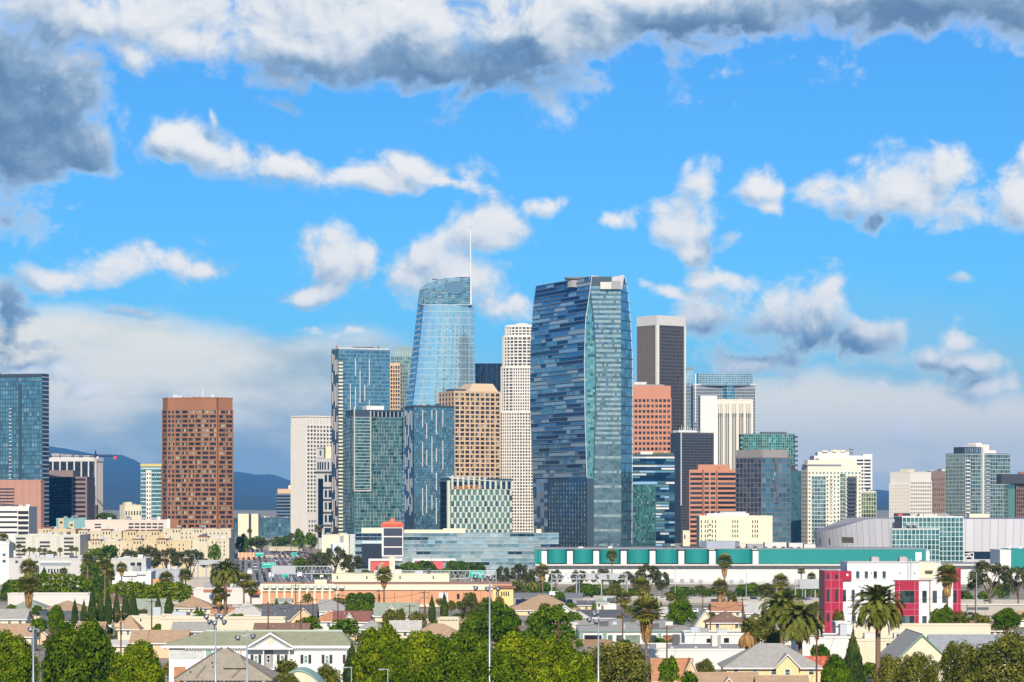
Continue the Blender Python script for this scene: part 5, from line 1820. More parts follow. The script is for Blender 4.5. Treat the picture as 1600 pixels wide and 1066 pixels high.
for (a, c, y, D, m, lab) in ((60, 118, 828, 1690, YELLOW, 'yellow stucco apartment row behind the white garage'), (112, 190, 831, 1700, PALEY, 'pale yellow apartment block with tiled cornice above the left trees'),
                             (186, 262, 832, 1705, YELLOW, 'cream yellow apartment block below the pink garage'), (256, 361, 828, 1690, PALEY, 'long pale yellow apartment block at the foot of the brown tower'),
                             (134, 200, 847, 1640, PALEY, 'lower front apartment wing among the left trees'), (196, 300, 846, 1630, YELLOW, 'lower yellow apartment wing right of centre among the left trees'),
                             (296, 358, 842, 1620, PALEY, 'lower apartment wing with small windows beside the freeway')):
    t = low('apartment_block', lab, a, c, y, D, m, 22, cat='apartments')
    rr = random.Random(int(a) + 7)
    nbay = max(3, int((c - a) / 6.5))
    for j in range(4):
        for i in range(nbay):
            if rr.random() < .82:
                xx = a + 3 + i * (c - a - 5) / nbay
                t.rect('window', DWIN, xx, y + 4 + j * 6.3, xx + 1.5, y + 7.2 + j * 6.3)
    for k in range(max(1, int((c - a) / 38))):
        xa = a + 6 + k * 38 + rr.uniform(0, 8)
        t.rect('tower_bay', m, xa, y - 3.2, xa + 15, 873, n=1.6, dep=8)
        t.rect('tiled_hood', TERRA, xa - 1, y - 4.2, xa + 16, y - 3.0, n=2.2, dep=9)
        for q in range(3):
            t.rect('window', DWIN, xa + 2.5 + q * 4.5, y, xa + 4.2 + q * 4.5, y + 4, n=1.7, dep=.3)

low('white_shed', 'bright white flat-roofed building with two dark openings left of the freeway', 175, 228, 874, 1380, mat('warehouse_grey', ()), 20,
    [('opening', DWIN, 204, 879, 211, 884), ('opening', DWIN, 214, 879, 221, 884), ('chimney', HALLW, 214, 867, 222, 874, -3, 5)])
t = low('modern_house', 'boxy white modern house with small dark windows behind the cypress row', 180, 236, 895, 1250, WHITE, 16,
        [('upper_box', WHITE, 192, 893, 214, 900, 1.0, 6), ('window', WINDOW, 203, 909, 208, 913), ('window', WINDOW, 223, 909, 227, 914), ('window', WINDOW, 186, 907, 189, 913), ('door', DGREY, 213, 914, 218, 922),
         ('side_wing', WHITE, 176, 907, 184, 925, 1.6, 6), ('terrace_rail', STEEL, 196, 897, 228, 898.4, .9, .2)], cat='house')
t = low('container_yard', 'grey ribbed metal shed beside the boxy white modern house', 228, 282, 890, 1290, mat('corrugated_grey', (.40, .41, .43), vary=.1), 12, cat='shed', par=.2)
for k in range(18):
    t.rect('rib', STEEL, 229 + k * 3, 890.5, 230 + k * 3, 915, n=.25, dep=.25)
low('orange_hut', 'small orange stucco hut in front of the ribbed metal shed', 239, 252, 906, 1240, mat('orange_stucco', (.70, .36, .12)), 8, [('door', DWIN, 244, 909, 247, 915)], cat='hut', par=.2)
low('garden_wall', 'curved beige concrete retaining wall beside the freeway gantry', 289, 328, 903, 1260, CONC, 8, cat='wall', par=.3)
low('boundary_wall', 'long cream boundary wall under the clipped hedge at left', 12, 140, 928, 1010, PALE, 6, cat='wall', par=.3)
low('shop_row', 'row of low shops with a red sign band left of the tan brick hall', 298, 408, 921, 1200, PALE, 14,
    [('sign_band', mat('brick_band', (.42, .16, .10)), 318, 921, 362, 925, .4, .5), ('sign_band', mat('shop_red', (.75, .16, .08)), 394, 922, 408, 928, .4, .5), ('blue_sign', mat('shop_blue', (.08, .22, .55)), 327, 929, 333, 935, .5, .5),
     ('shop_window', DWIN, 392, 929, 406, 934), ('shop_window', DWIN, 340, 928, 360, 932)], cat='shops')

# ------------------------------------------------------------------ tan brick hall and its neighbours
def brick_hall():
    D = 1120.0
    f = D / F
    zb = gz(X_(600, D), D) - 1
    root = thing('brick_hall', 'long tan brick hall with cream parapet and white piers', 'building', (X_(408, D), D, zb))
    U = lambda px: (px - 408) * f
    Zr = lambda py: Z_(py, D) - zb
    brick = mat('tan_brick', (.60, .30, .16), vary=.08, scale=.4)
    cap = mat('cream_parapet', (.72, .64, .48), vary=.04)
    b = MB()
    b.prism([(0, 0), (U(800), 0), (U(800), 34), (0, 34)], 0, Zr(913), mtop=1)
    b.build('wall', [brick, mat('tile_edge', (.45, .25, .15))], root)
    boxp('parapet', root, cap, -.4, -.8, Zr(924), U(522), .1, Zr(912.5))
    boxp('parapet', root, cap, U(522), -.6, Zr(922), U(770), .1, Zr(913.5))
    for k in range(11):
        boxp('pier', root, cap, U(409 + k * 11.8) - .3, -.9, 0, U(409 + k * 11.8) + .45, .1, Zr(923.9))
    for k in range(11):
        x = 416 + k * 11.8
        b = MB()
        b.tube((U(x), -1.1, Zr(919)), (U(x), -1.1, Zr(914.5)), 1.3, 1.3, 8)
        b.build('scallop', mat('mint_parapet', (.62, .68, .58)), root)
    boxp('roof_lip', root, mat('tile_edge', ()), 0, 2, Zr(912.4), U(470), 20, Zr(911.4))
    boxp('roof_room', root, cap, U(490), 6, Zr(913), U(509), 16, Zr(907))
    boxp('lower_band', root, cap, U(620), -1.4, Zr(948), U(738), .1, Zr(944.5))
    boxp('lower_wing', root, brick, U(622), -1.0, 0, U(740), .2, Zr(948))
    for x0, y0, x1, y1, m in ((591, 929, 594, 939, DWIN), (714, 928, 718, 936, DWIN), (686, 926, 700, 944, WHITE), (648, 937, 658, 943, SALMON), (634, 914, 646, 915.5, DGREY)):
        boxp('wall_opening', root, m, U(x0), -.3, Zr(y1), U(x1), .1, Zr(y0))
    for k in range(9):
        boxp('pipe', root, mat('rust_pipe', (.28, .14, .08)), U(535 + k * 27), -.35, 0, U(535 + k * 27) + .18, 0, Zr(922))
    return root


brick_hall()
t = low('cream_annex', 'raised cream parapet building with small wall lamps behind the tan brick hall', 519, 702, 898, 1240, mat('cream_render', ()), 20, par=.3)
for k, x in enumerate((526, 572, 624, 676)):
    t.rect('wall_lamp', DSTEEL, x, 900.5, x + 2.4, 903.5, n=.8, dep=.8)
t.rect('window_band', DWIN, 606, 912, 625, 915.5, n=.2)
t.rect('shade_band', GREY, 519, 910, 702, 911.2, n=.15, dep=.2)
t = low('mission_building', 'yellow mission style block with arched slot windows right of the brick hall', 770, 802, 919, 1080, mat('mission_yellow', (.74, .56, .22), vary=.05), 14, par=0)
for x in (776, 779, 784, 787.5, 791, 794.5):
    t.rect('slot_window', DWIN, x - .9, 924.5, x + .9, 931.5, n=.15)
b = MB()
b.prism([(-1, -1), (t.R + 1, -1), (t.R + 1, 15), (-1, 15)], t.H, t.H + .5)
b.build('eaves', TERRA, t.root)
low('white_store', 'white flat store front under the viaduct, above the grey roofed hall', 905, 963, 943, 1080, HALLW, 10, [('dark_strip', DGREY, 905, 940, 963, 942.5, .3, .5)], cat='store', par=.3)


# ------------------------------------------------------------------ crimson and white school
def school():
    D = 800.0
    f = D / F
    zb = gz(X_(1400, D), D) - 1
    root = thing('school_building', 'modern white building with crimson panel towers behind the big palms', 'building', (X_(1288, D), D, zb))
    U = lambda px: (px - 1288) * f
    Zr = lambda py: Z_(py, D) - zb
    RED = mat('crimson_panel', (.36, .012, .045), rough=.45, vary=.04)
    WP = mat('school_white', (.71, .70, .68), vary=.04)
    def prism(name, x0, x1, y0, y1, yt, m):
        b = MB()
        b.prism([(U(x0), y0), (U(x1), y0), (U(x1), y1), (U(x0), y1)], 0, Zr(yt), mtop=1)
        return b.build(name, [m, ROOFG], root)
    prism('lower_block', 1316, 1500, 0, 22, 907, WP)
    prism('upper_block', 1327, 1474, 5, 22, 879, WP)
    prism('crimson_tower', 1288, 1316.5, -1.2, 14, 892, RED)
    boxp('crimson_return', root, RED, U(1316.5), -.8, Zr(907), U(1330), 5, Zr(892.5))
    prism('crimson_tower', 1489, 1500.5, -.9, 14, 888, RED)
    prism('crimson_return', 1474, 1489, 4.4, 14, 887.6, RED)
    boxp('crimson_bay', root, RED, U(1398), -1.0, 0, U(1435), .5, Zr(907.5))
    boxp('parapet', root, WHITE, U(1327), 4.6, Zr(879.6), U(1474), 5.2, Zr(878.2))
    boxp('beige_panel', root, CREAM, U(1440), 4.7, Zr(905), U(1465), 5.1, Zr(880))
    gl = glass('school_glass', [((.05, .09, .10), 3), ((.12, .20, .20), 1), ((.03, .04, .045), 3)], metal=.2)
    dk = DWIN
    def win(x0, y0, x1, y1, n, cols=1, rows=1, m=gl):
        boxp('window_frame', root, mat('window_frame_dark', (.06, .065, .07), rough=.4), U(x0), n - .10, Zr(y1), U(x1), n + .3, Zr(y0))
        for i in range(cols):
            for j in range(rows):
                a = x0 + (x1 - x0) * i / cols + .35
                c = x0 + (x1 - x0) * (i + 1) / cols - .35
                d0 = y0 + (y1 - y0) * j / rows + .35
                d1 = y0 + (y1 - y0) * (j + 1) / rows - .35
                boxp('pane', root, m, U(a), n - .14, Zr(d1), U(c), n, Zr(d0))
    for x in (1341, 1354.5, 1368.5, 1382.5):
        win(x, 893.5, x + 5.2, 905, 5, 1, 1)
    for x in (1317, 1330.5, 1344.5, 1358, 1372, 1387):
        win(x, 921.5, x + 5, 940, 0, 1, 2)
    for x in (1441, 1457, 1472):
        win(x, 923, x + 7, 942, 0, 1, 2)
    for x in (1441, 1330.5, 1344):
        win(x, 962.5, x + 7, 975, 0, 1, 1)
    win(1405.5, 923, 1428, 942, -1.0, 3, 2)
    win(1405.5, 962.5, 1428, 975, -1.0, 3, 1)
    for x in (1290.5, 1304):
        win(x, 897.5, x + 4.5, 904.5, -1.2, 1, 1, dk)
        win(x, 921, x + 4.8, 939.5, -1.2, 1, 1, dk)
        win(x, 958.5, x + 5, 971, -1.2, 1, 1, dk)
    win(1489.4, 922.5, 1494, 941, -.9, 1, 1, dk)
    # pale joints between the crimson panels
    J = mat('panel_joint_pink', (.60, .30, .33))
    for x0, x1, n, ys in ((1288, 1316, -1.2, (906, 919, 941, 955)), (1398, 1435, -1.0, (922.5, 942.5, 952, 961.5)), (1489, 1500, -.9, (905, 921, 943))):
        for y in ys:
            boxp('panel_joint', root, J, U(x0), n - .05, Zr(y + .35), U(x1), n + .1, Zr(y))
    for x, n, yt in ((1297.5, -1.2, 893), (1310.5, -1.2, 893), (1404.4, -1.0, 908), (1428.4, -1.0, 908), (1494.8, -.9, 889)):
        boxp('panel_joint', root, J, U(x), n - .06, 0, U(x + .4), n + .1, Zr(yt))
    boxp('emblem', root, WHITE, U(1322), -.9, Zr(900), U(1325), -.7, Zr(896.5))
    for k in range(30):
        x = 1330 + k * 4.9
        boxp('rail_post', root, STEEL, U(x), .3, Zr(907), U(x + .35), .36, Zr(903.2))
    boxp('handrail', root, STEEL, U(1330), .28, Zr(903.3), U(1475), .38, Zr(902.8))
    for x in (1332, 1364, 1409, 1432):
        boxp('wall_lamp', root, DGREY, U(x), 4.5, Zr(897), U(x + 1.4), 5, Zr(895.4))
    for x in (1368, 1412.5):
        boxp('roof_unit', root, mat('unit_grey', (.45, .42, .40)), U(x), 9, Zr(879), U(x + 12), 13, Zr(872))
        boxp('roof_unit_cap', root, GREY, U(x + 1), 9.6, Zr(872), U(x + 10), 12.5, Zr(870.8))
    b = MB()
    for x in (1422.5, 1427):
        b.tube((U(x), 4.2, Zr(905)), (U(x), 4.2, Zr(874)), .12, .12, 5)
    b.build('exhaust_pipe', STEEL, root)
    boxp('drain_pipe', root, mat('rust_pipe', ()), U(1452), -.5, 0, U(1453.4), -.2, Zr(907))
    boxp('coping', root, mat('drain_brown', (.22, .13, .09)), U(1396), -.4, Zr(907.4), U(1456), .3, Zr(906.4))
    boxp('canopy', root, mat('drain_brown', ()), U(1449), 3.2, Zr(893.5), U(1461), 5, Zr(892))


school()
t = low('garden_wall', 'long cream stucco wall in front of the crimson and white school', 1306, 1548, 976, 700, mat('wall_stucco', (.66, .58, .42), vary=.06), 3, cat='wall', par=.2)

# ------------------------------------------------------------------ freeway, viaduct, traffic
ASPH = mat('freeway_concrete', (.27, .255, .24), vary=.12, scale=.08)
FA, FB, FWID = Vector((-104, 1235)), Vector((-212, 2330)), 66.0
FZ0, FZ1 = 7.5, 6.4


def freeway():
    d = (FB - FA).normalized()
    n = Vector((d.y, -d.x))
    L = (FB - FA).length
    b = MB()
    N = 40
    P = lambda u, s, dz=0: (FA + d * u + n * s).to_tuple() + (FZ0 + (FZ1 - FZ0) * u / L + dz,)
    def strip(m, s0, s1, dz):
        for k in range(N):
            u0, u1 = L * k / N, L * (k + 1) / N
            m.face([P(u0, s0, dz), P(u0, s1, dz), P(u1, s1, dz), P(u1, s0, dz)])
    strip(b, -FWID / 2, FWID / 2, 0)
    for s in (-FWID / 2, FWID / 2):
        for k in range(N):
            u0, u1 = L * k / N, L * (k + 1) / N
            q = [P(u0, s, -9), P(u1, s, -9), P(u1, s, 0), P(u0, s, 0)]
            b.face(q if s > 0 else q[::-1])
    b.face([P(0, -FWID / 2, -9), P(0, FWID / 2, -9), P(0, FWID / 2), P(0, -FWID / 2)])
    o = b.build('freeway', ASPH)
    o['kind'] = 'structure'
    for s, w, h in ((-FWID / 2 + .3, .5, 1.1), (0, .7, 1.2), (FWID / 2 - .3, .5, 1.1)):
        m = MB()
        for k in range(N):
            u0, u1 = L * k / N, L * (k + 1) / N
            for a, c in ((s - w / 2, s + w / 2),):
                m.face([P(u0, a, h), P(u0, c, h), P(u1, c, h), P(u1, a, h)])
                m.face([P(u0, a, 0), P(u0, a, h), P(u1, a, h), P(u1, a, 0)])
                m.face([P(u1, c, 0), P(u1, c, h), P(u0, c, h), P(u0, c, 0)])
            if k == 0:
                m.face([P(u0, s - w / 2, 0), P(u0, s + w / 2, 0), P(u0, s + w / 2, h), P(u0, s - w / 2, h)])
        m.build('median_barrier', CONC, o)
    lm = MB()
    for s in [-FWID / 2 + 3 + 3.7 * i for i in range(8)] + [3 + 3.7 * i for i in range(8)]:
        u = 0
        while u < L - 8:
            q = [P(u, s - .09, .004), P(u, s + .09, .004), P(u + 5, s + .09, .004), P(u + 5, s - .09, .004)]
            lm.face(q)
            u += 14
    lm.build('lane_markings', WHITE, o, 'stuff')
    return P, L


FP, FL = freeway()


def car_mesh(name, col, kind):
    """one car, nose towards +x: lofted body, glasshouse, wheels"""
    paint = mat(name + '_paint', col, rough=.3, vary=.02, spec=.5)
    b = MB()
    prof = {'sedan': [(-2.3, .35), (-2.3, .85), (-1.6, .95), (-1.0, 1.42), (.35, 1.45), (1.1, .98), (2.2, .82), (2.3, .35)],
            'suv': [(-2.35, .4), (-2.35, 1.1), (-2.1, 1.72), (.4, 1.75), (1.15, 1.12), (2.3, 1.0), (2.35, .4)],
            'van': [(-2.6, .4), (-2.6, 2.1), (1.4, 2.1), (2.2, 1.2), (2.7, 1.05), (2.7, .4)],
            'truck': [(-4.2, .6), (-4.2, 3.1), (2.0, 3.1), (2.05, 2.3), (3.2, 2.2), (3.6, 1.2), (3.6, .6)]}[kind]
    w = {'sedan': .9, 'suv': .95, 'van': 1.0, 'truck': 1.2}[kind]
    zmax = max(p[1] for p in prof)
    n = len(prof)
    k = len(b.v)
    for s in (-1, 1):
        for x, z in prof:
            t_ = w * (1 - .16 * max(0, (z - 1.0) / max(.3, zmax - 1.0)) if kind != 'truck' else 1)
            b.v.append((x, s * t_, z))
    b.f += [tuple(range(n))[::-1] if False else tuple(range(n)), tuple(range(2 * n - 1, n - 1, -1))]
    b.mi += [0, 0]
    b.r += [0, 0]
    for i in range(n):
        j = (i + 1) % n
        b.f.append((i, n + i, n + j, j))
        (x0, z0), (x1, z1) = prof[i], prof[j]
        up = abs(z1 - z0) > .3 and min(z0, z1) > .8 and kind != 'truck'
        b.mi.append(1 if up else 0)
        b.r.append(.3)
    if kind != 'truck':
        zt, z0 = zmax - .08, (.98 if kind == 'sedan' else 1.12)
        xa, xb = {'sedan': (-1.3, .75), 'suv': (-2.0, .7), 'van': (-.2, 1.5)}[kind]
        for s in (-1, 1):
            yy = s * (w * .995 + .01)
            yt = s * (w * .86 + .01)
            q = [(xa, yy, z0), (xb, yy, z0), (xb - .45, yt, zt), (xa + .3, yt, zt)]
            b.face(q if s < 0 else q[::-1], 1, .4)
    for x in (prof[0][0] + .85, prof[-1][0] - .85):
        for s in (-1, 1):
            b.tube((x, s * (w - .22), .34), (x, s * (w + .02), .34), .34, .34, 10, 2)
    return b.mesh(name, [paint, DWIN, mat('tyre', (.02, .02, .02), rough=.9)])


CARS = [car_mesh('white_car', (.75, .75, .73), 'sedan'), car_mesh('silver_car', (.42, .43, .44), 'sedan'), car_mesh('black_car', (.02, .02, .025), 'sedan'),
        car_mesh('grey_suv', (.16, .17, .18), 'suv'), car_mesh('white_suv', (.72, .72, .72), 'suv'), car_mesh('red_car', (.40, .03, .03), 'sedan'),
        car_mesh('blue_car', (.05, .09, .22), 'suv'), car_mesh('white_van', (.78, .78, .77), 'van'), car_mesh('white_truck', (.80, .79, .77), 'truck'), car_mesh('tan_car', (.40, .33, .24), 'suv')]
CNAME = ['white sedan', 'silver sedan', 'black sedan', 'grey off-roader', 'white off-roader', 'dark red sedan', 'blue off-roader', 'white van', 'white box truck', 'tan off-roader']
rr = random.Random(12)
dv = (FB - FA).normalized()
slots = []
for side in (-1, 1):
    for lane in range(8):
        s = side * (2.6 + 3.7 * lane + 1.2)
        u = rr.uniform(2, 12)
        while u < FL - 8:
            ci = rr.choices(range(10), (6, 5, 5, 4, 4, 2, 2, 1.5, .8, 2))[0]
            p = FP(u, s)
            if 318 < 800 + p[0] / p[1] * F < 575:
                slots.append((u, p, ci, side))
            u += (7.5 + 9 * rr.random() ** 2) * (1.7 if u < 200 else 1.1)
slots.sort(key=lambda q: q[0])
yaw = math.atan2(dv.y, dv.x)
far = MB()
for k, (u, p, ci, side) in enumerate(slots):
    a_ = yaw + (math.pi if side < 0 else 0)
    if k < 290:
        o = obj(CARS[ci].name, CARS[ci], None, p, a_)
        tag(o, CNAME[ci] + ' in the dense freeway traffic', 'car', 'cars on the freeway')
    else:
        c, s_ = math.cos(a_), math.sin(a_)
        w, l, h = .9, 2.2, rr.choice((.8, .8, 1.0, 1.5))
        for (x0, x1, z0, z1, mi) in ((-l, l, .3, h, ci % 5), (-l * .6, l * .4, h, h + .55, 5)):
            q = [(p[0] + c * x - s_ * y, p[1] + s_ * x + c * y) for x, y in ((x0, -w), (x1, -w), (x1, w), (x0, w))]
            far.prism(q, p[2] + z0, p[2] + z1, mi, mtop=ci % 5)
o = far.build('distant_traffic', [MATS['white_car_paint'], MATS['silver_car_paint'], MATS['black_car_paint'], MATS['grey_suv_paint'], MATS['red_car_paint'], DWIN])
o['kind'] = 'stuff'
tag(o, 'far cars packed bumper to bumper towards the overpass', 'traffic')


def viaduct():
    D = 1200.0
    zt = Z_(937, D)
    root = thing('viaduct', 'pale concrete freeway viaduct crossing behind the houses on the right', 'bridge', (X_(905, D), D, 0))
    x1 = X_(1640, D) - X_(905, D)
    b = MB()
    b.prism([(0, 0), (x1, -60), (x1, -34), (0, 26)], zt - 2.2, zt - .2, mtop=1)
    b.face([(0, 26, zt - 2.2), (x1, -34, zt - 2.2), (x1, -60, zt - 2.2), (0, 0, zt - 2.2)])
    b.build('deck', [CONC, ASPH], root)
    a = math.atan2(-60, x1)
    L = math.hypot(60, x1)
    boxp('barrier', root, CONC, 0, -.4, zt - 1.0, L, .1, zt + .9, a)
    boxp('barrier', root, CONC, 0, 25.5, zt - .2, L, 26, zt + .9, a)
    boxp('fascia', root, mat('pale_fascia', (.50, .45, .37), vary=.12, streak=True), 0, -.15, zt - 3.2, L, .5, zt - 2.0, a)
    k = 10
    while k < L:
        boxp('column', root, CONC, k, 8, gz(X_(905, D) + k, D) - 2, k + 1.6, 12, zt - 2.1, a)
        k += 24
    return root, zt, a


VR, VZ, VA = viaduct()
for k, (px, ci, lab) in enumerate(((868, 7, 'white passenger van on the slip road behind the solar roof'), (1234, 0, 'white sedan on the viaduct left of the twin palms'), (1074, 2, 'black sedan on the viaduct behind the cypresses'),
                                   (1180, 6, 'blue off-roader on the viaduct near the tall palm pair'), (1262, 6, 'blue off-roader on the viaduct beside the crimson building'), (1038, 4, 'white off-roader on the viaduct left of the lamp post'), (1545, 3, 'grey off-roader on the viaduct right of the crimson building'))):
    D = 1200.0 - 60 * (px - 905) / 735 + 8
    x = X_(px, D)
    z = VZ - .2
    if px < 905:
        D, z = 1215.0, Z_(931.5, 1215.0)
        x = X_(px, D)
    o = obj(CARS[ci].name, CARS[ci], None, (x, D, z), VA)
    tag(o, lab, 'car', 'cars on the viaduct')
b = MB()
b.prism([(X_(770, 1190), 1190), (X_(910, 1190), 1190), (X_(912, 1260), 1262), (X_(770, 1260), 1262)], -2, Z_(931.7, 1215.0))
o = b.build('slip_road', ASPH)
o['kind'] = 'structure'

# far overpasses crossing the freeway
for (x0, x1, y0, y1, D, lab) in ((358, 470, 869.5, 873, 1980.0, 'low cream overpass crossing above the jammed freeway'), (420, 472, 856, 861, 2150.0, 'higher cream flyover curving behind the green signs'), (378, 470, 845, 849, 2350.0, 'farthest dark flyover below the white tower')):
    zt = Z_(y0, D)
    r = thing('overpass', lab, 'bridge', (X_(x0, D), D, 0))
    L = X_(x1, D) - X_(x0, D)
    m = CONC if y0 < 850 else mat('cream_concrete', (.56, .48, .34), vary=.1)
    if y0 < 850:
        m = mat('dark_slate', (.10, .105, .11))  # plain dark grey for the farthest flyover
    boxp('deck', r, m, 0, 0, Z_(y1, D), L, 14, zt)
    boxp('barrier', r, m, -.2, -.3, zt - .1, L + .2, .2, zt + .9)
    for k in range(3):
        boxp('column', r, CONC, L * (.12 + .38 * k), 5, -4, L * (.12 + .38 * k) + 2, 8, Z_(y1, D) + .02)
t = low('noise_barrier', 'peach coloured sound wall panel beside the far green sign', 372, 398, 863.5, 1900, mat('peach_panel', (.62, .34, .18)), 2, cat='barrier', par=.1)
for k in range(5):
    t.rect('panel_post', CREAM, 372 + k * 6, 863, 373 + k * 6, 872, n=.2)

SIGNG = mat('sign_green', (.0, .42, .32), rough=.45, vary=.03)


def sign(label, x0, y0, x1, y1, D, words=(), post=True, arrows=False):
    f = D / F
    zb = gz(X_(x0, D), D)
    r = thing('highway_sign', label, 'sign', (X_(x0, D), D, zb))
    W, zlo, zhi = (x1 - x0) * f, Z_(y1, D) - zb, Z_(y0, D) - zb
    boxp('border', r, WHITE, 0, 0, zlo, W, .15, zhi)
    boxp('panel', r, SIGNG, .12, -.06, zlo + .12, W - .12, .05, zhi - .12)
    if arrows:
        for k in (.22, .72):
            b = MB()
            c = W * k
            z0 = zlo + (zhi - zlo) * .14
            h = (zhi - zlo) * .22
            b.face([(c, -.12, z0), (c + h * .6, -.12, z0 + h * .55), (c + h * .18, -.12, z0 + h * .55), (c + h * .18, -.12, z0 + h), (c - h * .18, -.12, z0 + h), (c - h * .18, -.12, z0 + h * .55), (c - h * .6, -.12, z0 + h * .55)])
            b.build('arrow', WHITE, r)
    if W > 5:
        b = MB()
        rq = random.Random(int(x0))
        u = W * .12
        while u < W * .88:      # a line of print too small to read
            w_ = rq.uniform(.18, .34)
            if rq.random() < .86:
                b.box(u, -.09, zlo + (zhi - zlo) * .58, u + w_, -.05, zlo + (zhi - zlo) * rq.uniform(.72, .8))
            u += w_ + .1
        b.build('legend', WHITE, r, 'stuff')
    if post:
        for k in (.15, .85):
            boxp('post', r, STEEL, W * k - .12, .16, 0, W * k + .12, .4, zhi)
    return r, W, zlo, zhi


sign('green overhead freeway sign with two small arrows beside the tall stadium pole', 733, 892, 757, 903, 1290.0, post=True, arrows=True)
sign('wide green freeway sign above the jammed traffic', 409, 879, 430.5, 887.5, 1500.0)
sign('small green sign under the long sign gantry', 441, 897, 451, 903, 1400.0)
sign('green sign panel on the far cream overpass', 397.5, 863, 412.5, 869.5, 1940.0)
sign('small green sign at the right end of the far overpass', 455.5, 863.5, 464, 869.5, 1940.0)


def gantry(label, x0, x1, y0, y1, D, nd_=12, base=True, back=None):
    f = D / F
    zb = gz(X_(x0, D), D)
    r = thing('sign_gantry', label, 'gantry', (X_(x0, D), D, zb))
    W, z0, z1 = (x1 - x0) * f, Z_(y1, D) - zb, Z_(y0, D) - zb
    for z in (z0, z1):
        boxp('chord', r, STEEL, 0, -.15, z - .15, W, .15, z + .15)
        boxp('chord', r, STEEL, 0, 1.35, z - .15, W, 1.65, z + .15)
    for k in range(nd_):
        b = MB()
        b.tube((W * k / nd_, 0, z0), (W * (k + .8) / nd_, 0, z1), .13, .13, 4)
        b.tube((W * (k + .8) / nd_, 0, z1), (W * (k + 1) / nd_, 0, z0), .1, .1, 4)
        b.build('brace', STEEL, r)
    if base:
        for k in (.0, .33, .66, 1.0):
            b = MB()
            b.tube((W * k, .7, -1), (W * k, .7, z1), .32, .26, 8)
            b.build('post', STEEL, r)
    if back:
        for a, c in back:
            boxp('sign_back', r, mat('sign_back_grey', (.42, .42, .42), metal=.3, rough=.5), (a - x0) * f, -.6, z0 - .3, (c - x0) * f, -.4, z1 + .3)
    return r


gantry('long steel truss sign gantry left of the cream annex', 424, 519, 885, 896.5, 1330.0, 16, back=((425, 462),))
gantry('steel sign gantry with pale sign backs behind the left date palm', 309, 348, 876, 882, 1400.0, 6, back=((311, 346),))
gantry('low steel catwalk gantry behind the cream annex', 620, 703, 892, 897.5, 1300.0, 14)
gantry('grey gantry carrying the two-arrow green sign', 703, 775, 892, 904, 1295.0, 10)
gantry('steel gantry with dark sign backs above the solar roof', 862, 980, 897, 905, 1260.0, 14, back=((915, 930), (936, 948), (952, 966)))
gantry('steel gantry left of the crimson building', 1243, 1290, 906, 919, 1230.0, 7, back=((1250, 1287),))


# ------------------------------------------------------------------ vegetation
def leafmat(name, dark, mid, light, trans=.3):
    m = bpy.data.materials.new(name)
    m.use_nodes = True
    t = m.node_tree
    t.nodes.clear()
    a = nd(t, 'ShaderNodeAttribute', attribute_name='rnd').outputs['Fac']
    oi = nd(t, 'ShaderNodeObjectInfo').outputs['Random']
    pos = nd(t, 'ShaderNodeNewGeometry').outputs['Position']
    n = nd(t, 'ShaderNodeTexNoise', {'Vector': pos, 'Scale': .28, 'Detail': 4.0, 'Roughness': .6}).outputs[0]
    k = mth(t, 'ADD', mth(t, 'MULTIPLY', a, .55), mth(t, 'MULTIPLY', mth(t, 'SUBTRACT', n, .32), 1.25))
    k = mth(t, 'ADD', k, mth(t, 'MULTIPLY', mth(t, 'SUBTRACT', oi, .5), .18))
    cr = nd(t, 'ShaderNodeValToRGB', {0: k})
    e = cr.color_ramp.elements
    e[0].position, e[0].color = .12, (*dark, 1)
    e[1].position, e[1].color = .85, (*light, 1)
    e.new(.5).color = (*mid, 1)
    d = nd(t, 'ShaderNodeBsdfDiffuse', {0: cr.outputs[0]})
    tr = nd(t, 'ShaderNodeBsdfTranslucent', {0: cr.outputs[0]})
    mx = nd(t, 'ShaderNodeMixShader', {0: trans, 1: d.outputs[0], 2: tr.outputs[0]})
    nd(t, 'ShaderNodeOutputMaterial', {0: mx.outputs[0]})
    MATS[name] = m
    return m


L_FICUS = leafmat('ficus_leaf', (.042, .086, .003), (.150, .218, .005), (.35, .375, .012))
L_DARK = leafmat('dark_leaf', (.036, .086, .004), (.100, .180, .006), (.21, .27, .012))
L_LAUREL = leafmat('laurel_leaf', (.032, .074, .004), (.105, .172, .006), (.25, .295, .014))
L_EUCA = leafmat('eucalyptus_leaf', (.040, .052, .016), (.100, .112, .032), (.20, .20, .060))
L_OLIVE = leafmat('olive_leaf', (.050, .066, .010), (.150, .160, .020), (.30, .27, .050))
L_CYP = leafmat('cypress_leaf', (.022, .045, .012), (.055, .088, .018), (.11, .14, .024))
L_PALM = leafmat('palm_frond', (.065, .085, .012), (.170, .190, .026), (.36, .34, .07))
L_FAN = leafmat('fan_leaf', (.11, .12, .018), (.25, .25, .035), (.44, .40, .08), .4)
L_DEAD = leafmat('dead_frond', (.15, .075, .025), (.36, .20, .07), (.56, .36, .14), .15)
BARK = mat('bark', (.16, .115, .08), vary=.2, scale=1.2)
PBARK = mat('palm_bark', (.20, .125, .075), vary=.22, scale=2.0)


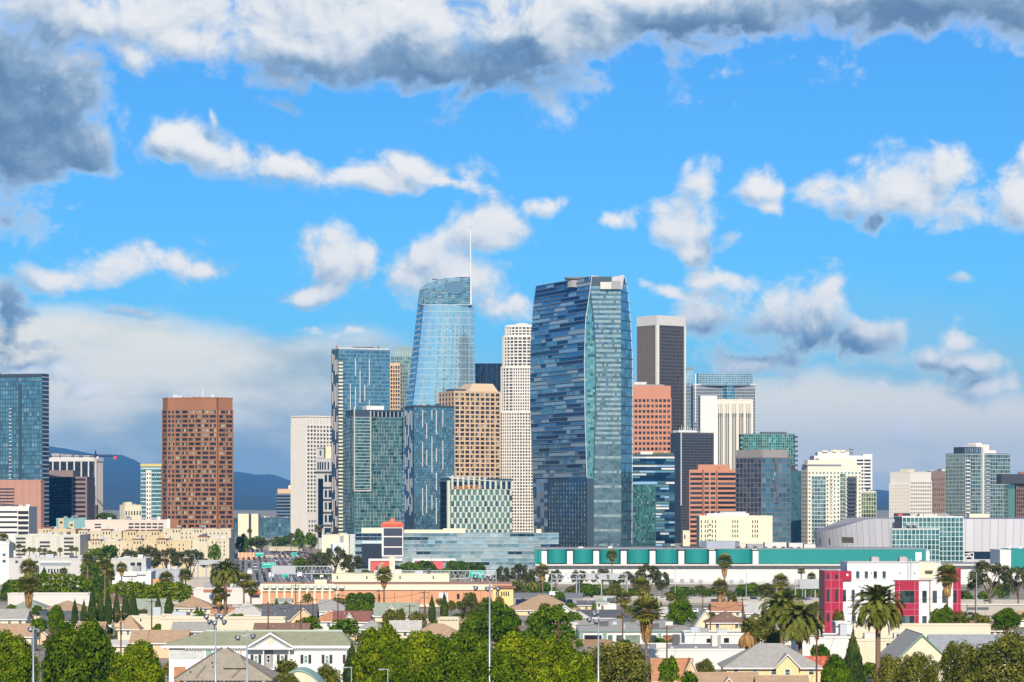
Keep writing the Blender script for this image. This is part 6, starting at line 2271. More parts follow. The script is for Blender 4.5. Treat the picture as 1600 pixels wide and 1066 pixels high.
def leaf_mesh(name, blobs, n, size, seed, m, shell=(.78, 1.06), up=.35, aspect=1.5, norm=True):
    rs = np.random.RandomState(seed)
    B = np.array(blobs, float)
    c, r = B[:, :3], B[:, 3:6]
    wts = (r[:, 0] * r[:, 2] + r[:, 0] * r[:, 1])
    k = rs.choice(len(B), n, p=wts / wts.sum())
    d = rs.randn(n, 3)
    d /= np.linalg.norm(d, axis=1, keepdims=True)
    low_ = d[:, 2] < -.2
    d[low_ & (rs.rand(n) < .6), 2] *= -1
    s = rs.uniform(*shell, n) * np.where(rs.rand(n) < .15, rs.uniform(.6, 1, n), 1)
    p = c[k] + d * r[k] * s[:, None]
    q = (p[:, None, :] - c[None]) / r[None]
    ins = (np.linalg.norm(q, axis=2) < .55).any(1)
    p, d = p[~ins], d[~ins]
    ext = np.array([np.abs(p[:, :2]).max(), np.abs(p[:, :2]).max(), np.abs(p[:, 2]).max()]) if norm else np.ones(3)
    p = p / ext
    n = len(p)
    nrm = d + rs.randn(n, 3) * .55 + np.array([0, 0, up])
    nrm /= np.linalg.norm(nrm, axis=1, keepdims=True)
    t1 = np.cross(nrm, rs.randn(n, 3))
    t1 /= np.linalg.norm(t1, axis=1, keepdims=True)
    t2 = np.cross(nrm, t1)
    h = (size * rs.uniform(.55, 1.25, n))[:, None]
    a, b_ = t1 * h * aspect, t2 * h
    v = np.stack([p - a, p - b_ * .8, p + a, p + b_ * .8], 1).reshape(-1, 3)
    return raw_quads(name, v, m, rs.rand(n))


def raw_quads(name, v, m, rnd):
    me = bpy.data.meshes.new(name)
    n = len(v) // 4
    me.vertices.add(n * 4)
    me.vertices.foreach_set('co', v.astype(np.float32).reshape(-1))
    me.loops.add(n * 4)
    me.loops.foreach_set('vertex_index', np.arange(n * 4))
    me.polygons.add(n)
    me.polygons.foreach_set('loop_start', np.arange(0, n * 4, 4))
    me.update(calc_edges=True)
    me.attributes.new('rnd', 'FLOAT', 'FACE').data.foreach_set('value', rnd.astype(np.float32))
    me.materials.append(m)
    return me


def dome_blobs(seed, n, rad=(.26, .42), ring=.62, flat=.9, low_=-.45):
    rs = random.Random(seed)
    out = [(0, 0, 0, .62, .62, .60)]
    for k in range(n):
        z = low_ + (1 - low_) * (k + .5) / n * .96
        a = k * 2.399 + rs.uniform(-.4, .4)
        rr_ = math.sqrt(max(0.02, 1 - max(0, z) ** 2)) * ring * rs.uniform(.8, 1.12)
        r = rs.uniform(*rad)
        out.append((math.cos(a) * rr_, math.sin(a) * rr_, z * .68, r, r, r * flat))
    return out


def trunk_mesh(name, seed, m, top=.1, limbs=6, r0=.055):
    """tapered trunk with limbs for a crown of radius 1 whose centre is 1 above the ground"""
    rs = random.Random(seed)
    b = MB()
    pts = [(0, 0, -1.0), (rs.uniform(-.05, .05), rs.uniform(-.05, .05), -.55), (rs.uniform(-.08, .08), rs.uniform(-.08, .08), top - .3)]
    for i in range(2):
        b.tube(pts[i], pts[i + 1], r0 * (1 - .25 * i), r0 * (.75 - .2 * i), 8, cap=False)
    for k in range(limbs):
        a = k * 2.4 + rs.uniform(-.3, .3)
        e = (math.cos(a) * rs.uniform(.4, .75), math.sin(a) * rs.uniform(.4, .75), rs.uniform(.0, .65))
        mid = tuple(pts[1 + (k % 2)][i] * .5 + e[i] * .5 + (0, 0, .1)[i] for i in range(3))
        b.tube(pts[1 + (k % 2)], mid, r0 * .5, r0 * .34, 6, cap=False)
        b.tube(mid, e, r0 * .34, r0 * .12, 5, cap=False)
    return b.mesh(name, m)


CROWN = {}
for q in range(3):
    CROWN['ficus', q] = leaf_mesh('ficus_crown', dome_blobs(q + 1, 34, (.15, .34), .66), 26000, .030, q, (L_FICUS, L_LAUREL, L_FICUS)[q], shell=(.62, 1.06))
    CROWN['leafy', q] = leaf_mesh('leafy_crown', dome_blobs(q + 31, 18), 8000, .05, q + 5, L_DARK, shell=(.6, 1.06))
    CROWN['olive', q] = leaf_mesh('olive_crown', dome_blobs(q + 51, 18, (.2, .36)), 5200, .045, q + 9, L_OLIVE, shell=(.6, 1.1))
    CROWN['euca', q] = leaf_mesh('eucalyptus_crown', dome_blobs(q + 71, 22, (.15, .27), .74)[1:], 5200, .042, q + 15, L_EUCA, shell=(.35, 1.12))
    CROWN['magnolia', q] = leaf_mesh('magnolia_crown', dome_blobs(q + 91, 26, (.18, .30), .7), 9000, .034, q + 25, L_OLIVE, shell=(.5, 1.15))
    CROWN['small', q] = leaf_mesh('shrub_crown', dome_blobs(q + 111, 10, (.3, .45)), 1500, .085, q + 35, L_DARK)
    CROWN['smallolive', q] = leaf_mesh('shrub_crown', dome_blobs(q + 131, 10, (.28, .42)), 1500, .085, q + 45, L_OLIVE, shell=(.6, 1.1))
TRUNKS = [trunk_mesh('trunk', q, BARK) for q in range(3)]
def spindle(wide):
    out = []
    for k in range(16):
        z = k / 15
        r = (.55 + .45 * math.sin(math.pi * min(1, (z + .12) / .55))) if z < .3 else 1.0 * (1 - ((z - .3) / .7) ** 1.5)
        out.append((0, 0, z * 2 - 1, max(.05, r) * wide, max(.05, r) * wide, .16))
    return out


CROWN['cypress', 0] = leaf_mesh('cypress_crown', spindle(1), 3800, .13, 3, L_CYP, up=.8)
CROWN['juniper', 0] = leaf_mesh('juniper_crown', spindle(1) + [(.5, .2, -.7, .5, .5, .3), (-.5, -.1, -.6, .5, .5, .35), (0, -.5, -.4, .5, .4, .4)], 9000, .075, 4, L_CYP, up=.6, shell=(.7, 1.15))


def hedge(label, px, yt, wpx, hpx, D, m, deep=5.0, round_=.0):
    """a clipped hedge: leaves over the faces of a soft box of its real size"""
    f = D / F
    x = X_(px, D)
    g = gz(x, D)
    W, H, Y = wpx * f / 2, Z_(yt, D) - g, deep / 2
    rs = random.Random(int(px))
    nx = max(3, int(W * 2 / 3.2))
    nz = max(2, int(H / 2.2))
    bl = []
    for i in range(nx):
        u = (i + .5) / nx * 2 - 1
        top = H * (1 - round_ * abs(u) ** 3)
        for k in range(nz):
            for y in (-1, 1):
                bl.append((u * W, y * Y * .5, top * (k + .5) / nz, W / nx * 1.45, Y * .75, top / nz * .95 * rs.uniform(.95, 1.05)))
    n = int(min(14000, 30 * (W * 2 * H + W * 2 * deep)))
    r = thing('hedge', label, 'hedge', (x, D, g))
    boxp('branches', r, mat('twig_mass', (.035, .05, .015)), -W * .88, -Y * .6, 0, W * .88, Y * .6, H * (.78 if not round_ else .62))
    obj('foliage', leaf_mesh('hedge_foliage', bl, n, .42, int(px), m, aspect=1.2, norm=False), r)


def tree(name, label, kind, px, yt, wpx, hpx, D, cat='tree', group=None, var=None, trunk=True, deep=.9):
    f = D / F
    x = X_(px, D)
    g = gz(x, D)
    ztop = Z_(yt, D)
    w, h = wpx * f / 2, hpx * f / 2
    zc = ztop - h
    q = (int(px) + int(yt)) % 3 if var is None else var
    r = thing(name, label, cat, (x, D, g), random.uniform(0, 6.28) if kind != 'hedge' else 0, group)
    key = (kind, q) if (kind, q) in CROWN else (kind, 0)
    c = obj('crown' if kind != 'hedge' else 'foliage', CROWN[key], r, (0, 0, zc - g), 0, (w, w * deep, h))
    if trunk:
        tz = max(zc - g, .5)
        obj('trunk', TRUNKS[q], r, (0, 0, tz - .2), 0, (w * 1.0, w * 1.0, tz + .1 if tz > h else tz))
    return r


# --- palms
def fan_palm_meshes():
    rs = np.random.RandomState(4)
    V, rn = [], []
    for k in range(58):
        az = k * 2.399
        el = math.radians(82 - 118 * (k / 58) ** .85)
        d = np.array([math.cos(az) * math.cos(el), math.sin(az) * math.cos(el), math.sin(el)])
        side = np.cross(d, [0, 0, 1])
        side /= np.linalg.norm(side)
        upv = np.cross(side, d)
        c = d * rs.uniform(.40, .55)
        V.append(np.array([-side * .01, side * .01, c + side * .012, c - side * .012]))
        rn.append(.2)
        for s in np.linspace(-1.15, 1.15, 8):
            tip = c + (d * math.cos(s) + side * math.sin(s)) * rs.uniform(.40, .62) - np.array([0, 0, .04 + .05 * abs(s)]) + upv * rs.uniform(-.03, .03)
            mid = (c + tip) / 2 + np.array([0, 0, .03])
            w = np.cross(tip - c, upv)
            w = w / np.linalg.norm(w) * .055
            V.append(np.array([c, mid - w, tip, mid + w]))
            rn.append(rs.rand())
    crown = raw_quads('fan_palm_crown', np.concatenate(V), L_FAN, np.array(rn))
    V, rn = [], []
    for k in range(260):
        az = rs.uniform(0, 6.283)
        z0 = -rs.uniform(0, .82) + .06
        wtop = .52 * (1 - .62 * (-z0))
        a = np.array([math.cos(az), math.sin(az), 0])
        side = np.array([-a[1], a[0], 0])
        p0 = a * rs.uniform(.08, .16) + np.array([0, 0, z0 + .06])
        p1 = a * wtop * rs.uniform(.85, 1.2) + np.array([0, 0, z0 - .10])
        p2 = a * wtop * rs.uniform(.6, 1.1) + np.array([0, 0, z0 - rs.uniform(.25, .42)])
        w = side * rs.uniform(.035, .07)
        V.append(np.array([p0, p1 - w, p2, p1 + w]))
        rn.append(rs.rand())
    skirt = raw_quads('fan_palm_skirt', np.concatenate(V), L_DEAD, np.array(rn))
    return crown, skirt


FAN_CROWN, FAN_SKIRT = fan_palm_meshes()


def frond_mesh(name, el0, droop, m, seed):
    """one feather frond along +x: curved midrib with paired leaflets"""
    rs = np.random.RandomState(seed)
    n = 24
    p, ang = np.array([0.0, 0, 0]), el0
    pts = [p]
    for k in range(n):
        p = p + np.array([math.cos(ang), 0, math.sin(ang)]) / n
        ang -= droop / n * (1 + k / n)
        pts.append(p)
    V, rn = [], []
    for k in range(n):
        a, b_ = pts[k], pts[k + 1]
        w = .012 * (1 - k / n) + .003
        V.append(np.array([a + [0, w, 0], a - [0, w, 0], b_ - [0, w, 0], b_ + [0, w, 0]]))
        rn.append(.75)
        if k >= 1:
            d = (b_ - a) * n
            L = .21 * math.sin(math.pi * (.12 + .84 * k / n)) ** .7
            for s in (-1, 1):
                for h in (0, .5):
                    o = a + (b_ - a) * h
                    tip = o + d * L * .75 + np.array([0, s * L * .62, 0]) + np.array([-d[2], 0, d[0]]) * L * .22 + rs.randn(3) * .012 - np.array([0, 0, L * .18])
                    wv = d * .034
                    V.append(np.array([o - wv, (o + tip) / 2 - wv * .9 , tip, (o + tip) / 2 + wv * .9]) if True else None)
                    rn.append(rs.rand())
    return raw_quads(name, np.concatenate(V), m, np.array(rn))


FRONDS = [frond_mesh('frond_leaf', math.radians(e), math.radians(dr), L_PALM, i) for i, (e, dr) in enumerate(((80, 55), (66, 75), (50, 85), (32, 85), (12, 75), (-8, 60)))]
DEADF = [frond_mesh('dead_frond_leaf', math.radians(e), math.radians(dr), L_DEAD, 20 + i) for i, (e, dr) in enumerate(((-28, 45), (-45, 32)))]


def trunk_tube(name, parent, H, r0, r1, m=PBARK, lean=0.0):
    b = MB()
    N = 8
    for k in range(N):
        a, c = k / N, (k + 1) / N
        b.tube((lean * a * a, 0, H * a), (lean * c * c, 0, H * c), r0 + (r1 - r0) * a + (.02 if k % 2 else 0), r0 + (r1 - r0) * c, 9, cap=False)
    return b.build(name, m, parent, smooth=True)


def fan_palm(label, px, yc, rpx, D, skirt=1.0, group=None, lean=0.0, cat='palm tree'):
    """Washington palm: crown centre at (px, yc), crown radius rpx, skirt length in crown radii"""
    f = D / F
    x = X_(px, D)
    g = gz(x, D)
    H = Z_(yc, D) - g
    rad = rpx * f
    r = thing('fan_palm', label, cat, (x - lean, D, g), 0, group)
    trunk_tube('trunk', r, H, .38, .26, lean=lean)
    obj('crown', FAN_CROWN, r, (lean, 0, H), random.uniform(0, 6), (rad * 1.25, rad * 1.25, rad * 1.25))
    if skirt:
        obj('skirt', FAN_SKIRT, r, (lean, 0, H + rad * .05), random.uniform(0, 6), (rad * .95, rad * .95, rad * skirt * .78))
    return r


def date_palm(label, px, yc, rpx, D, n=84, dead=16, group=None, dry=False):
    f = D / F
    x = X_(px, D)
    g = gz(x, D)
    H = Z_(yc, D) - g
    rad = rpx * f * 1.12
    r = thing('date_palm', label, 'palm tree', (x, D, g), 0, group)
    trunk_tube('trunk', r, H, .55, .52)
    b = MB()
    b.tube((0, 0, H - 2.2), (0, 0, H - .8), .55, .95, 10, cap=False)
    b.tube((0, 0, H - .8), (0, 0, H + .3), .95, .45, 10)
    b.build('trunk_head', mat('palm_boot', (.34, .17, .05), vary=.25, scale=3), r, smooth=True)
    rs = random.Random(int(px))
    for k in range(n):
        q = k / n
        fm = FRONDS[min(5, int(q * 6 + rs.uniform(-.4, .4)))] if not dry or q < .35 else DEADF[rs.randrange(2)]
        s = rad * rs.uniform(.88, 1.05) * (.8 if q < .1 else 1)
        o = obj('frond', fm, r, (0, 0, H + .25), k * 2.399 + rs.uniform(-.2, .2), (s, s, s * rs.uniform(.92, 1.05)))
    for k in range(dead):
        s = rad * rs.uniform(.5, .8)
        obj('dead_frond', DEADF[k % 2], r, (0, 0, H - .2), k * 2.399 + rs.uniform(-.3, .3), (s, s, s * 1.1))
    return r


# ------------------------------------------------------------------ poles
GALV = mat('pole_galvanised', (.40, .45, .47), rough=.4, metal=.4, vary=.04)
LAMPM = mat('lamp_reflector', (.26, .27, .29), rough=.3, metal=.6, vary=.04)


def stadium_pole(label, px, yt, D, heads, r0=.19):
    x = X_(px, D)
    g = gz(x, D)
    H = Z_(yt, D) - g
    r = thing('floodlight_pole', label, 'light pole', (x, D, g))
    b = MB()
    b.tube((0, 0, 0), (0, 0, H), r0, r0 * .62, 12)
    b.build('pole', GALV, r, smooth=True)
    f = D / F
    for k, zz in enumerate(sorted(set(h[1] for h in heads))):
        xs = [h[0] for h in heads if h[1] == zz]
        boxp('crossarm', r, STEEL, min(xs + [0]) * f - .2, -.06, H + zz * f - .06, max(xs + [0]) * f + .2, .06, H + zz * f + .06)
    for k, (dx, dz) in enumerate(heads):
        c = Vector((dx * f, -.1, H + dz * f - .15))
        d = Vector((.75 if k % 2 else -.75, .5, -.65)).normalized()
        b = MB()
        b.tube(c - d * .05, c + d * .3, .14, .42, 10, cap=False)
        b.tube(c + d * .3, c + d * .55, .42, .46, 10, cap=True, mi=1)
        b.tube(c - d * .25, c - d * .03, .13, .15, 8)
        b.build('lamp_head', [LAMPM, DGREY], r, smooth=False)


def utility_pole(label, px, yt, D, arms=2, group=None, transformer=False, h=None):
    x = X_(px, D)
    g = gz(x, D)
    H = Z_(yt, D) - g
    r = thing('utility_pole', label, 'utility pole', (x, D, g), 0, group)
    b = MB()
    b.tube((0, 0, 0), (0, 0, H), .2, .14, 8)
    b.build('pole', WOOD, r)
    for k in range(arms):
        z = H - .7 - 1.7 * k
        boxp('crossarm', r, WOOD, -1.5, -.2, z, 1.5, -.06, z + .17)
        for q in (-1.35, -.7, .7, 1.35):
            b = MB()
            b.tube((q, -.13, z + .16), (q, -.13, z + .42), .06, .05, 6)
            b.build('insulator', STEEL, r)
    if transformer:
        b = MB()
        b.tube((.45, 0, H - 3.9), (.45, 0, H - 2.7), .34, .34, 10)
        b.build('transformer', STEEL, r)
    return r


def street_lamp(label, px, yt, D, reach=2.2, group=None):
    x = X_(px, D)
    g = gz(x, D)
    H = Z_(yt, D) - g
    r = thing('street_lamp', label, 'street lamp', (x, D, g), 0, group)
    b = MB()
    if reach < 1:
        b.tube((0, 0, 0), (0, 0, H), .09, .07, 8)
        b.tube((.2, 0, H), (-reach, 0, H), .05, .05, 6)
    else:
        b.tube((0, 0, 0), (0, 0, H - .8), .16, .11, 8, cap=False)
        b.tube((0, 0, H - .8), (-reach * .3, 0, H - .1), .1, .09, 8, cap=False)
        b.tube((-reach * .3, 0, H - .1), (-reach, 0, H), .09, .07, 8)
    b.build('pole', STEEL, r)
    boxp('lamp_head', r, GREY, -reach - .7, -.16, H - .12, -reach + .05, .16, H + .1)


# ------------------------------------------------------------------ houses
def hmat(name, col): return mat(name, col, vary=.12, scale=.5, streak=True)
def roofm(name, col): return mat('roof_' + name, col, rough=.9, vary=.24, scale=.9)


R_TAN, R_GREY, R_DARK, R_BROWN = roofm('tan', (.42, .28, .17)), roofm('grey', (.36, .34, .30)), roofm('slate', (.11, .115, .12)), roofm('brown', (.22, .13, .09))
R_ORNG, R_MAR, R_SAGE, R_PALE = roofm('orange', (.46, .22, .11)), roofm('maroon', (.24, .10, .08)), roofm('sage', (.30, .33, .25)), roofm('pale', (.50, .47, .41))
W_CREAM, W_WHITE, W_YEL, W_PEACH = hmat('wall_cream', (.68, .60, .43)), hmat('wall_white', (.69, .67, .62)), hmat('wall_yellow', (.70, .57, .31)), hmat('wall_peach', (.72, .48, .28))


def slab_roof(m, faces, th=.22):
    """thicken sloping faces into solid slabs"""
    for q in faces:
        top = [Vector(p) for p in q]
        bot = [p - Vector((0, 0, th)) for p in top]
        m.face(top)
        m.face(bot[::-1])
        for i in range(len(top)):
            j = (i + 1) % len(top)
            m.face([bot[i], bot[j], top[j], top[i]])


def window_part(root, x0, y, z0, x1, z1, m=None, frame=None, nrm='y', shutters=None):
    w = boxp('window', root, frame or WHITE, x0, y - .10, z0, x1, y + .1, z1)
    obj('pane', cube(m or WINDOW), w, (.12, -.2, .10), 0, (.76, .3, .36))
    obj('pane', cube(m or WINDOW), w, (.12, -.2, .53), 0, (.76, .3, .37))
    if shutters:
        for a in (x0 - .75, x1 + .12):
            boxp('shutter', root, shutters, a, y - .12, z0 - .05, a + .62, y + .02, z1 + .05)
    return w


def house(label, x0, x1, ye, yr, D, kind='hip', rm=R_GREY, wm=W_CREAM, depth=None, wins=3, chim=None, th=0.0, over=.55, front=None, name='house', trim=WHITE, ground=None, winrows=1):
    f = D / F
    W = (x1 - x0) * f
    L = depth or W * .8
    xw = X_(x0, D)
    g = gz(xw + W / 2, D + L / 2) if ground is None else ground
    root = thing(name, label, 'house', (xw, D, g - .3), R(th))
    ze = max(2.6, Z_(ye, D) - g + .3)
    zr = Z_(yr, D + (L / 2 if kind != 'gy' else 0)) - g + .3
    zr = max(zr, ze + .8)
    o = over
    b = MB()
    if kind == 'gy':
        b.prism([(0, 0), (W, 0), (W, L), (0, L)], 0, ze, top=False)
        b.face([(0, 0, ze), (W, 0, ze), (W / 2, 0, zr - .15)])
        b.face([(W, L, ze), (0, L, ze), (W / 2, L, zr - .15)])
    elif kind == 'gx':
        b.prism([(0, 0), (W, 0), (W, L), (0, L)], 0, ze, top=False)
        b.face([(0, L, ze), (0, 0, ze), (0, L / 2, zr - .15)])
        b.face([(W, 0, ze), (W, L, ze), (W, L / 2, zr - .15)])
    else:
        b.prism([(0, 0), (W, 0), (W, L), (0, L)], 0, ze, top=False)
    b.build('wall', wm, root)
    s = (zr - ze)
    b = MB()
    if kind == 'gy':
        k = s / (W / 2)
        zl = ze - o * k
        slab_roof(b, [[(-o, -o, zl), (W / 2, -o, zr), (W / 2, L + o, zr), (-o, L + o, zl)][::-1], [(W + o, -o, zl), (W + o, L + o, zl), (W / 2, L + o, zr), (W / 2, -o, zr)]])
        rd = ((W / 2, -o, zr), (W / 2, L + o, zr))
    elif kind == 'gx':
        k = s / (L / 2)
        zl = ze - o * k
        slab_roof(b, [[(-o, -o, zl), (W + o, -o, zl), (W + o, L / 2, zr), (-o, L / 2, zr)], [(W + o, L + o, zl), (-o, L + o, zl), (-o, L / 2, zr), (W + o, L / 2, zr)]])
        rd = ((-o, L / 2, zr), (W + o, L / 2, zr))
    else:
        a = min(W, L) / 2 * .98
        k = s / (L / 2)
        zl = ze - o * .4
        A, B_, C, E = (-o, -o, zl), (W + o, -o, zl), (W + o, L + o, zl), (-o, L + o, zl)
        p, q = (a, L / 2, zr), (W - a, L / 2, zr)
        slab_roof(b, [[A, B_, q, p], [B_, C, q], [C, E, p, q], [E, A, p]])
        rd = (p, q)
    rf = b.build('roof', rm, root)
    b = MB()
    b.tube(rd[0], (Vector(rd[0]) + (Vector(rd[1]) - Vector(rd[0])) * .999 + Vector((.01, 0, 0))).to_tuple(), .12, .12, 5)
    b.build('ridge_cap', rm, root)
    boxp('fascia', root, trim, -o, -o - .06, (zl if kind != 'gy' else ze) - .28, W + o, -o + .02, (zl if kind != 'gy' else ze) + .02) if kind != 'gy' else None
    if kind == 'gy':
        for sg in (-1, 1):
            b = MB()
            xa = -o if sg < 0 else W + o
            q = [(xa, -o - .07, zl - .30), (xa, -o - .07, zl + .05), (W / 2, -o - .07, zr + .05), (W / 2, -o - .07, zr - .30)]
            b.face(q if sg > 0 else q[::-1])
            b.face([(p_[0], p_[1] + .09, p_[2]) for p_ in (q[::-1] if sg > 0 else q)])
            b.build('bargeboard', trim, root)
    if kind != 'gy' and W > 7:
        dx = W * (.34 if int(x0) % 2 else .62)
        boxp('door', root, mat('door_wood', (.20, .10, .06)), dx, -.08, .3, dx + .95, .05, 2.4)
        boxp('porch_step', root, CONC, dx - .3, -.9, 0, dx + 1.25, -.02, .45)
    for rrw in range(winrows):
        for i in range(wins):
            c = W * (i + .5) / wins
            hw = min(.6, W / wins * .25)
            zc = ze - 1.15 - 2.8 * rrw
            if zc > 1.0:
                window_part(root, c - hw, 0, zc - .7, c + hw, zc + .6, frame=trim)
    if front:      # a cross gable towards the street: (left px, right px, apex row)
        a0, a1, ya = front
        xa, xb = (a0 - x0) * f, (a1 - x0) * f
        zf = Z_(ya, D - 1.2) - g + .3
        zf0 = ze
        b = MB()
        b.prism([(xa, -1.2), (xb, -1.2), (xb, .3), (xa, .3)], 0, zf0, top=False)
        b.face([(xa, -1.2, zf0), (xb, -1.2, zf0), ((xa + xb) / 2, -1.2, zf - .1)])
        b.build('gable_wall', wm, root)
        b = MB()
        m_ = (xa + xb) / 2
        back = (zf - zf0) / max(.1, s) * (L / 2) + .5
        slab_roof(b, [[(xa - .4, -1.7, zf0 - .25), (m_, -1.7, zf), (m_, back, zf), (xa - .4, .6, zf0 - .25)][::-1], [(xb + .4, -1.7, zf0 - .25), (xb + .4, .6, zf0 - .25), (m_, back, zf), (m_, -1.7, zf)]], .2)
        b.build('gable_roof', rm, root)
        for sg in (-1, 1):
            xq = xa - .4 if sg < 0 else xb + .4
            q = [(xq, -1.78, zf0 - .5), (xq, -1.78, zf0 - .2), (m_, -1.78, zf + .06), (m_, -1.78, zf - .26)]
            b = MB()
            b.face(q if sg > 0 else q[::-1])
            b.face([(p_[0], p_[1] + .08, p_[2]) for p_ in (q[::-1] if sg > 0 else q)])
            b.build('bargeboard', trim, root)
        window_part(root, m_ - .6, -1.2, zf0 - 1.9, m_ + .6, zf0 - .5, frame=trim)
    hr = random.Random(int(x0 * 7 + D))
    for k in range(3):
        xv, fy = hr.uniform(.2, .8) * W, hr.uniform(.18, .40)
        zv = ze + s * (fy * 2 if kind != 'gy' else 1 - abs(xv / W - .5) * 2) - .1
        if kind == 'hip' and not (W * .3 < xv < W * .7):
            continue
        b = MB()
        b.tube((xv, L * fy, zv - .3), (xv, L * fy, zv + hr.uniform(.35, .7)), .12, .12, 6)
        b.build('vent_pipe', STEEL, rf)
    if chim:
        xc = (chim - x0) * f
        boxp('chimney', rf, mat('chimney_brick', (.42, .22, .15)), xc - .4, L * .42, zr - 1.5, xc + .4, L * .42 + .8, zr + .9)
    return root

# ------------------------------------------------------------------ the neighbourhood: houses
house('sage grey hipped roof house at far left below the boundary wall', 8, 74, 953, 936, 930, 'hip', R_SAGE, W_CREAM, 16)
house('tan hipped roof house right of the skirted left palm', 62, 138, 954, 939, 890, 'hip', R_TAN, W_CREAM, 15)
house('dark slate roofed house half hidden by the first cypress', 94, 136, 969, 955, 840, 'gx', R_DARK, W_WHITE, 9)
house('tan gabled house at the left edge above the big ficus', -14, 49, 993, 975, 720, 'gx', R_TAN, W_CREAM, 9)
house('brown hipped roof house behind the middle cypresses', 150, 197, 944, 926, 1000, 'hip', R_BROWN, W_CREAM, 14)
house('sage roofed bungalow right of the cypress row', 204, 262, 957, 936, 935, 'gx', R_SAGE, W_CREAM, 12)
house('tan hipped house with cream wall and two young cypresses in front', 266, 332, 949, 933, 955, 'hip', R_TAN, W_CREAM, 14, chim=297)
house('small tan hipped roof below the cypresses', 184, 216, 982, 961, 770, 'hip', R_TAN, W_CREAM, 7)
low('flat_house', 'long flat-roofed beige building left of the white green-roofed house', 205, 302, 964, 800, mat('wall_stucco', ()), 12, [('window', DWIN, 219, 967, 221, 971)], cat='house', par=.4)
house('long low tan roofed house behind the big ficus', 205, 290, 1003, 985, 690, 'gx', R_TAN, W_PEACH, 10, wins=4)
house('pale grey hipped bungalow with cream walls left of the slate gable', 356, 411, 960, 940, 900, 'hip', R_PALE, W_CREAM, 12, wins=2)
house('slate grey gabled house with a peach front gable', 410, 492, 968, 945, 855, 'gx', R_DARK, W_PEACH, 13, wins=2, front=(455, 494, 950))
house('white house with pale grey hipped roof in front of the brick hall', 470, 549, 954, 937, 980, 'hip', R_GREY, W_WHITE, 16)
house('small orange tiled roof left of the maroon roof', 494, 533, 970, 956, 830, 'hip', R_ORNG, W_WHITE, 7, wins=1)
house('maroon roofed cottage with small white gable', 522, 577, 970, 955, 815, 'gx', R_MAR, W_WHITE, 8, wins=1, front=(540, 553, 957))
low('garden_wall', 'long beige garden wall behind the white green-roofed house', 252, 446, 966, 745, mat('wall_stucco', ()), 5, cat='wall', par=.3)
house('brown low roof just above the green-roofed house', 398, 480, 988, 974, 690, 'gx', R_BROWN, W_CREAM, 8)
house('pale roofed house with a white front gable behind the tall fan palm', 586, 652, 965, 942, 930, 'gx', R_SAGE, W_CREAM, 13, wins=1, front=(598, 627, 946))
house('tan roofed house with white walls between the big trees', 644, 722, 993, 975, 720, 'hip', R_TAN, W_WHITE, 10)
low('cornice_house', 'pale yellow stucco house with a notched cornice between the trees', 684, 717, 967, 790, PALEY, 8, [('notch', DWIN, 688 + 4 * k, 968, 690 + 4 * k, 970) for k in range(7)], cat='house', par=.3)
r = house('tan roofed hall with a long dark solar array right of the yellow mission block', 792, 906, 955, 930, 1000, 'hip', R_TAN, W_YEL, 24, wins=5)
f_ = 1000 / F
for k in range(9):
    b = MB()
    x0, x1 = (806 + k * 10 - 792) * f_, (815.4 + k * 10 - 792) * f_
    W_, L_ = 114 * f_, 24.0
    ze, zr = Z_(955, 1000) - gz(X_(850, 1000), 1012) + .3, Z_(930, 1012) - gz(X_(850, 1000), 1012) + .3
    zz = lambda y: ze - .22 + (zr - ze + .22) * (y + .55) / (12.55) + .12
    b.face([(x0, 4.2, zz(4.2)), (x1, 4.2, zz(4.2)), (x1, 8.6, zz(8.6)), (x0, 8.6, zz(8.6))])
    b.face([(x0, 4.2, zz(4.2) - .1), (x1, 4.2, zz(4.2) - .1), (x1, 4.2, zz(4.2)), (x0, 4.2, zz(4.2))])
    b.build('solar_panel', mat('solar_cell', (.02, .026, .05), rough=.25, vary=.03), r)
house('little white gabled house tucked right of the solar roof', 868, 898, 957, 946, 930, 'gy', R_GREY, W_WHITE, 10, wins=1)
house('dark grey roofed building behind the wide pale roof', 904, 1028, 968, 953, 905, 'gx', R_DARK, W_WHITE, 18, wins=5)
# wide pale roofed storefront
t = Tower('storefront', 'wide flat pale roofed storefront with sage piers and white fascia', 905, 905, 1083, 986, 760, 0, depth=80, cat='store')
t.core(W_WHITE, mroof=mat('pale_roofing', (.46, .42, .34), vary=.14, scale=.3))
SAGEP = mat('sage_pier', (.22, .33, .27))
for a, c in ((905, 911), (942, 948), (1005, 1008), (1028, 1033), (1065, 1069)):
    t.rect('pier', SAGEP, a, 986.4, c, 1006, n=.35, dep=.5)
t.rect('eave_trim', SAGEP, 904, 985.2, 1084, 987, n=.6, dep=.8)
for a, c, m in ((913, 940, DWIN), (950, 957, G_PALEG), (963, 972, G_PALEG), (977, 1000, G_PALEG), (1010, 1026, WINDOW), (1036, 1063, mat('garage_brown', (.30, .14, .06)))):
    t.rect('shop_window' if m is not MATS['garage_brown'] else 'garage_door', m, a, 992.5, c, 1004, n=.2)
for k, (x, y) in enumerate(((.18, .35), (.34, .5), (.56, .22), (.62, .2), (.7, .6), (.82, .45), (.46, .7))):
    boxp('roof_unit', t.root, (DSTEEL, STEEL, PALE)[k % 3], t.R * x, t.L * y, t.H, t.R * x + (3.5, 1.2, 2.2)[k % 3], t.L * y + 2.2, t.H + (1.3, .8, 1.0)[k % 3])
t = low('white_workshop', 'long blank white workshop wall behind the yellow hipped house', 1000, 1172, 1015, 640, mat('bright_plaster', (.67, .65, .59), vary=.07, streak=True), 26, cat='building', par=.2)
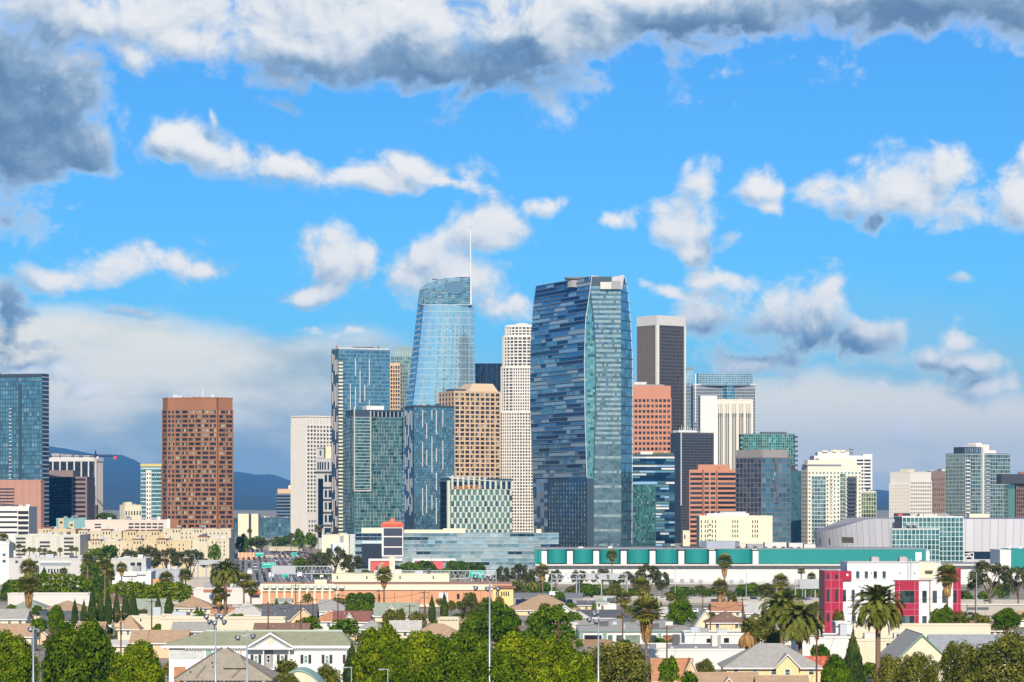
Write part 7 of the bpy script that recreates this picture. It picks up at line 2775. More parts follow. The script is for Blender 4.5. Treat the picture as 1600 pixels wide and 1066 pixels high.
for k in range(4):
    t.rect('roof_vent', STEEL, 1012 + 38 * k, 1012.5, 1016 + 38 * k, 1015.2, n=-6, dep=1)
t = low('stucco_house', 'white stucco flat house with two shaded windows above the workshop', 1070, 1182, 991, 690, W_WHITE, 14, [('window', DWIN, 1104, 998, 1112, 1006), ('window', DWIN, 1131, 997, 1139, 1005)], cat='house', par=.3)
house('pale grey gabled cottage with cream gable right of the round green tree', 1086, 1118, 977, 953, 830, 'gy', R_GREY, W_CREAM, 14, wins=1)
house('orange roofed house below the viaduct', 1113, 1192, 959, 941, 985, 'gx', R_ORNG, W_CREAM, 14, chim=1144)
house('pale grey roof behind the twin date palms', 1166, 1222, 960, 941, 960, 'gx', R_PALE, W_WHITE, 14)
house('yellow walled bungalow with brown hipped roof beside two poles', 1106, 1166, 972, 955, 795, 'hip', R_BROWN, W_YEL, 12, wins=2)
house('butter yellow villa with grey hipped roof and white front gable', 1135, 1282, 1041, 1006, 580, 'hip', R_GREY, W_YEL, 15, wins=5, front=(1212, 1247, 1022), over=.8)
house('red tiled roof with teal wall beside the juniper', 1264, 1301, 1054, 1026, 590, 'gx', roofm('red', (.48, .11, .06)), hmat('wall_teal', (.10, .30, .32)), 6, wins=1)
house('tan roof with small front gable at the bottom edge left of the villa', 1082, 1184, 1072, 1051, 530, 'gx', R_TAN, W_PEACH, 9, wins=2, front=(1128, 1148, 1059))
house('tan roof at the bottom edge below the villa', 1186, 1262, 1074, 1056, 520, 'gx', R_TAN, W_PEACH, 8, wins=2)
house('orange brown gabled house right of the magnolia', 1022, 1082, 1062, 1029, 560, 'gx', R_ORNG, W_PEACH, 11, wins=1, front=(1066, 1092, 1030))
low('white_box_house', 'small white flat box house left of the foreground date palm', 1306, 1332, 974, 660, W_WHITE, 7, [('vent', DGREY, 1306.5, 978, 1313, 980)], cat='house', par=.3)
low('flat_grey_house', 'low grey flat-roofed house behind the juniper', 1246, 1334, 996, 630, W_WHITE, 14, [('roof_unit', GREY, 1256, 993, 1262, 996, -3, 2), ('roof_unit', STEEL, 1270, 993.5, 1290, 996, -4, 2)], cat='house', par=.3)
house('cream gabled house with sage trim right of the foreground date palm', 1398, 1484, 1031, 991, 585, 'gy', R_GREY, W_CREAM, 24, wins=2, trim=mat('trim_sage', (.16, .32, .26)))
house('grey roofed wing joined to the sage-trimmed gable', 1462, 1575, 1030, 992, 600, 'gx', roofm('bluegrey', (.30, .31, .32)), W_CREAM, 16, wins=3)
low('cream_cottage', 'pale cream flat cottage behind the foreground date palm', 1330, 1420, 1000, 650, W_CREAM, 10, [('window', WINDOW, 1385, 1005, 1392, 1013)], cat='house', par=.3)
low('retaining_wall', 'concrete wall of the freeway ramp right of the crimson building', 1497, 1640, 945, 1000, CONC, 4, [('coping', PALE, 1497, 943.5, 1640, 945.5, .3, .8), ('wall_lettering_strip', DSTEEL, 1511, 949, 1545, 953, .1, .2)], cat='wall', par=.2)
low('roof_store', 'low white store between the stadium pole and the solar roof', 756, 800, 958, 900, HALLW, 8, cat='store', par=.3)
low('tool_shed', 'small pale shed roof below the fan palm pair', 845, 905, 975, 800, PALE, 8, cat='shed', par=.2)


# white apartment house with the green roof
def green_roof_house():
    D = 585.0
    f = D / F
    x0, x1 = 264, 556
    xw = X_(x0, D)
    g = gz(xw + 20, D)
    root = thing('apartment_house', 'long white house with sage green hipped roof, pediment and dark shutters', 'house', (xw, D, g - .3))
    U = lambda px: (px - x0) * f
    Zr = lambda py, d=D: Z_(py, d) - g + .3
    W, L = U(x1), 13.0
    ze = Zr(1009)
    zr = Zr(985.5, D + L / 2)
    wall = mat('house_white', (.72, .71, .69), vary=.05, streak=True)
    rm = roofm('moss', (.30, .30, .19))
    b = MB()
    b.prism([(0, 0), (W - 2, 0), (W - 2, L), (0, L)], 0, ze, top=False)
    b.build('wall', wall, root)
    b = MB()
    o, a = .7, 7.5
    A, B_, C, E = (-o - 1.0, -o, ze), (W - 2 + o + .6, -o, ze), (W - 2 + o + .6, L + o, ze), (-o - 1.0, L + o, ze)
    p, q = (a, L / 2, zr), (W - 3.5, L / 2, zr)
    slab_roof(b, [[A, B_, q, p], [B_, C, q], [C, E, p, q], [E, A, p]], .25)
    rf = b.build('roof', rm, root)
    boxp('ridge_vent', root, mat('verdigris', (.45, .50, .42)), p[0] - .2, L / 2 - .35, zr - .15, q[0] + .2, L / 2 + .35, zr + .18)
    boxp('fascia', root, wall, A[0], -o - .12, ze - .5, B_[0], -o, ze + .03)
    for k in range(60):
        x = U(290) + k * (U(546) - U(290)) / 60
        boxp('dentil', root, wall, x, -o + .02, ze - .8, x + .3, -.02, ze - .5)
    # pediment
    xa, xb, ya = U(392), U(455), 989.5
    zt = Zr(ya, D - 1.5)
    m_ = (xa + xb) / 2
    b = MB()
    b.face([(xa, -1.5, ze - .4), (xb, -1.5, ze - .4), (xb, -1.5, ze), (m_, -1.5, zt - .2), (xa, -1.5, ze)])
    b.build('pediment', wall, root)
    b = MB()
    slab_roof(b, [[(xa - .6, -2.0, ze - .1), (m_, -2.0, zt + .1), (m_, 4.6, zt + .1), (xa - .6, .4, ze - .1)][::-1], [(xb + .6, -2.0, ze - .1), (xb + .6, .4, ze - .1), (m_, 4.6, zt + .1), (m_, -2.0, zt + .1)]], .25)
    b.build('pediment_roof', rm, root)
    for sg in (-1, 1):
        xq = xa - .7 if sg < 0 else xb + .7
        b = MB()
        qd = [(xq, -2.1, ze - .5), (xq, -2.1, ze - .05), (m_, -2.1, zt + .2), (m_, -2.1, zt - .25)]
        b.face(qd if sg > 0 else qd[::-1])
        b.face([(p_[0], p_[1] + .12, p_[2]) for p_ in (qd[::-1] if sg > 0 else qd)])
        b.build('raking_cornice', wall, root)
    boxp('cornice', root, wall, xa - .6, -2.0, ze - .75, xb + .6, -1.4, ze - .4)
    for k in range(13):
        for sg in (0, 1):
            t_ = (k + .5) / 13
            xx = xa + (m_ - xa) * t_ if sg == 0 else xb + (m_ - xb) * t_
            zz = ze - .55 + (zt - ze - .05) * t_
            boxp('dentil', root, GREY, xx - .12, -1.9, zz - .12, xx + .12, -1.52, zz + .06)
    b = MB()
    cx, cz, r = m_, ze + (zt - ze) * .42, .95
    ring = [(cx + math.cos(2 * math.pi * k / 20) * r, -1.58, cz + math.sin(2 * math.pi * k / 20) * r * 1.1) for k in range(20)]
    b.face(ring)
    b.build('round_louvre', mat('louvre_cream', (.62, .58, .46)), root)
    # porch shade painted as a flat grey panel; windows with shutters
    dark = mat('shutter_dark', (.035, .03, .032), rough=.6)
    boxp('porch_shade_panel', root, mat('porch_shade', (.30, .29, .27)), U(413), -.06, 0, U(427), .2, Zr(1012))
    boxp('porch_column', root, wall, U(412), -1.5, 0, U(413.6), -1.0, ze - .4)
    boxp('porch_column', root, wall, U(452), -1.5, 0, U(453.6), -1.0, ze - .4)
    boxp('porch_floor', root, wall, U(412), -1.5, Zr(1046), U(454), -.02, Zr(1044))
    mint = glass('mint_pane', [((.16, .30, .25), 2), ((.20, .36, .30), 1), ((.08, .14, .13), 1)], metal=.2)
    for x in (397, 438, 475, 508, 541):
        window_part(root, U(x), 0, Zr(1036.5), U(x + 6), Zr(1023.5), mint, wall, shutters=dark)
        window_part(root, U(x), 0, Zr(1063), U(x + 6), Zr(1050), mint, wall, shutters=dark)
    window_part(root, U(417), -.05, Zr(1036), U(422), Zr(1023), DWIN, wall)
    for x in (376, 467, 498, 530):
        boxp('downpipe', root, PALE if x != 376 else R_ORNG, U(x), -.25, 0, U(x) + .16, -.02, ze - .5)
    boxp('air_unit', root, PALE, U(398), -.5, Zr(1037.5), U(402), 0, Zr(1034))
    # painted notice on the left flank, and the sage niche
    pn = mat('faded_mural', (.52, .52, .50), vary=.35, scale=.9)
    boxp('faded_notice', root, pn, U(265), -.05, Zr(1030), U(318), .02, Zr(1012))
    boxp('niche', root, mat('niche_sage', (.25, .40, .32)), U(322), -.07, Zr(1028), U(331), .02, Zr(1010))
    boxp('brick_base', root, R_ORNG, U(272), -.12, 0, U(290), .02, Zr(1042))


green_roof_house()


def gazebo_house():
    """foreground house: steep hipped tile roof with a dormer"""
    D = 500.0
    f = D / F
    x0, x1 = 272, 426
    xw = X_(x0, D)
    g = gz(xw, D)
    root = thing('hipped_house', 'foreground house with steep taupe hipped roof and a small dormer', 'house', (xw, D, g - .3))
    U = lambda px: (px - x0) * f
    Zr = lambda py, d=D: Z_(py, d) - g + .3
    W, L = U(x1), 16.0
    ze, zr = Zr(1061), Zr(1013, D + L / 2)
    rm = roofm('taupe', (.34, .29, .22))
    b = MB()
    b.prism([(.8, .8), (W - .8, .8), (W - .8, L - .8), (.8, L - .8)], 0, ze, top=False)
    b.build('wall', mat('sage_clapboard', (.40, .46, .36)), root)
    b = MB()
    A, B_, C, E = (0, 0, ze), (W, 0, ze), (W, L, ze), (0, L, ze)
    kx = U(344)
    p, q = (kx - .5, L / 2, zr), (kx + .5, L / 2, zr)
    m1, m2 = (W * .2, L * .28, ze + (zr - ze) * .42), (W * .72, L * .28, ze + (zr - ze) * .5)
    slab_roof(b, [[A, B_, q, p], [B_, C, q], [C, E, p, q], [E, A, p]], .3)
    rf = b.build('roof', rm, root)
    for a_, c_ in ((A, p), (B_, q)):
        b = MB()
        b.tube(Vector(a_) + Vector((0, -.05, .1)), Vector(c_) + Vector((0, -.05, .1)), .16, .16, 6)
        b.build('hip_ridge', mat('ridge_dark', (.18, .15, .12)), root)
    for xs in ((U(306), U(318), .0, .40), (U(362), U(378), .0, .42)):
        b = MB()
        b.tube((xs[0], .1, ze + .15), (xs[1], L * .2, ze + (zr - ze) * .42), .1, .1, 5)
        b.build('valley', mat('ridge_dark', ()), root)
    # dormer
    da, db = U(350), U(379)
    zd0, zd1 = Zr(1041, D + 3), Zr(1021, D + 5)
    b = MB()
    b.prism([(da + .3, 2.6), (db - .3, 2.6), (db - .6, 7), (da + .6, 7)], zd0 - 1.4, zd0)
    b.build('dormer_wall', mat('dormer_shade', (.20, .19, .15)), rf)
    b = MB()
    slab_roof(b, [[(da - .4, 2.0, zd0 - .1), (db + .4, 2.0, zd0 - .1), ((da + db) / 2 + .3, 6.4, zd1), ((da + db) / 2 - .6, 6.4, zd1)], [(db + .4, 2.0, zd0 - .1), (db + .2, 7, zd0 + .4), ((da + db) / 2 + .3, 6.4, zd1)],
                  [(da - .2, 7, zd0 + .4), (da - .4, 2.0, zd0 - .1), ((da + db) / 2 - .6, 6.4, zd1)]], .2)
    b.build('dormer_roof', rm, rf)
    for k in range(4):
        boxp('dormer_pane', rf, W_CREAM if k % 2 else DWIN, da + .8 + k * .62, 2.5, zd0 - 1.0, da + 1.3 + k * .62, 2.65, zd0 - .2)
    for k in range(24):
        boxp('rafter_tail', root, mat('ridge_dark', ()), W * (k + .2) / 24, -.15, ze - .55, W * (k + .2) / 24 + .22, .5, ze - .32)
    for k, m in enumerate((WHITE, mat('pink_door', (.55, .3, .28)), WHITE, SAGEP, WHITE)):
        boxp('porch_post', root, m, W * (.1 + .2 * k), .2, 0, W * (.1 + .2 * k) + .3, .5, ze - .3)
    for x, y in ((U(296), 1049), (U(302), 1054), (U(330), 1035)):
        b = MB()
        b.tube((x, 1.6, Zr(y + 4)), (x, 1.6, Zr(y)), .14, .14, 6)
        b.build('roof_vent', DGREY, root)


gazebo_house()


def barrel_roof():
    D = 470.0
    f = D / F
    xw = X_(430, D)
    g = gz(xw, D)
    root = thing('arched_shed', 'arched pale green metal roof at the bottom edge', 'shed', (xw, D, g - .3))
    W, L = 72 * f, 10.0
    z0, z1 = Z_(1072, D) - g + .3, Z_(1047.5, D) - g + .3
    b = MB()
    n = 12
    pr = [(W * k / n, z0 + (z1 - z0) * math.sin(math.pi * k / n) ** .8) for k in range(n + 1)]
    for (xa, za), (xb, zb_) in zip(pr[:-1], pr[1:]):
        slab_roof(b, [[(xa, 0, za), (xb, 0, zb_), (xb, L, zb_), (xa, L, za)]], .15)
    b.build('roof', mat('pale_green_metal', (.34, .46, .36), rough=.5), root)
    b = MB()
    b.face([(0, .3, 0), (W, .3, 0)] + [(x, .3, z - .1) for x, z in pr[::-1]])
    b.build('wall', W_CREAM, root)


barrel_roof()

# ------------------------------------------------------------------ big foreground trees
tree('ficus_tree', 'large dense ficus tree at the bottom left corner', 'ficus', 10, 984, 112, 190, 500)
tree('ficus_tree', 'huge spreading ficus tree left of the white green-roofed house', 'ficus', 128, 966, 150, 200, 520, var=1)
tree('ficus_tree', 'lower ficus crown right of the huge left ficus', 'ficus', 216, 1000, 110, 170, 500, var=2)
tree('ficus_tree', 'yellow green ficus in front of the white green-roofed house right end', 'ficus', 596, 972, 124, 190, 540, var=0)
tree('ficus_tree', 'ficus crown second from the left in the bottom centre mass', 'ficus', 668, 984, 130, 180, 500, var=2)
tree('ficus_tree', 'big central ficus crown just left of the tall stadium pole', 'ficus', 728, 986, 130, 180, 485, var=1)
tree('ficus_tree', 'big central ficus crown just right of the tall stadium pole', 'ficus', 808, 986, 140, 180, 490, var=0)
tree('ficus_tree', 'rightmost ficus crown of the bottom centre mass', 'ficus', 876, 996, 120, 170, 480, var=2)
tree('ficus_tree', 'low ficus crown filling the bottom centre', 'ficus', 765, 1014, 140, 140, 455, var=1)
tree('ficus_tree', 'low ficus crown at the bottom edge below the white house right end', 'ficus', 622, 1020, 110, 130, 470, var=2)
tree('leafy_tree', 'dark green tree behind the tall stadium pole', 'leafy', 778, 940, 92, 88, 690, var=0)
tree('leafy_tree', 'dark green tree right of the stadium pole below the solar roof', 'leafy', 858, 946, 92, 86, 680, var=1)
tree('leafy_tree', 'round dark tree between the bare tree and the stadium pole', 'leafy', 742, 955, 60, 70, 700, var=2)
tree('magnolia_tree', 'sparse magnolia with pale leaves at the bottom right of centre', 'magnolia', 962, 1000, 130, 130, 505, var=0)
tree('leafy_tree', 'dense round green tree in front of the viaduct', 'leafy', 1063, 936, 52, 50, 800, var=1)
tree('olive_tree', 'yellowish leafy tree between the dry palm and the twin date palms', 'olive', 1186, 958, 62, 60, 690, var=0)
tree('magnolia_tree', 'sparse magnolia at the bottom right corner', 'magnolia', 1572, 985, 140, 150, 500, var=1)
tree('magnolia_tree', 'olive green magnolia in front of the sage-trimmed gable', 'magnolia', 1436, 1018, 90, 100, 520, var=2)
tree('magnolia_tree', 'loose magnolia crown in front of the grey roofed wing', 'magnolia', 1500, 1000, 80, 110, 530, var=0)
tree('juniper_tree', 'tall pointed juniper left of the foreground date palm', 'juniper', 1333, 980, 46, 130, 560)
tree('leafy_tree', 'dark bushy tree right of the pointed juniper', 'leafy', 1306, 1022, 62, 90, 540, var=0)
tree('olive_tree', 'light leafy tree behind the foreground date palm trunk', 'olive', 1392, 1022, 60, 80, 560, var=1)
tree('olive_tree', 'olive shrub tree in front of the white house pediment', 'smallolive', 448, 1030, 52, 60, 540, var=0)
tree('olive_tree', 'yellow green tree at the right end of the white house', 'olive', 512, 1036, 58, 70, 520, var=2)
tree('conifer_tree', 'dark narrow conifer against the right end of the white house', 'juniper', 550, 1000, 34, 90, 545)
tree('olive_tree', 'brownish shrub crown over the arched green roof', 'olive', 452, 1050, 46, 46, 455, var=1)
tree('leafy_tree', 'dark pine-like tree behind the huge left ficus', 'leafy', 88, 945, 34, 52, 700, var=0)
tree('leafy_tree', 'small green tree left of the tan cottage at far left', 'small', 62, 965, 30, 30, 690, var=1)
tree('leafy_tree', 'green tree on the corner below the slate gabled house', 'small', 482, 962, 44, 34, 760, var=0)
tree('leafy_tree', 'leafy tree in front of the maroon cottage', 'small', 540, 966, 52, 36, 700, var=1)
tree('olive_tree', 'grey green tree below the tall fan palm', 'smallolive', 612, 952, 34, 34, 820, var=1)
tree('olive_tree', 'yellowish tree right of the tall fan palm', 'smallolive', 652, 955, 36, 34, 830, var=0)
tree('leafy_tree', 'sage green bush tree below the pale front gable', 'smallolive', 625, 950, 26, 40, 860, var=2)
tree('leafy_tree', 'small tree in front of the orange brown gabled house', 'small', 1046, 1025, 36, 60, 520, var=0)
tree('leafy_tree', 'dark shrub tree right of the orange brown gabled house', 'small', 1078, 1048, 40, 50, 510, var=1)
tree('olive_tree', 'thin leafy tree in front of the blank workshop wall', 'magnolia', 1102, 1028, 36, 44, 560, var=1)
tree('leafy_tree', 'shrubby tree behind the red tiled roof', 'leafy', 1282, 1006, 40, 40, 600, var=2)
tree('leafy_tree', 'bushy tree left of the palm in front of the crimson building', 'leafy', 1466, 950, 34, 40, 720, var=1)
tree('leafy_tree', 'dark bush behind the palm trunk at the crimson building', 'small', 1481, 945, 26, 44, 730, var=0)
tree('olive_tree', 'light green bush right of the palm at the crimson building', 'smallolive', 1499, 955, 34, 36, 715, var=0)
tree('olive_tree', 'autumn coloured shrub tree at the foot of the crimson tower', 'smallolive', 1310, 953, 22, 30, 720, var=1)
tree('leafy_tree', 'round grey green shrub tree near the right edge', 'leafy', 1572, 950, 56, 44, 720, var=0)
tree('olive_tree', 'olive hedge tree right of the crimson building', 'smallolive', 1536, 960, 34, 30, 720, var=2)
# eucalyptus stands along the freeway
for k, (px, yt, w, h, D, lab) in enumerate((
        (1548, 876, 84, 62, 1050, 'large open eucalyptus right of the crimson building'), (1590, 884, 60, 56, 1040, 'eucalyptus at the right edge above the ramp wall'),
        (522, 853, 62, 48, 1500, 'tall bushy eucalyptus in front of the cream hall'), (494, 862, 50, 40, 1480, 'eucalyptus left of the cream hall above the gantry'),
        (552, 866, 44, 34, 1490, 'brownish eucalyptus below the big dark screen'), (470, 872, 40, 26, 1520, 'low green tree at the right shoulder of the freeway'),
        (812, 880, 50, 38, 1450, 'thin eucalyptus at the left end of the convention hall'), (836, 888, 40, 34, 1400, 'dark eucalyptus left of the fan palm by the hall'),
        (868, 890, 36, 28, 1480, 'airy eucalyptus in front of the first white pylons'), (905, 890, 40, 28, 1460, 'airy eucalyptus below the second white pylon'),
        (940, 888, 46, 30, 1470, 'airy eucalyptus below the third white pylon'), (978, 892, 36, 28, 1460, 'small eucalyptus left of the tall lamp by the hall'),
        (1014, 880, 58, 46, 1380, 'broad eucalyptus before the middle of the white hall wall'), (1035, 892, 34, 34, 1400, 'lower eucalyptus right of the broad one at the hall'),
        (230, 852, 60, 46, 1450, 'big eucalyptus left of the pale yellow apartments'), (204, 858, 44, 36, 1460, 'eucalyptus in front of the front apartment wing'),
        (260, 856, 52, 42, 1440, 'dark eucalyptus mass below the yellow apartments'), (296, 858, 60, 38, 1480, 'broad grey eucalyptus left of the freeway'),
        (335, 850, 28, 34, 1600, 'upright dark tree before the lower apartment wing'), (170, 852, 40, 30, 1500, 'bushy tree group right of the white garage'),
        (150, 856, 30, 24, 1500, 'small tree beside the white garage corner'), (378, 834, 30, 36, 2000, 'dark tree on the freeway bank below the cream slab block'),
        (402, 838, 40, 22, 2350, 'dark tree below the blue glass block'), (468, 826, 26, 40, 2100, 'dark tree at the foot of the white tower'),
        (486, 832, 30, 30, 2050, 'sunlit tree below the ornate tower'), (165, 801, 36, 14, 2300, 'distant dark tree clump between the pink garage and the crane'),
        (20, 905, 50, 40, 1200, 'bare brownish tree at the left edge'), (745, 880, 40, 28, 1420, 'green tree behind the two-arrow sign'),
        (640, 878, 40, 28, 1600, 'dark round tree right of the pylon post'), (665, 876, 44, 24, 1620, 'dark tree below the rose poster'), (715, 876, 52, 28, 1600, 'dark tree row right of the rose poster'),
        (786, 884, 34, 40, 1460, 'airy eucalyptus above the yellow mission block'))):
    tree('eucalyptus_tree' if 'eucal' in lab else 'street_tree', lab, 'euca' if 'eucal' in lab else ('small' if w < 45 else 'leafy'), px, yt, w, h, D, deep=.8)
# low green banks beside the freeway
for k, (px, yt, w, h, D, lab) in enumerate((
        (800, 908, 60, 26, 1330, 'dense shrubs on the slip road bank by the mission block'), (845, 912, 60, 24, 1330, 'shrub bank left of the white van'), (925, 912, 44, 26, 1300, 'round bush before the hall gantry'),
        (960, 914, 50, 22, 1300, 'brown green shrub bank right of the round bush'), (1065, 916, 60, 22, 1300, 'green shrub bank behind the viaduct middle'), (1110, 918, 50, 18, 1310, 'shrub bank left of the tall fan palm pair'),
        (1195, 912, 60, 26, 1290, 'dark shrub bank right of the street lamp'), (1262, 916, 60, 24, 1290, 'shrub bank left of the crimson building'), (1160, 920, 40, 14, 1300, 'low shrubs by the street lamp on the viaduct'),
        (560, 890, 60, 22, 1450, 'shrubs below the red poster'), (505, 895, 70, 24, 1420, 'green bank behind the long gantry'), (690, 890, 60, 18, 1450, 'shrubs behind the catwalk gantry'),
        (400, 842, 60, 14, 2150, 'dark bank of trees beside the far flyover'), (440, 838, 60, 22, 2200, 'dark palms and trees above the far flyover'), (345, 905, 44, 26, 1280, 'grey green bush behind the left date palm'))):
    tree('shrub_bank', lab, 'smallolive' if k % 3 == 0 else 'small', px, yt, w, h, D, cat='shrubs', trunk=False, deep=.5)
tree('bare_tree', 'thin half bare tree left of the dark green tree by the stadium pole', 'euca', 735, 926, 36, 60, 760, var=2)
# hedges
hedge('long clipped ficus hedge left of centre behind the boundary wall', 82, 899, 124, 30, 1060, L_FICUS, 9, .25)
hedge('rounded ficus hedge right of the modern white house', 264, 913, 68, 24, 1080, L_FICUS, 9, .3)
hedge('clipped green hedge around the modern white house', 202, 913, 64, 22, 1150, L_FICUS, 8, .3)
hedge('square clipped hedge before the brick hall', 563, 932, 40, 17, 1040, L_DARK, 6)
hedge('dark hedge block right of the white warehouse', 152, 880, 48, 28, 1330, L_DARK, 8, .1)
# cypresses
for k, (px, yt, yb, w, D) in enumerate(((117, 934, 974, 8, 800), (131, 936, 974, 8, 805), (144, 921, 976, 11, 800), (157, 914, 976, 9, 805), (169, 915, 976, 10, 795), (182, 923, 972, 9, 800), (196, 919, 970, 9, 810), (208, 917, 970, 10, 805), (247, 928, 962, 8, 850), (264, 926, 962, 11, 845))):
    ordn = ('first', 'second', 'third', 'fourth', 'fifth', 'sixth', 'seventh', 'eighth', 'ninth', 'tenth')[k]
    tree('cypress_tree', ordn + ' Italian cypress from the left in the dark row', 'cypress', px, yt, w * 1.3, yb - yt, D, group='cypress row', trunk=False, deep=1)
for px, yt, yb, w, D, lab in ((308, 946, 966, 5, 850, 'left young cypress before the tan hipped house'), (314, 948, 966, 5, 850, 'right young cypress before the tan hipped house'), (432, 934, 956, 6, 920, 'small cypress behind the slate gabled house'),
                              (675, 928, 972, 9, 900, 'left slim cypress before the brick hall'), (694, 924, 970, 10, 900, 'right slim cypress before the brick hall'), (1013, 930, 962, 5, 950, 'first tiny cypress left of the round green tree'),
                              (1020, 928, 962, 6, 950, 'second tiny cypress left of the round green tree'), (1026, 931, 962, 5, 950, 'third tiny cypress left of the round green tree'), (1033, 938, 964, 5, 945, 'fourth tiny cypress beside the round green tree'),
                              (69, 885, 905, 7, 1250, 'lone dark cypress before the white warehouse'), (412, 945, 960, 4, 900, 'tiny cypress at the slate gable corner')):
    tree('cypress_tree', lab, 'cypress', px, yt, w * 1.3, yb - yt, D, trunk=False, deep=1)

# ------------------------------------------------------------------ palms
date_palm('big foreground Canary date palm in front of the crimson building', 1372, 950, 46, 560, n=96)
date_palm('front Canary date palm of the twin pair', 1250, 972, 41, 600, n=92)
date_palm('rear Canary date palm of the twin pair', 1222, 952, 40, 660, n=88)
date_palm('Canary date palm before the freeway at left', 352, 895, 28, 900)
date_palm('dry browning date palm left of the villa roof', 1168, 990, 24, 590, n=60, dead=26, dry=True)
for px, yc, rr_, D, sk, lab in (
        (1132, 878, 12, 1150, 2.6, 'tallest fan palm beside the viaduct, right of centre'), (1125, 918, 13, 1100, 2.4, 'fan palm leaning against the tallest one'),
        (1220, 910, 13, 1000, 1.6, 'fan palm above the twin date palms'), (956, 868, 9, 1300, 1.8, 'fan palm standing before the third teal bay'),
        (848, 892, 10, 1250, 2.2, 'pale skirted fan palm left of the convention pylons'), (1002, 918, 15, 900, 1.8, 'fan palm right of the transformer pole'), (974, 936, 13, 850, 1.5, 'fan palm behind the transformer pole'),
        (1010, 956, 24, 620, 2.6, 'big skirted fan palm in front of the pale storefront'), (1480, 900, 18, 740, 2.4, 'skirted fan palm in front of the crimson right tower'), (1440, 884, 8, 900, 0, 'small fan palm top behind the crimson right tower'),
        (600, 900, 13, 980, 1.9, 'tall fan palm before the brick hall'), (45, 888, 14, 860, 3.6, 'tall shaggy fan palm at left before the hedge'), (45, 915, 16, 850, 2.8, 'lower shaggy fan palm joined to the left tall one'),
        (137, 874, 10, 1150, 1.0, 'fan palm between the warehouse and the white shed'), (190, 888, 9, 1180, 1.8, 'fan palm left of the modern white house'), (164, 882, 9, 1200, 2.2, 'shaggy fan palm right of the dark hedge block'),
        (172, 897, 8, 1190, 1.4, 'short fan palm beside the white shed'), (381, 908, 13, 1000, 1.2, 'small palm right of the left date palm'), (392, 920, 12, 960, 1.3, 'lower palm near the brick hall corner'), (342, 930, 13, 900, 1.8, 'skirted palm below the left date palm'),
        (260, 905, 12, 1180, .8, 'green palm behind the rounded hedge'), (290, 900, 11, 1230, .8, 'green palm left of the retaining wall'), (1252, 893, 6, 1300, .8, 'thin far fan palm left of the gantry by the crimson building'),
        (1268, 902, 7, 1250, .6, 'short far palm beside the crimson tower'), (137, 898, 7, 1180, 1.6, 'dry little palm below the warehouse'), (100, 893, 6, 1200, .8, 'slim palm before the warehouse wall'), (5, 842, 9, 1560, 1.8, 'palm pair member at the far left edge'),
        (16, 855, 9, 1550, 1.8, 'second palm beside the white left house'), (455, 838, 5, 2100, 1.0, 'far palm on the bank below the white tower'), (432, 842, 4, 2150, 1.0, 'far palm over the farthest flyover'), (390, 830, 4, 2300, 1.0, 'far palm at the cream slab block'), (497, 828, 6, 2050, 1.0, 'far palm at the foot of the ornate tower')):
    fan_palm(lab, px, yc, rr_, D, sk)
for k, px in enumerate((30, 38, 46, 53, 62, 70, 78, 85, 94, 112, 119)):
    fan_palm(('first', 'second', 'third', 'fourth', 'fifth', 'sixth', 'seventh', 'eighth', 'ninth', 'tenth', 'eleventh')[k] + ' little palm from the left before the white garage', px, (854, 861, 859, 860, 860, 861, 864, 866, 860, 858, 859)[k], 4.2, 1590, .5, group='palms before the garage')
date_palm('dark sago-like palm bush on the slip road bank', 832, 912, 17, 1280, n=40, dead=4)

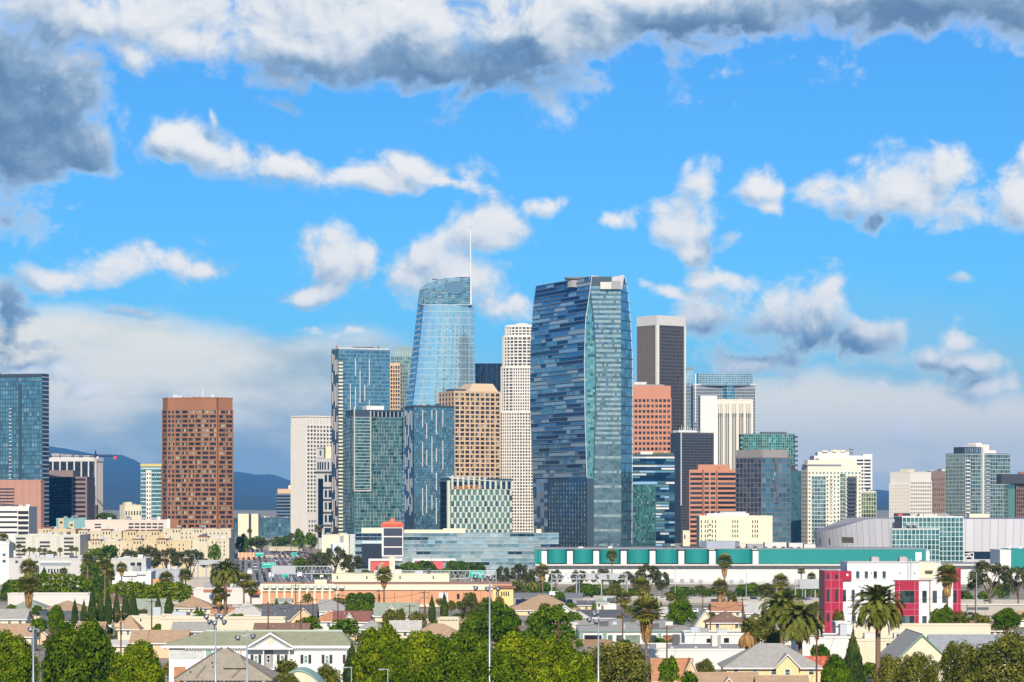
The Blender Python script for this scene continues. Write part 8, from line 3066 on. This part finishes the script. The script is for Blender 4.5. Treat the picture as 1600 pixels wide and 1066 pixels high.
# ------------------------------------------------------------------ poles and lamps
stadium_pole('tallest central floodlight pole between the big ficus crowns', 765, 900, 450, [(-20, 2), (-9, 1), (4, 0), (-24, -16), (-1, -17), (11, -17)])
stadium_pole('floodlight pole with a double lamp row before the white house', 337, 956, 430, [(-12, -4), (0, -4), (11, -4), (-12, -12), (1, -14), (11, -13)])
stadium_pole('shorter floodlight pole at the white house pediment', 386, 984, 425, [(-12, -9), (7, -7)])
stadium_pole('floodlight pole before the pale storefront roof', 935, 962, 440, [(-12, -3), (-6, -6), (0, -6), (-8, 6), (1, 8)])
stadium_pole('bare silver floodlight pole at left between the ficus crowns', 52, 979, 430, [(-2, -1), (6, -4)])
for px, yt, D, arms, tr, lab in ((237, 936, 700, 1, False, 'orange brown utility pole right of the cypress row'), (189, 956, 640, 1, True, 'dark utility pole with transformer below the cypresses'), (419, 940, 640, 2, False, 'utility pole at the slate gabled house left corner'),
                                 (470, 938, 660, 2, False, 'utility pole before the slate front gable'), (528, 927, 800, 2, False, 'utility pole in front of the brick hall left part'), (489, 934, 760, 1, False, 'utility pole right of the slate gable ridge'),
                                 (462, 912, 1000, 1, False, 'far utility pole before the brick hall piers'), (592, 921, 950, 1, False, 'utility pole left of the tall fan palm'), (640, 944, 780, 2, False, 'utility pole right of the pale front gable'),
                                 (663, 923, 860, 2, False, 'tall utility pole before the brick hall middle'), (665, 946, 760, 1, False, 'short utility pole beside the tall one'), (973, 957, 640, 1, True, 'utility pole with white transformers before the storefront'),
                                 (1042, 978, 600, 2, False, 'utility pole with a double crossarm before the garage door'), (1110, 944, 720, 1, False, 'thin utility pole left of the yellow bungalow'), (1160, 934, 800, 2, False, 'dark utility pole before the orange roof'),
                                 (1276, 990, 540, 1, False, 'dark utility pole beside the red tiled roof'), (1333, 935, 700, 3, False, 'utility pole with three crossarms before the crimson building'), (1524, 920, 820, 1, True, 'reddish utility pole right of the crimson building'),
                                 (873, 970, 560, 2, False, 'pale utility pole among the trees right of the stadium pole'), (1098, 930, 900, 1, False, 'utility pole behind the grey gabled cottage'), (206, 903, 1150, 1, False, 'utility pole before the modern white house'), (141, 900, 1100, 1, False, 'utility pole near the dry little palm')):
    utility_pole(lab, px, yt, D, arms, None, tr)
for px, yt, D, lab in ((1166, 890, 1180, 'curved street lamp before the white hall wall'), (1055, 884, 1180, 'tall street lamp on the viaduct in the middle'), (905, 893, 1240, 'silver gantry post lamp by the hall, left'), (977, 895, 1240, 'silver gantry post lamp by the hall, right'),
                       (304, 866, 1380, 'street lamp beside the pale sign backs'), (383, 875, 1350, 'street lamp on the near freeway shoulder'), (1254, 906, 1190, 'silver post left of the crimson building'), (1526, 892, 980, 'street lamp in the open eucalyptus'), (606, 1046, 420, 'small white lamp mast at the bottom edge'), (549, 1043, 430, 'lamp mast before the narrow conifer')):
    street_lamp(lab, px, yt, D, 1.6 if D > 500 else .7)

# ------------------------------------------------------------------ shrubs and low growth among the houses
rr = random.Random(99)
for k in range(290):
    D = 600 * (1120 / 600) ** rr.random()
    px = rr.uniform(-10, 1610)
    h, w = rr.uniform(1.2, 4.2), rr.uniform(1.0, 2.6)
    if 1285 < px < 1505 and D > 690:
        continue
    x = X_(px, D)
    r = thing('garden_shrub', 'small rounded garden shrub among the houses', 'shrub', (x, D, gz(x, D)), rr.uniform(0, 6), 'garden shrubs')
    obj('crown', CROWN[rr.choice(('small', 'small', 'smallolive')), rr.randrange(3)], r, (0, 0, h * .45), 0, (w, w, h * .55))
for k in range(70):
    D = 640 * (1120 / 640) ** rr.random()
    px = rr.uniform(-10, 1610)
    if 1285 < px < 1505 and D > 690 or 255 < px < 450 and D < 760 or 900 < px < 1090 and D < 900:
        continue
    x = X_(px, D)
    h, w = rr.uniform(4.5, 7.5), rr.uniform(2.0, 3.4)
    r = thing('backyard_tree', 'small leafy backyard tree among the houses', 'tree', (x, D, gz(x, D)), rr.uniform(0, 6), 'backyard trees')
    obj('crown', CROWN[rr.choice(('small', 'leafy', 'smallolive', 'olive')), rr.randrange(3)], r, (0, 0, h * .62), 0, (w, w, h * .38))
    obj('trunk', TRUNKS[k % 3], r, (0, 0, h * .62), 0, (w, w, h * .62))
# sheds, garages and fences in the yards
for k in range(46):
    D = 650 * (1080 / 650) ** rr.random()
    px = rr.uniform(0, 1600)
    if 1285 < px < 1505 and D > 690 or 255 < px < 460 and D < 780 or 895 < px < 1090 and 740 < D < 860:
        continue
    w = rr.uniform(4, 8)
    f = D / F
    x = X_(px, D)
    g = gz(x, D)
    yb = HZ - (g - CZ) / f
    e, rdg = rr.uniform(2.4, 3.4), rr.uniform(.9, 1.6)
    r = house('small shed or garage in a backyard among the houses', px, px + w / f, yb - e / f, yb - (e + rdg) / f, D, rr.choice(('gx', 'gy', 'hip')), rr.choice((R_TAN, R_GREY, R_PALE, R_BROWN, R_DARK, R_SAGE)), rr.choice((W_CREAM, W_WHITE, W_PEACH, W_YEL)), rr.uniform(4, 7), wins=1, name='backyard_shed')
    r['category'], r['group'] = 'shed', 'backyard sheds'
FEN = [mat('fence_wood', (.26, .17, .10), vary=.2), mat('fence_white', (.62, .60, .56)), mat('fence_block', (.46, .38, .29), vary=.12)]
for k in range(60):
    D = 620 * (1080 / 620) ** rr.random()
    px = rr.uniform(0, 1600)
    if 1285 < px < 1505 and D > 690:
        continue
    x = X_(px, D)
    L, hh = rr.uniform(8, 22), rr.uniform(1.4, 2.0)
    m = FEN[k % 3]
    r = thing('garden_fence', ('brown board', 'white board', 'tan block')[k % 3] + ' garden fence between the yards', 'fence', (x, D, gz(x, D)), rr.choice((0, 0, math.pi / 2)) + rr.uniform(-.06, .06), 'garden fences')
    n = int(L / 2.4)
    for q in range(n):
        boxp('fence_panel', r, m, q * L / n + .06, 0, 0, (q + 1) * L / n - .06, .12, hh + .06 * (q % 2))
        boxp('fence_post', r, m, q * L / n - .08, -.05, 0, q * L / n + .08, .17, hh + .15)
# parked cars along the side streets
for k in range(44):
    D = 620 * (1080 / 620) ** rr.random()
    px = rr.uniform(0, 1600)
    if 1285 < px < 1505 and D > 690:
        continue
    x = X_(px, D)
    ci = rr.choices(range(10), (6, 5, 5, 4, 4, 2, 2, 1.5, 0, 2))[0]
    o = obj(CARS[ci].name, CARS[ci], None, (x, D, gz(x, D)), rr.choice((0, math.pi / 2, math.pi)) + rr.uniform(-.05, .05))
    tag(o, CNAME[ci] + ' parked among the houses', 'car', 'cars parked among the houses')
# green growth on the freeway banks, in front of the convention hall and on the left slope
for k in range(90):
    if k < 55:
        D, px = rr.uniform(1330, 1640), rr.uniform(760, 1610)
    else:
        D, px = rr.uniform(1180, 1500), rr.uniform(0, 320)
    x = X_(px, D)
    h, w = rr.uniform(3, 7), rr.uniform(3, 7.5)
    r = thing('bank_shrub', 'broad shrub on the planted freeway bank', 'shrub', (x, D, gz(x, D)), rr.uniform(0, 6), 'shrubs on the freeway banks')
    obj('crown', CROWN[rr.choice(('small', 'smallolive', 'small')), rr.randrange(3)], r, (0, 0, h * .4), 0, (w, w * .7, h * .6))

# more roofs filling the blocks
for (x0, x1, ye, yr, D, kd, rm, wm, lab) in (
        (-10, 40, 966, 952, 810, 'gx', R_GREY, W_CREAM, 'grey roofed house at the left edge under the sage roof'), (560, 600, 982, 969, 760, 'hip', R_GREY, W_WHITE, 'grey hipped roof right of the maroon cottage'),
        (610, 656, 984, 970, 770, 'gx', R_PALE, W_CREAM, 'pale roof below the pale front gable house'), (700, 742, 975, 962, 860, 'hip', R_TAN, W_CREAM, 'tan roof peeping over the dark tree left of the stadium pole'),
        (1180, 1236, 982, 968, 760, 'gx', R_GREY, W_WHITE, 'grey roof partly behind the twin date palms'), (1236, 1290, 978, 965, 800, 'hip', R_TAN, W_CREAM, 'tan hipped roof left of the crimson tower'),
        (1520, 1580, 984, 970, 800, 'gx', R_BROWN, W_CREAM, 'brown roof near the right edge below the ramp'), (1560, 1625, 968, 955, 880, 'hip', R_TAN, W_WHITE, 'tan hipped roof at the right edge'),
        (330, 362, 962, 949, 900, 'gx', R_ORNG, W_CREAM, 'orange roof left of the pale hipped bungalow'), (120, 160, 985, 972, 720, 'gx', R_TAN, W_WHITE, 'tan roof between the huge ficus and the cypresses'),
        (270, 330, 985, 972, 720, 'gx', R_GREY, W_CREAM, 'grey roof directly behind the green roofed house left end'), (1030, 1080, 962, 949, 940, 'gx', R_PALE, W_WHITE, 'pale roof behind the round green tree'),
        (830, 880, 968, 957, 880, 'hip', R_GREY, W_CREAM, 'grey hipped roof below the solar hall'), (500, 560, 948, 937, 1050, 'gx', R_TAN, W_WHITE, 'tan roof right of the white hipped house')):
    house(lab, x0, x1, ye, yr, D, kd, rm, wm, 9, wins=3)


# ------------------------------------------------------------------ power lines between the poles
def wire(label, pts, D0, sag=1.6):
    b = MB()
    for (xa, ya, da), (xb, yb, db) in zip(pts[:-1], pts[1:]):
        A, B_ = Vector((X_(xa, da), da, Z_(ya, da))), Vector((X_(xb, db), db, Z_(yb, db)))
        q = [A.lerp(B_, k / 10) - Vector((0, 0, sag * 4 * (k / 10) * (1 - k / 10))) for k in range(11)]
        for p, n in zip(q[:-1], q[1:]):
            b.tube(p, n, .045, .045, 4, cap=False)
    o = b.build('power_line', mat('cable_black', (.03, .03, .03)))
    tag(o, label, 'cable')


wire('thin cable strung from the orange brown pole past the cypress row', [(189, 958, 640), (237, 939, 700), (419, 943, 640)], 700)
wire('thin cable between the poles before the slate gabled house', [(419, 942, 640), (470, 940, 660), (528, 929, 800), (592, 923, 950)], 700)
wire('thin cable between the poles before the brick hall', [(640, 946, 780), (663, 925, 860), (528, 929, 800)], 800)
wire('thin cable across the pale storefront roof', [(873, 972, 560), (973, 959, 640), (1042, 980, 600)], 600)
wire('thin cable above the white stucco house', [(1042, 980, 600), (1110, 946, 720), (1160, 936, 800)], 700)
wire('thin cable before the crimson building', [(1276, 992, 540), (1333, 937, 700), (1524, 922, 820)], 700)
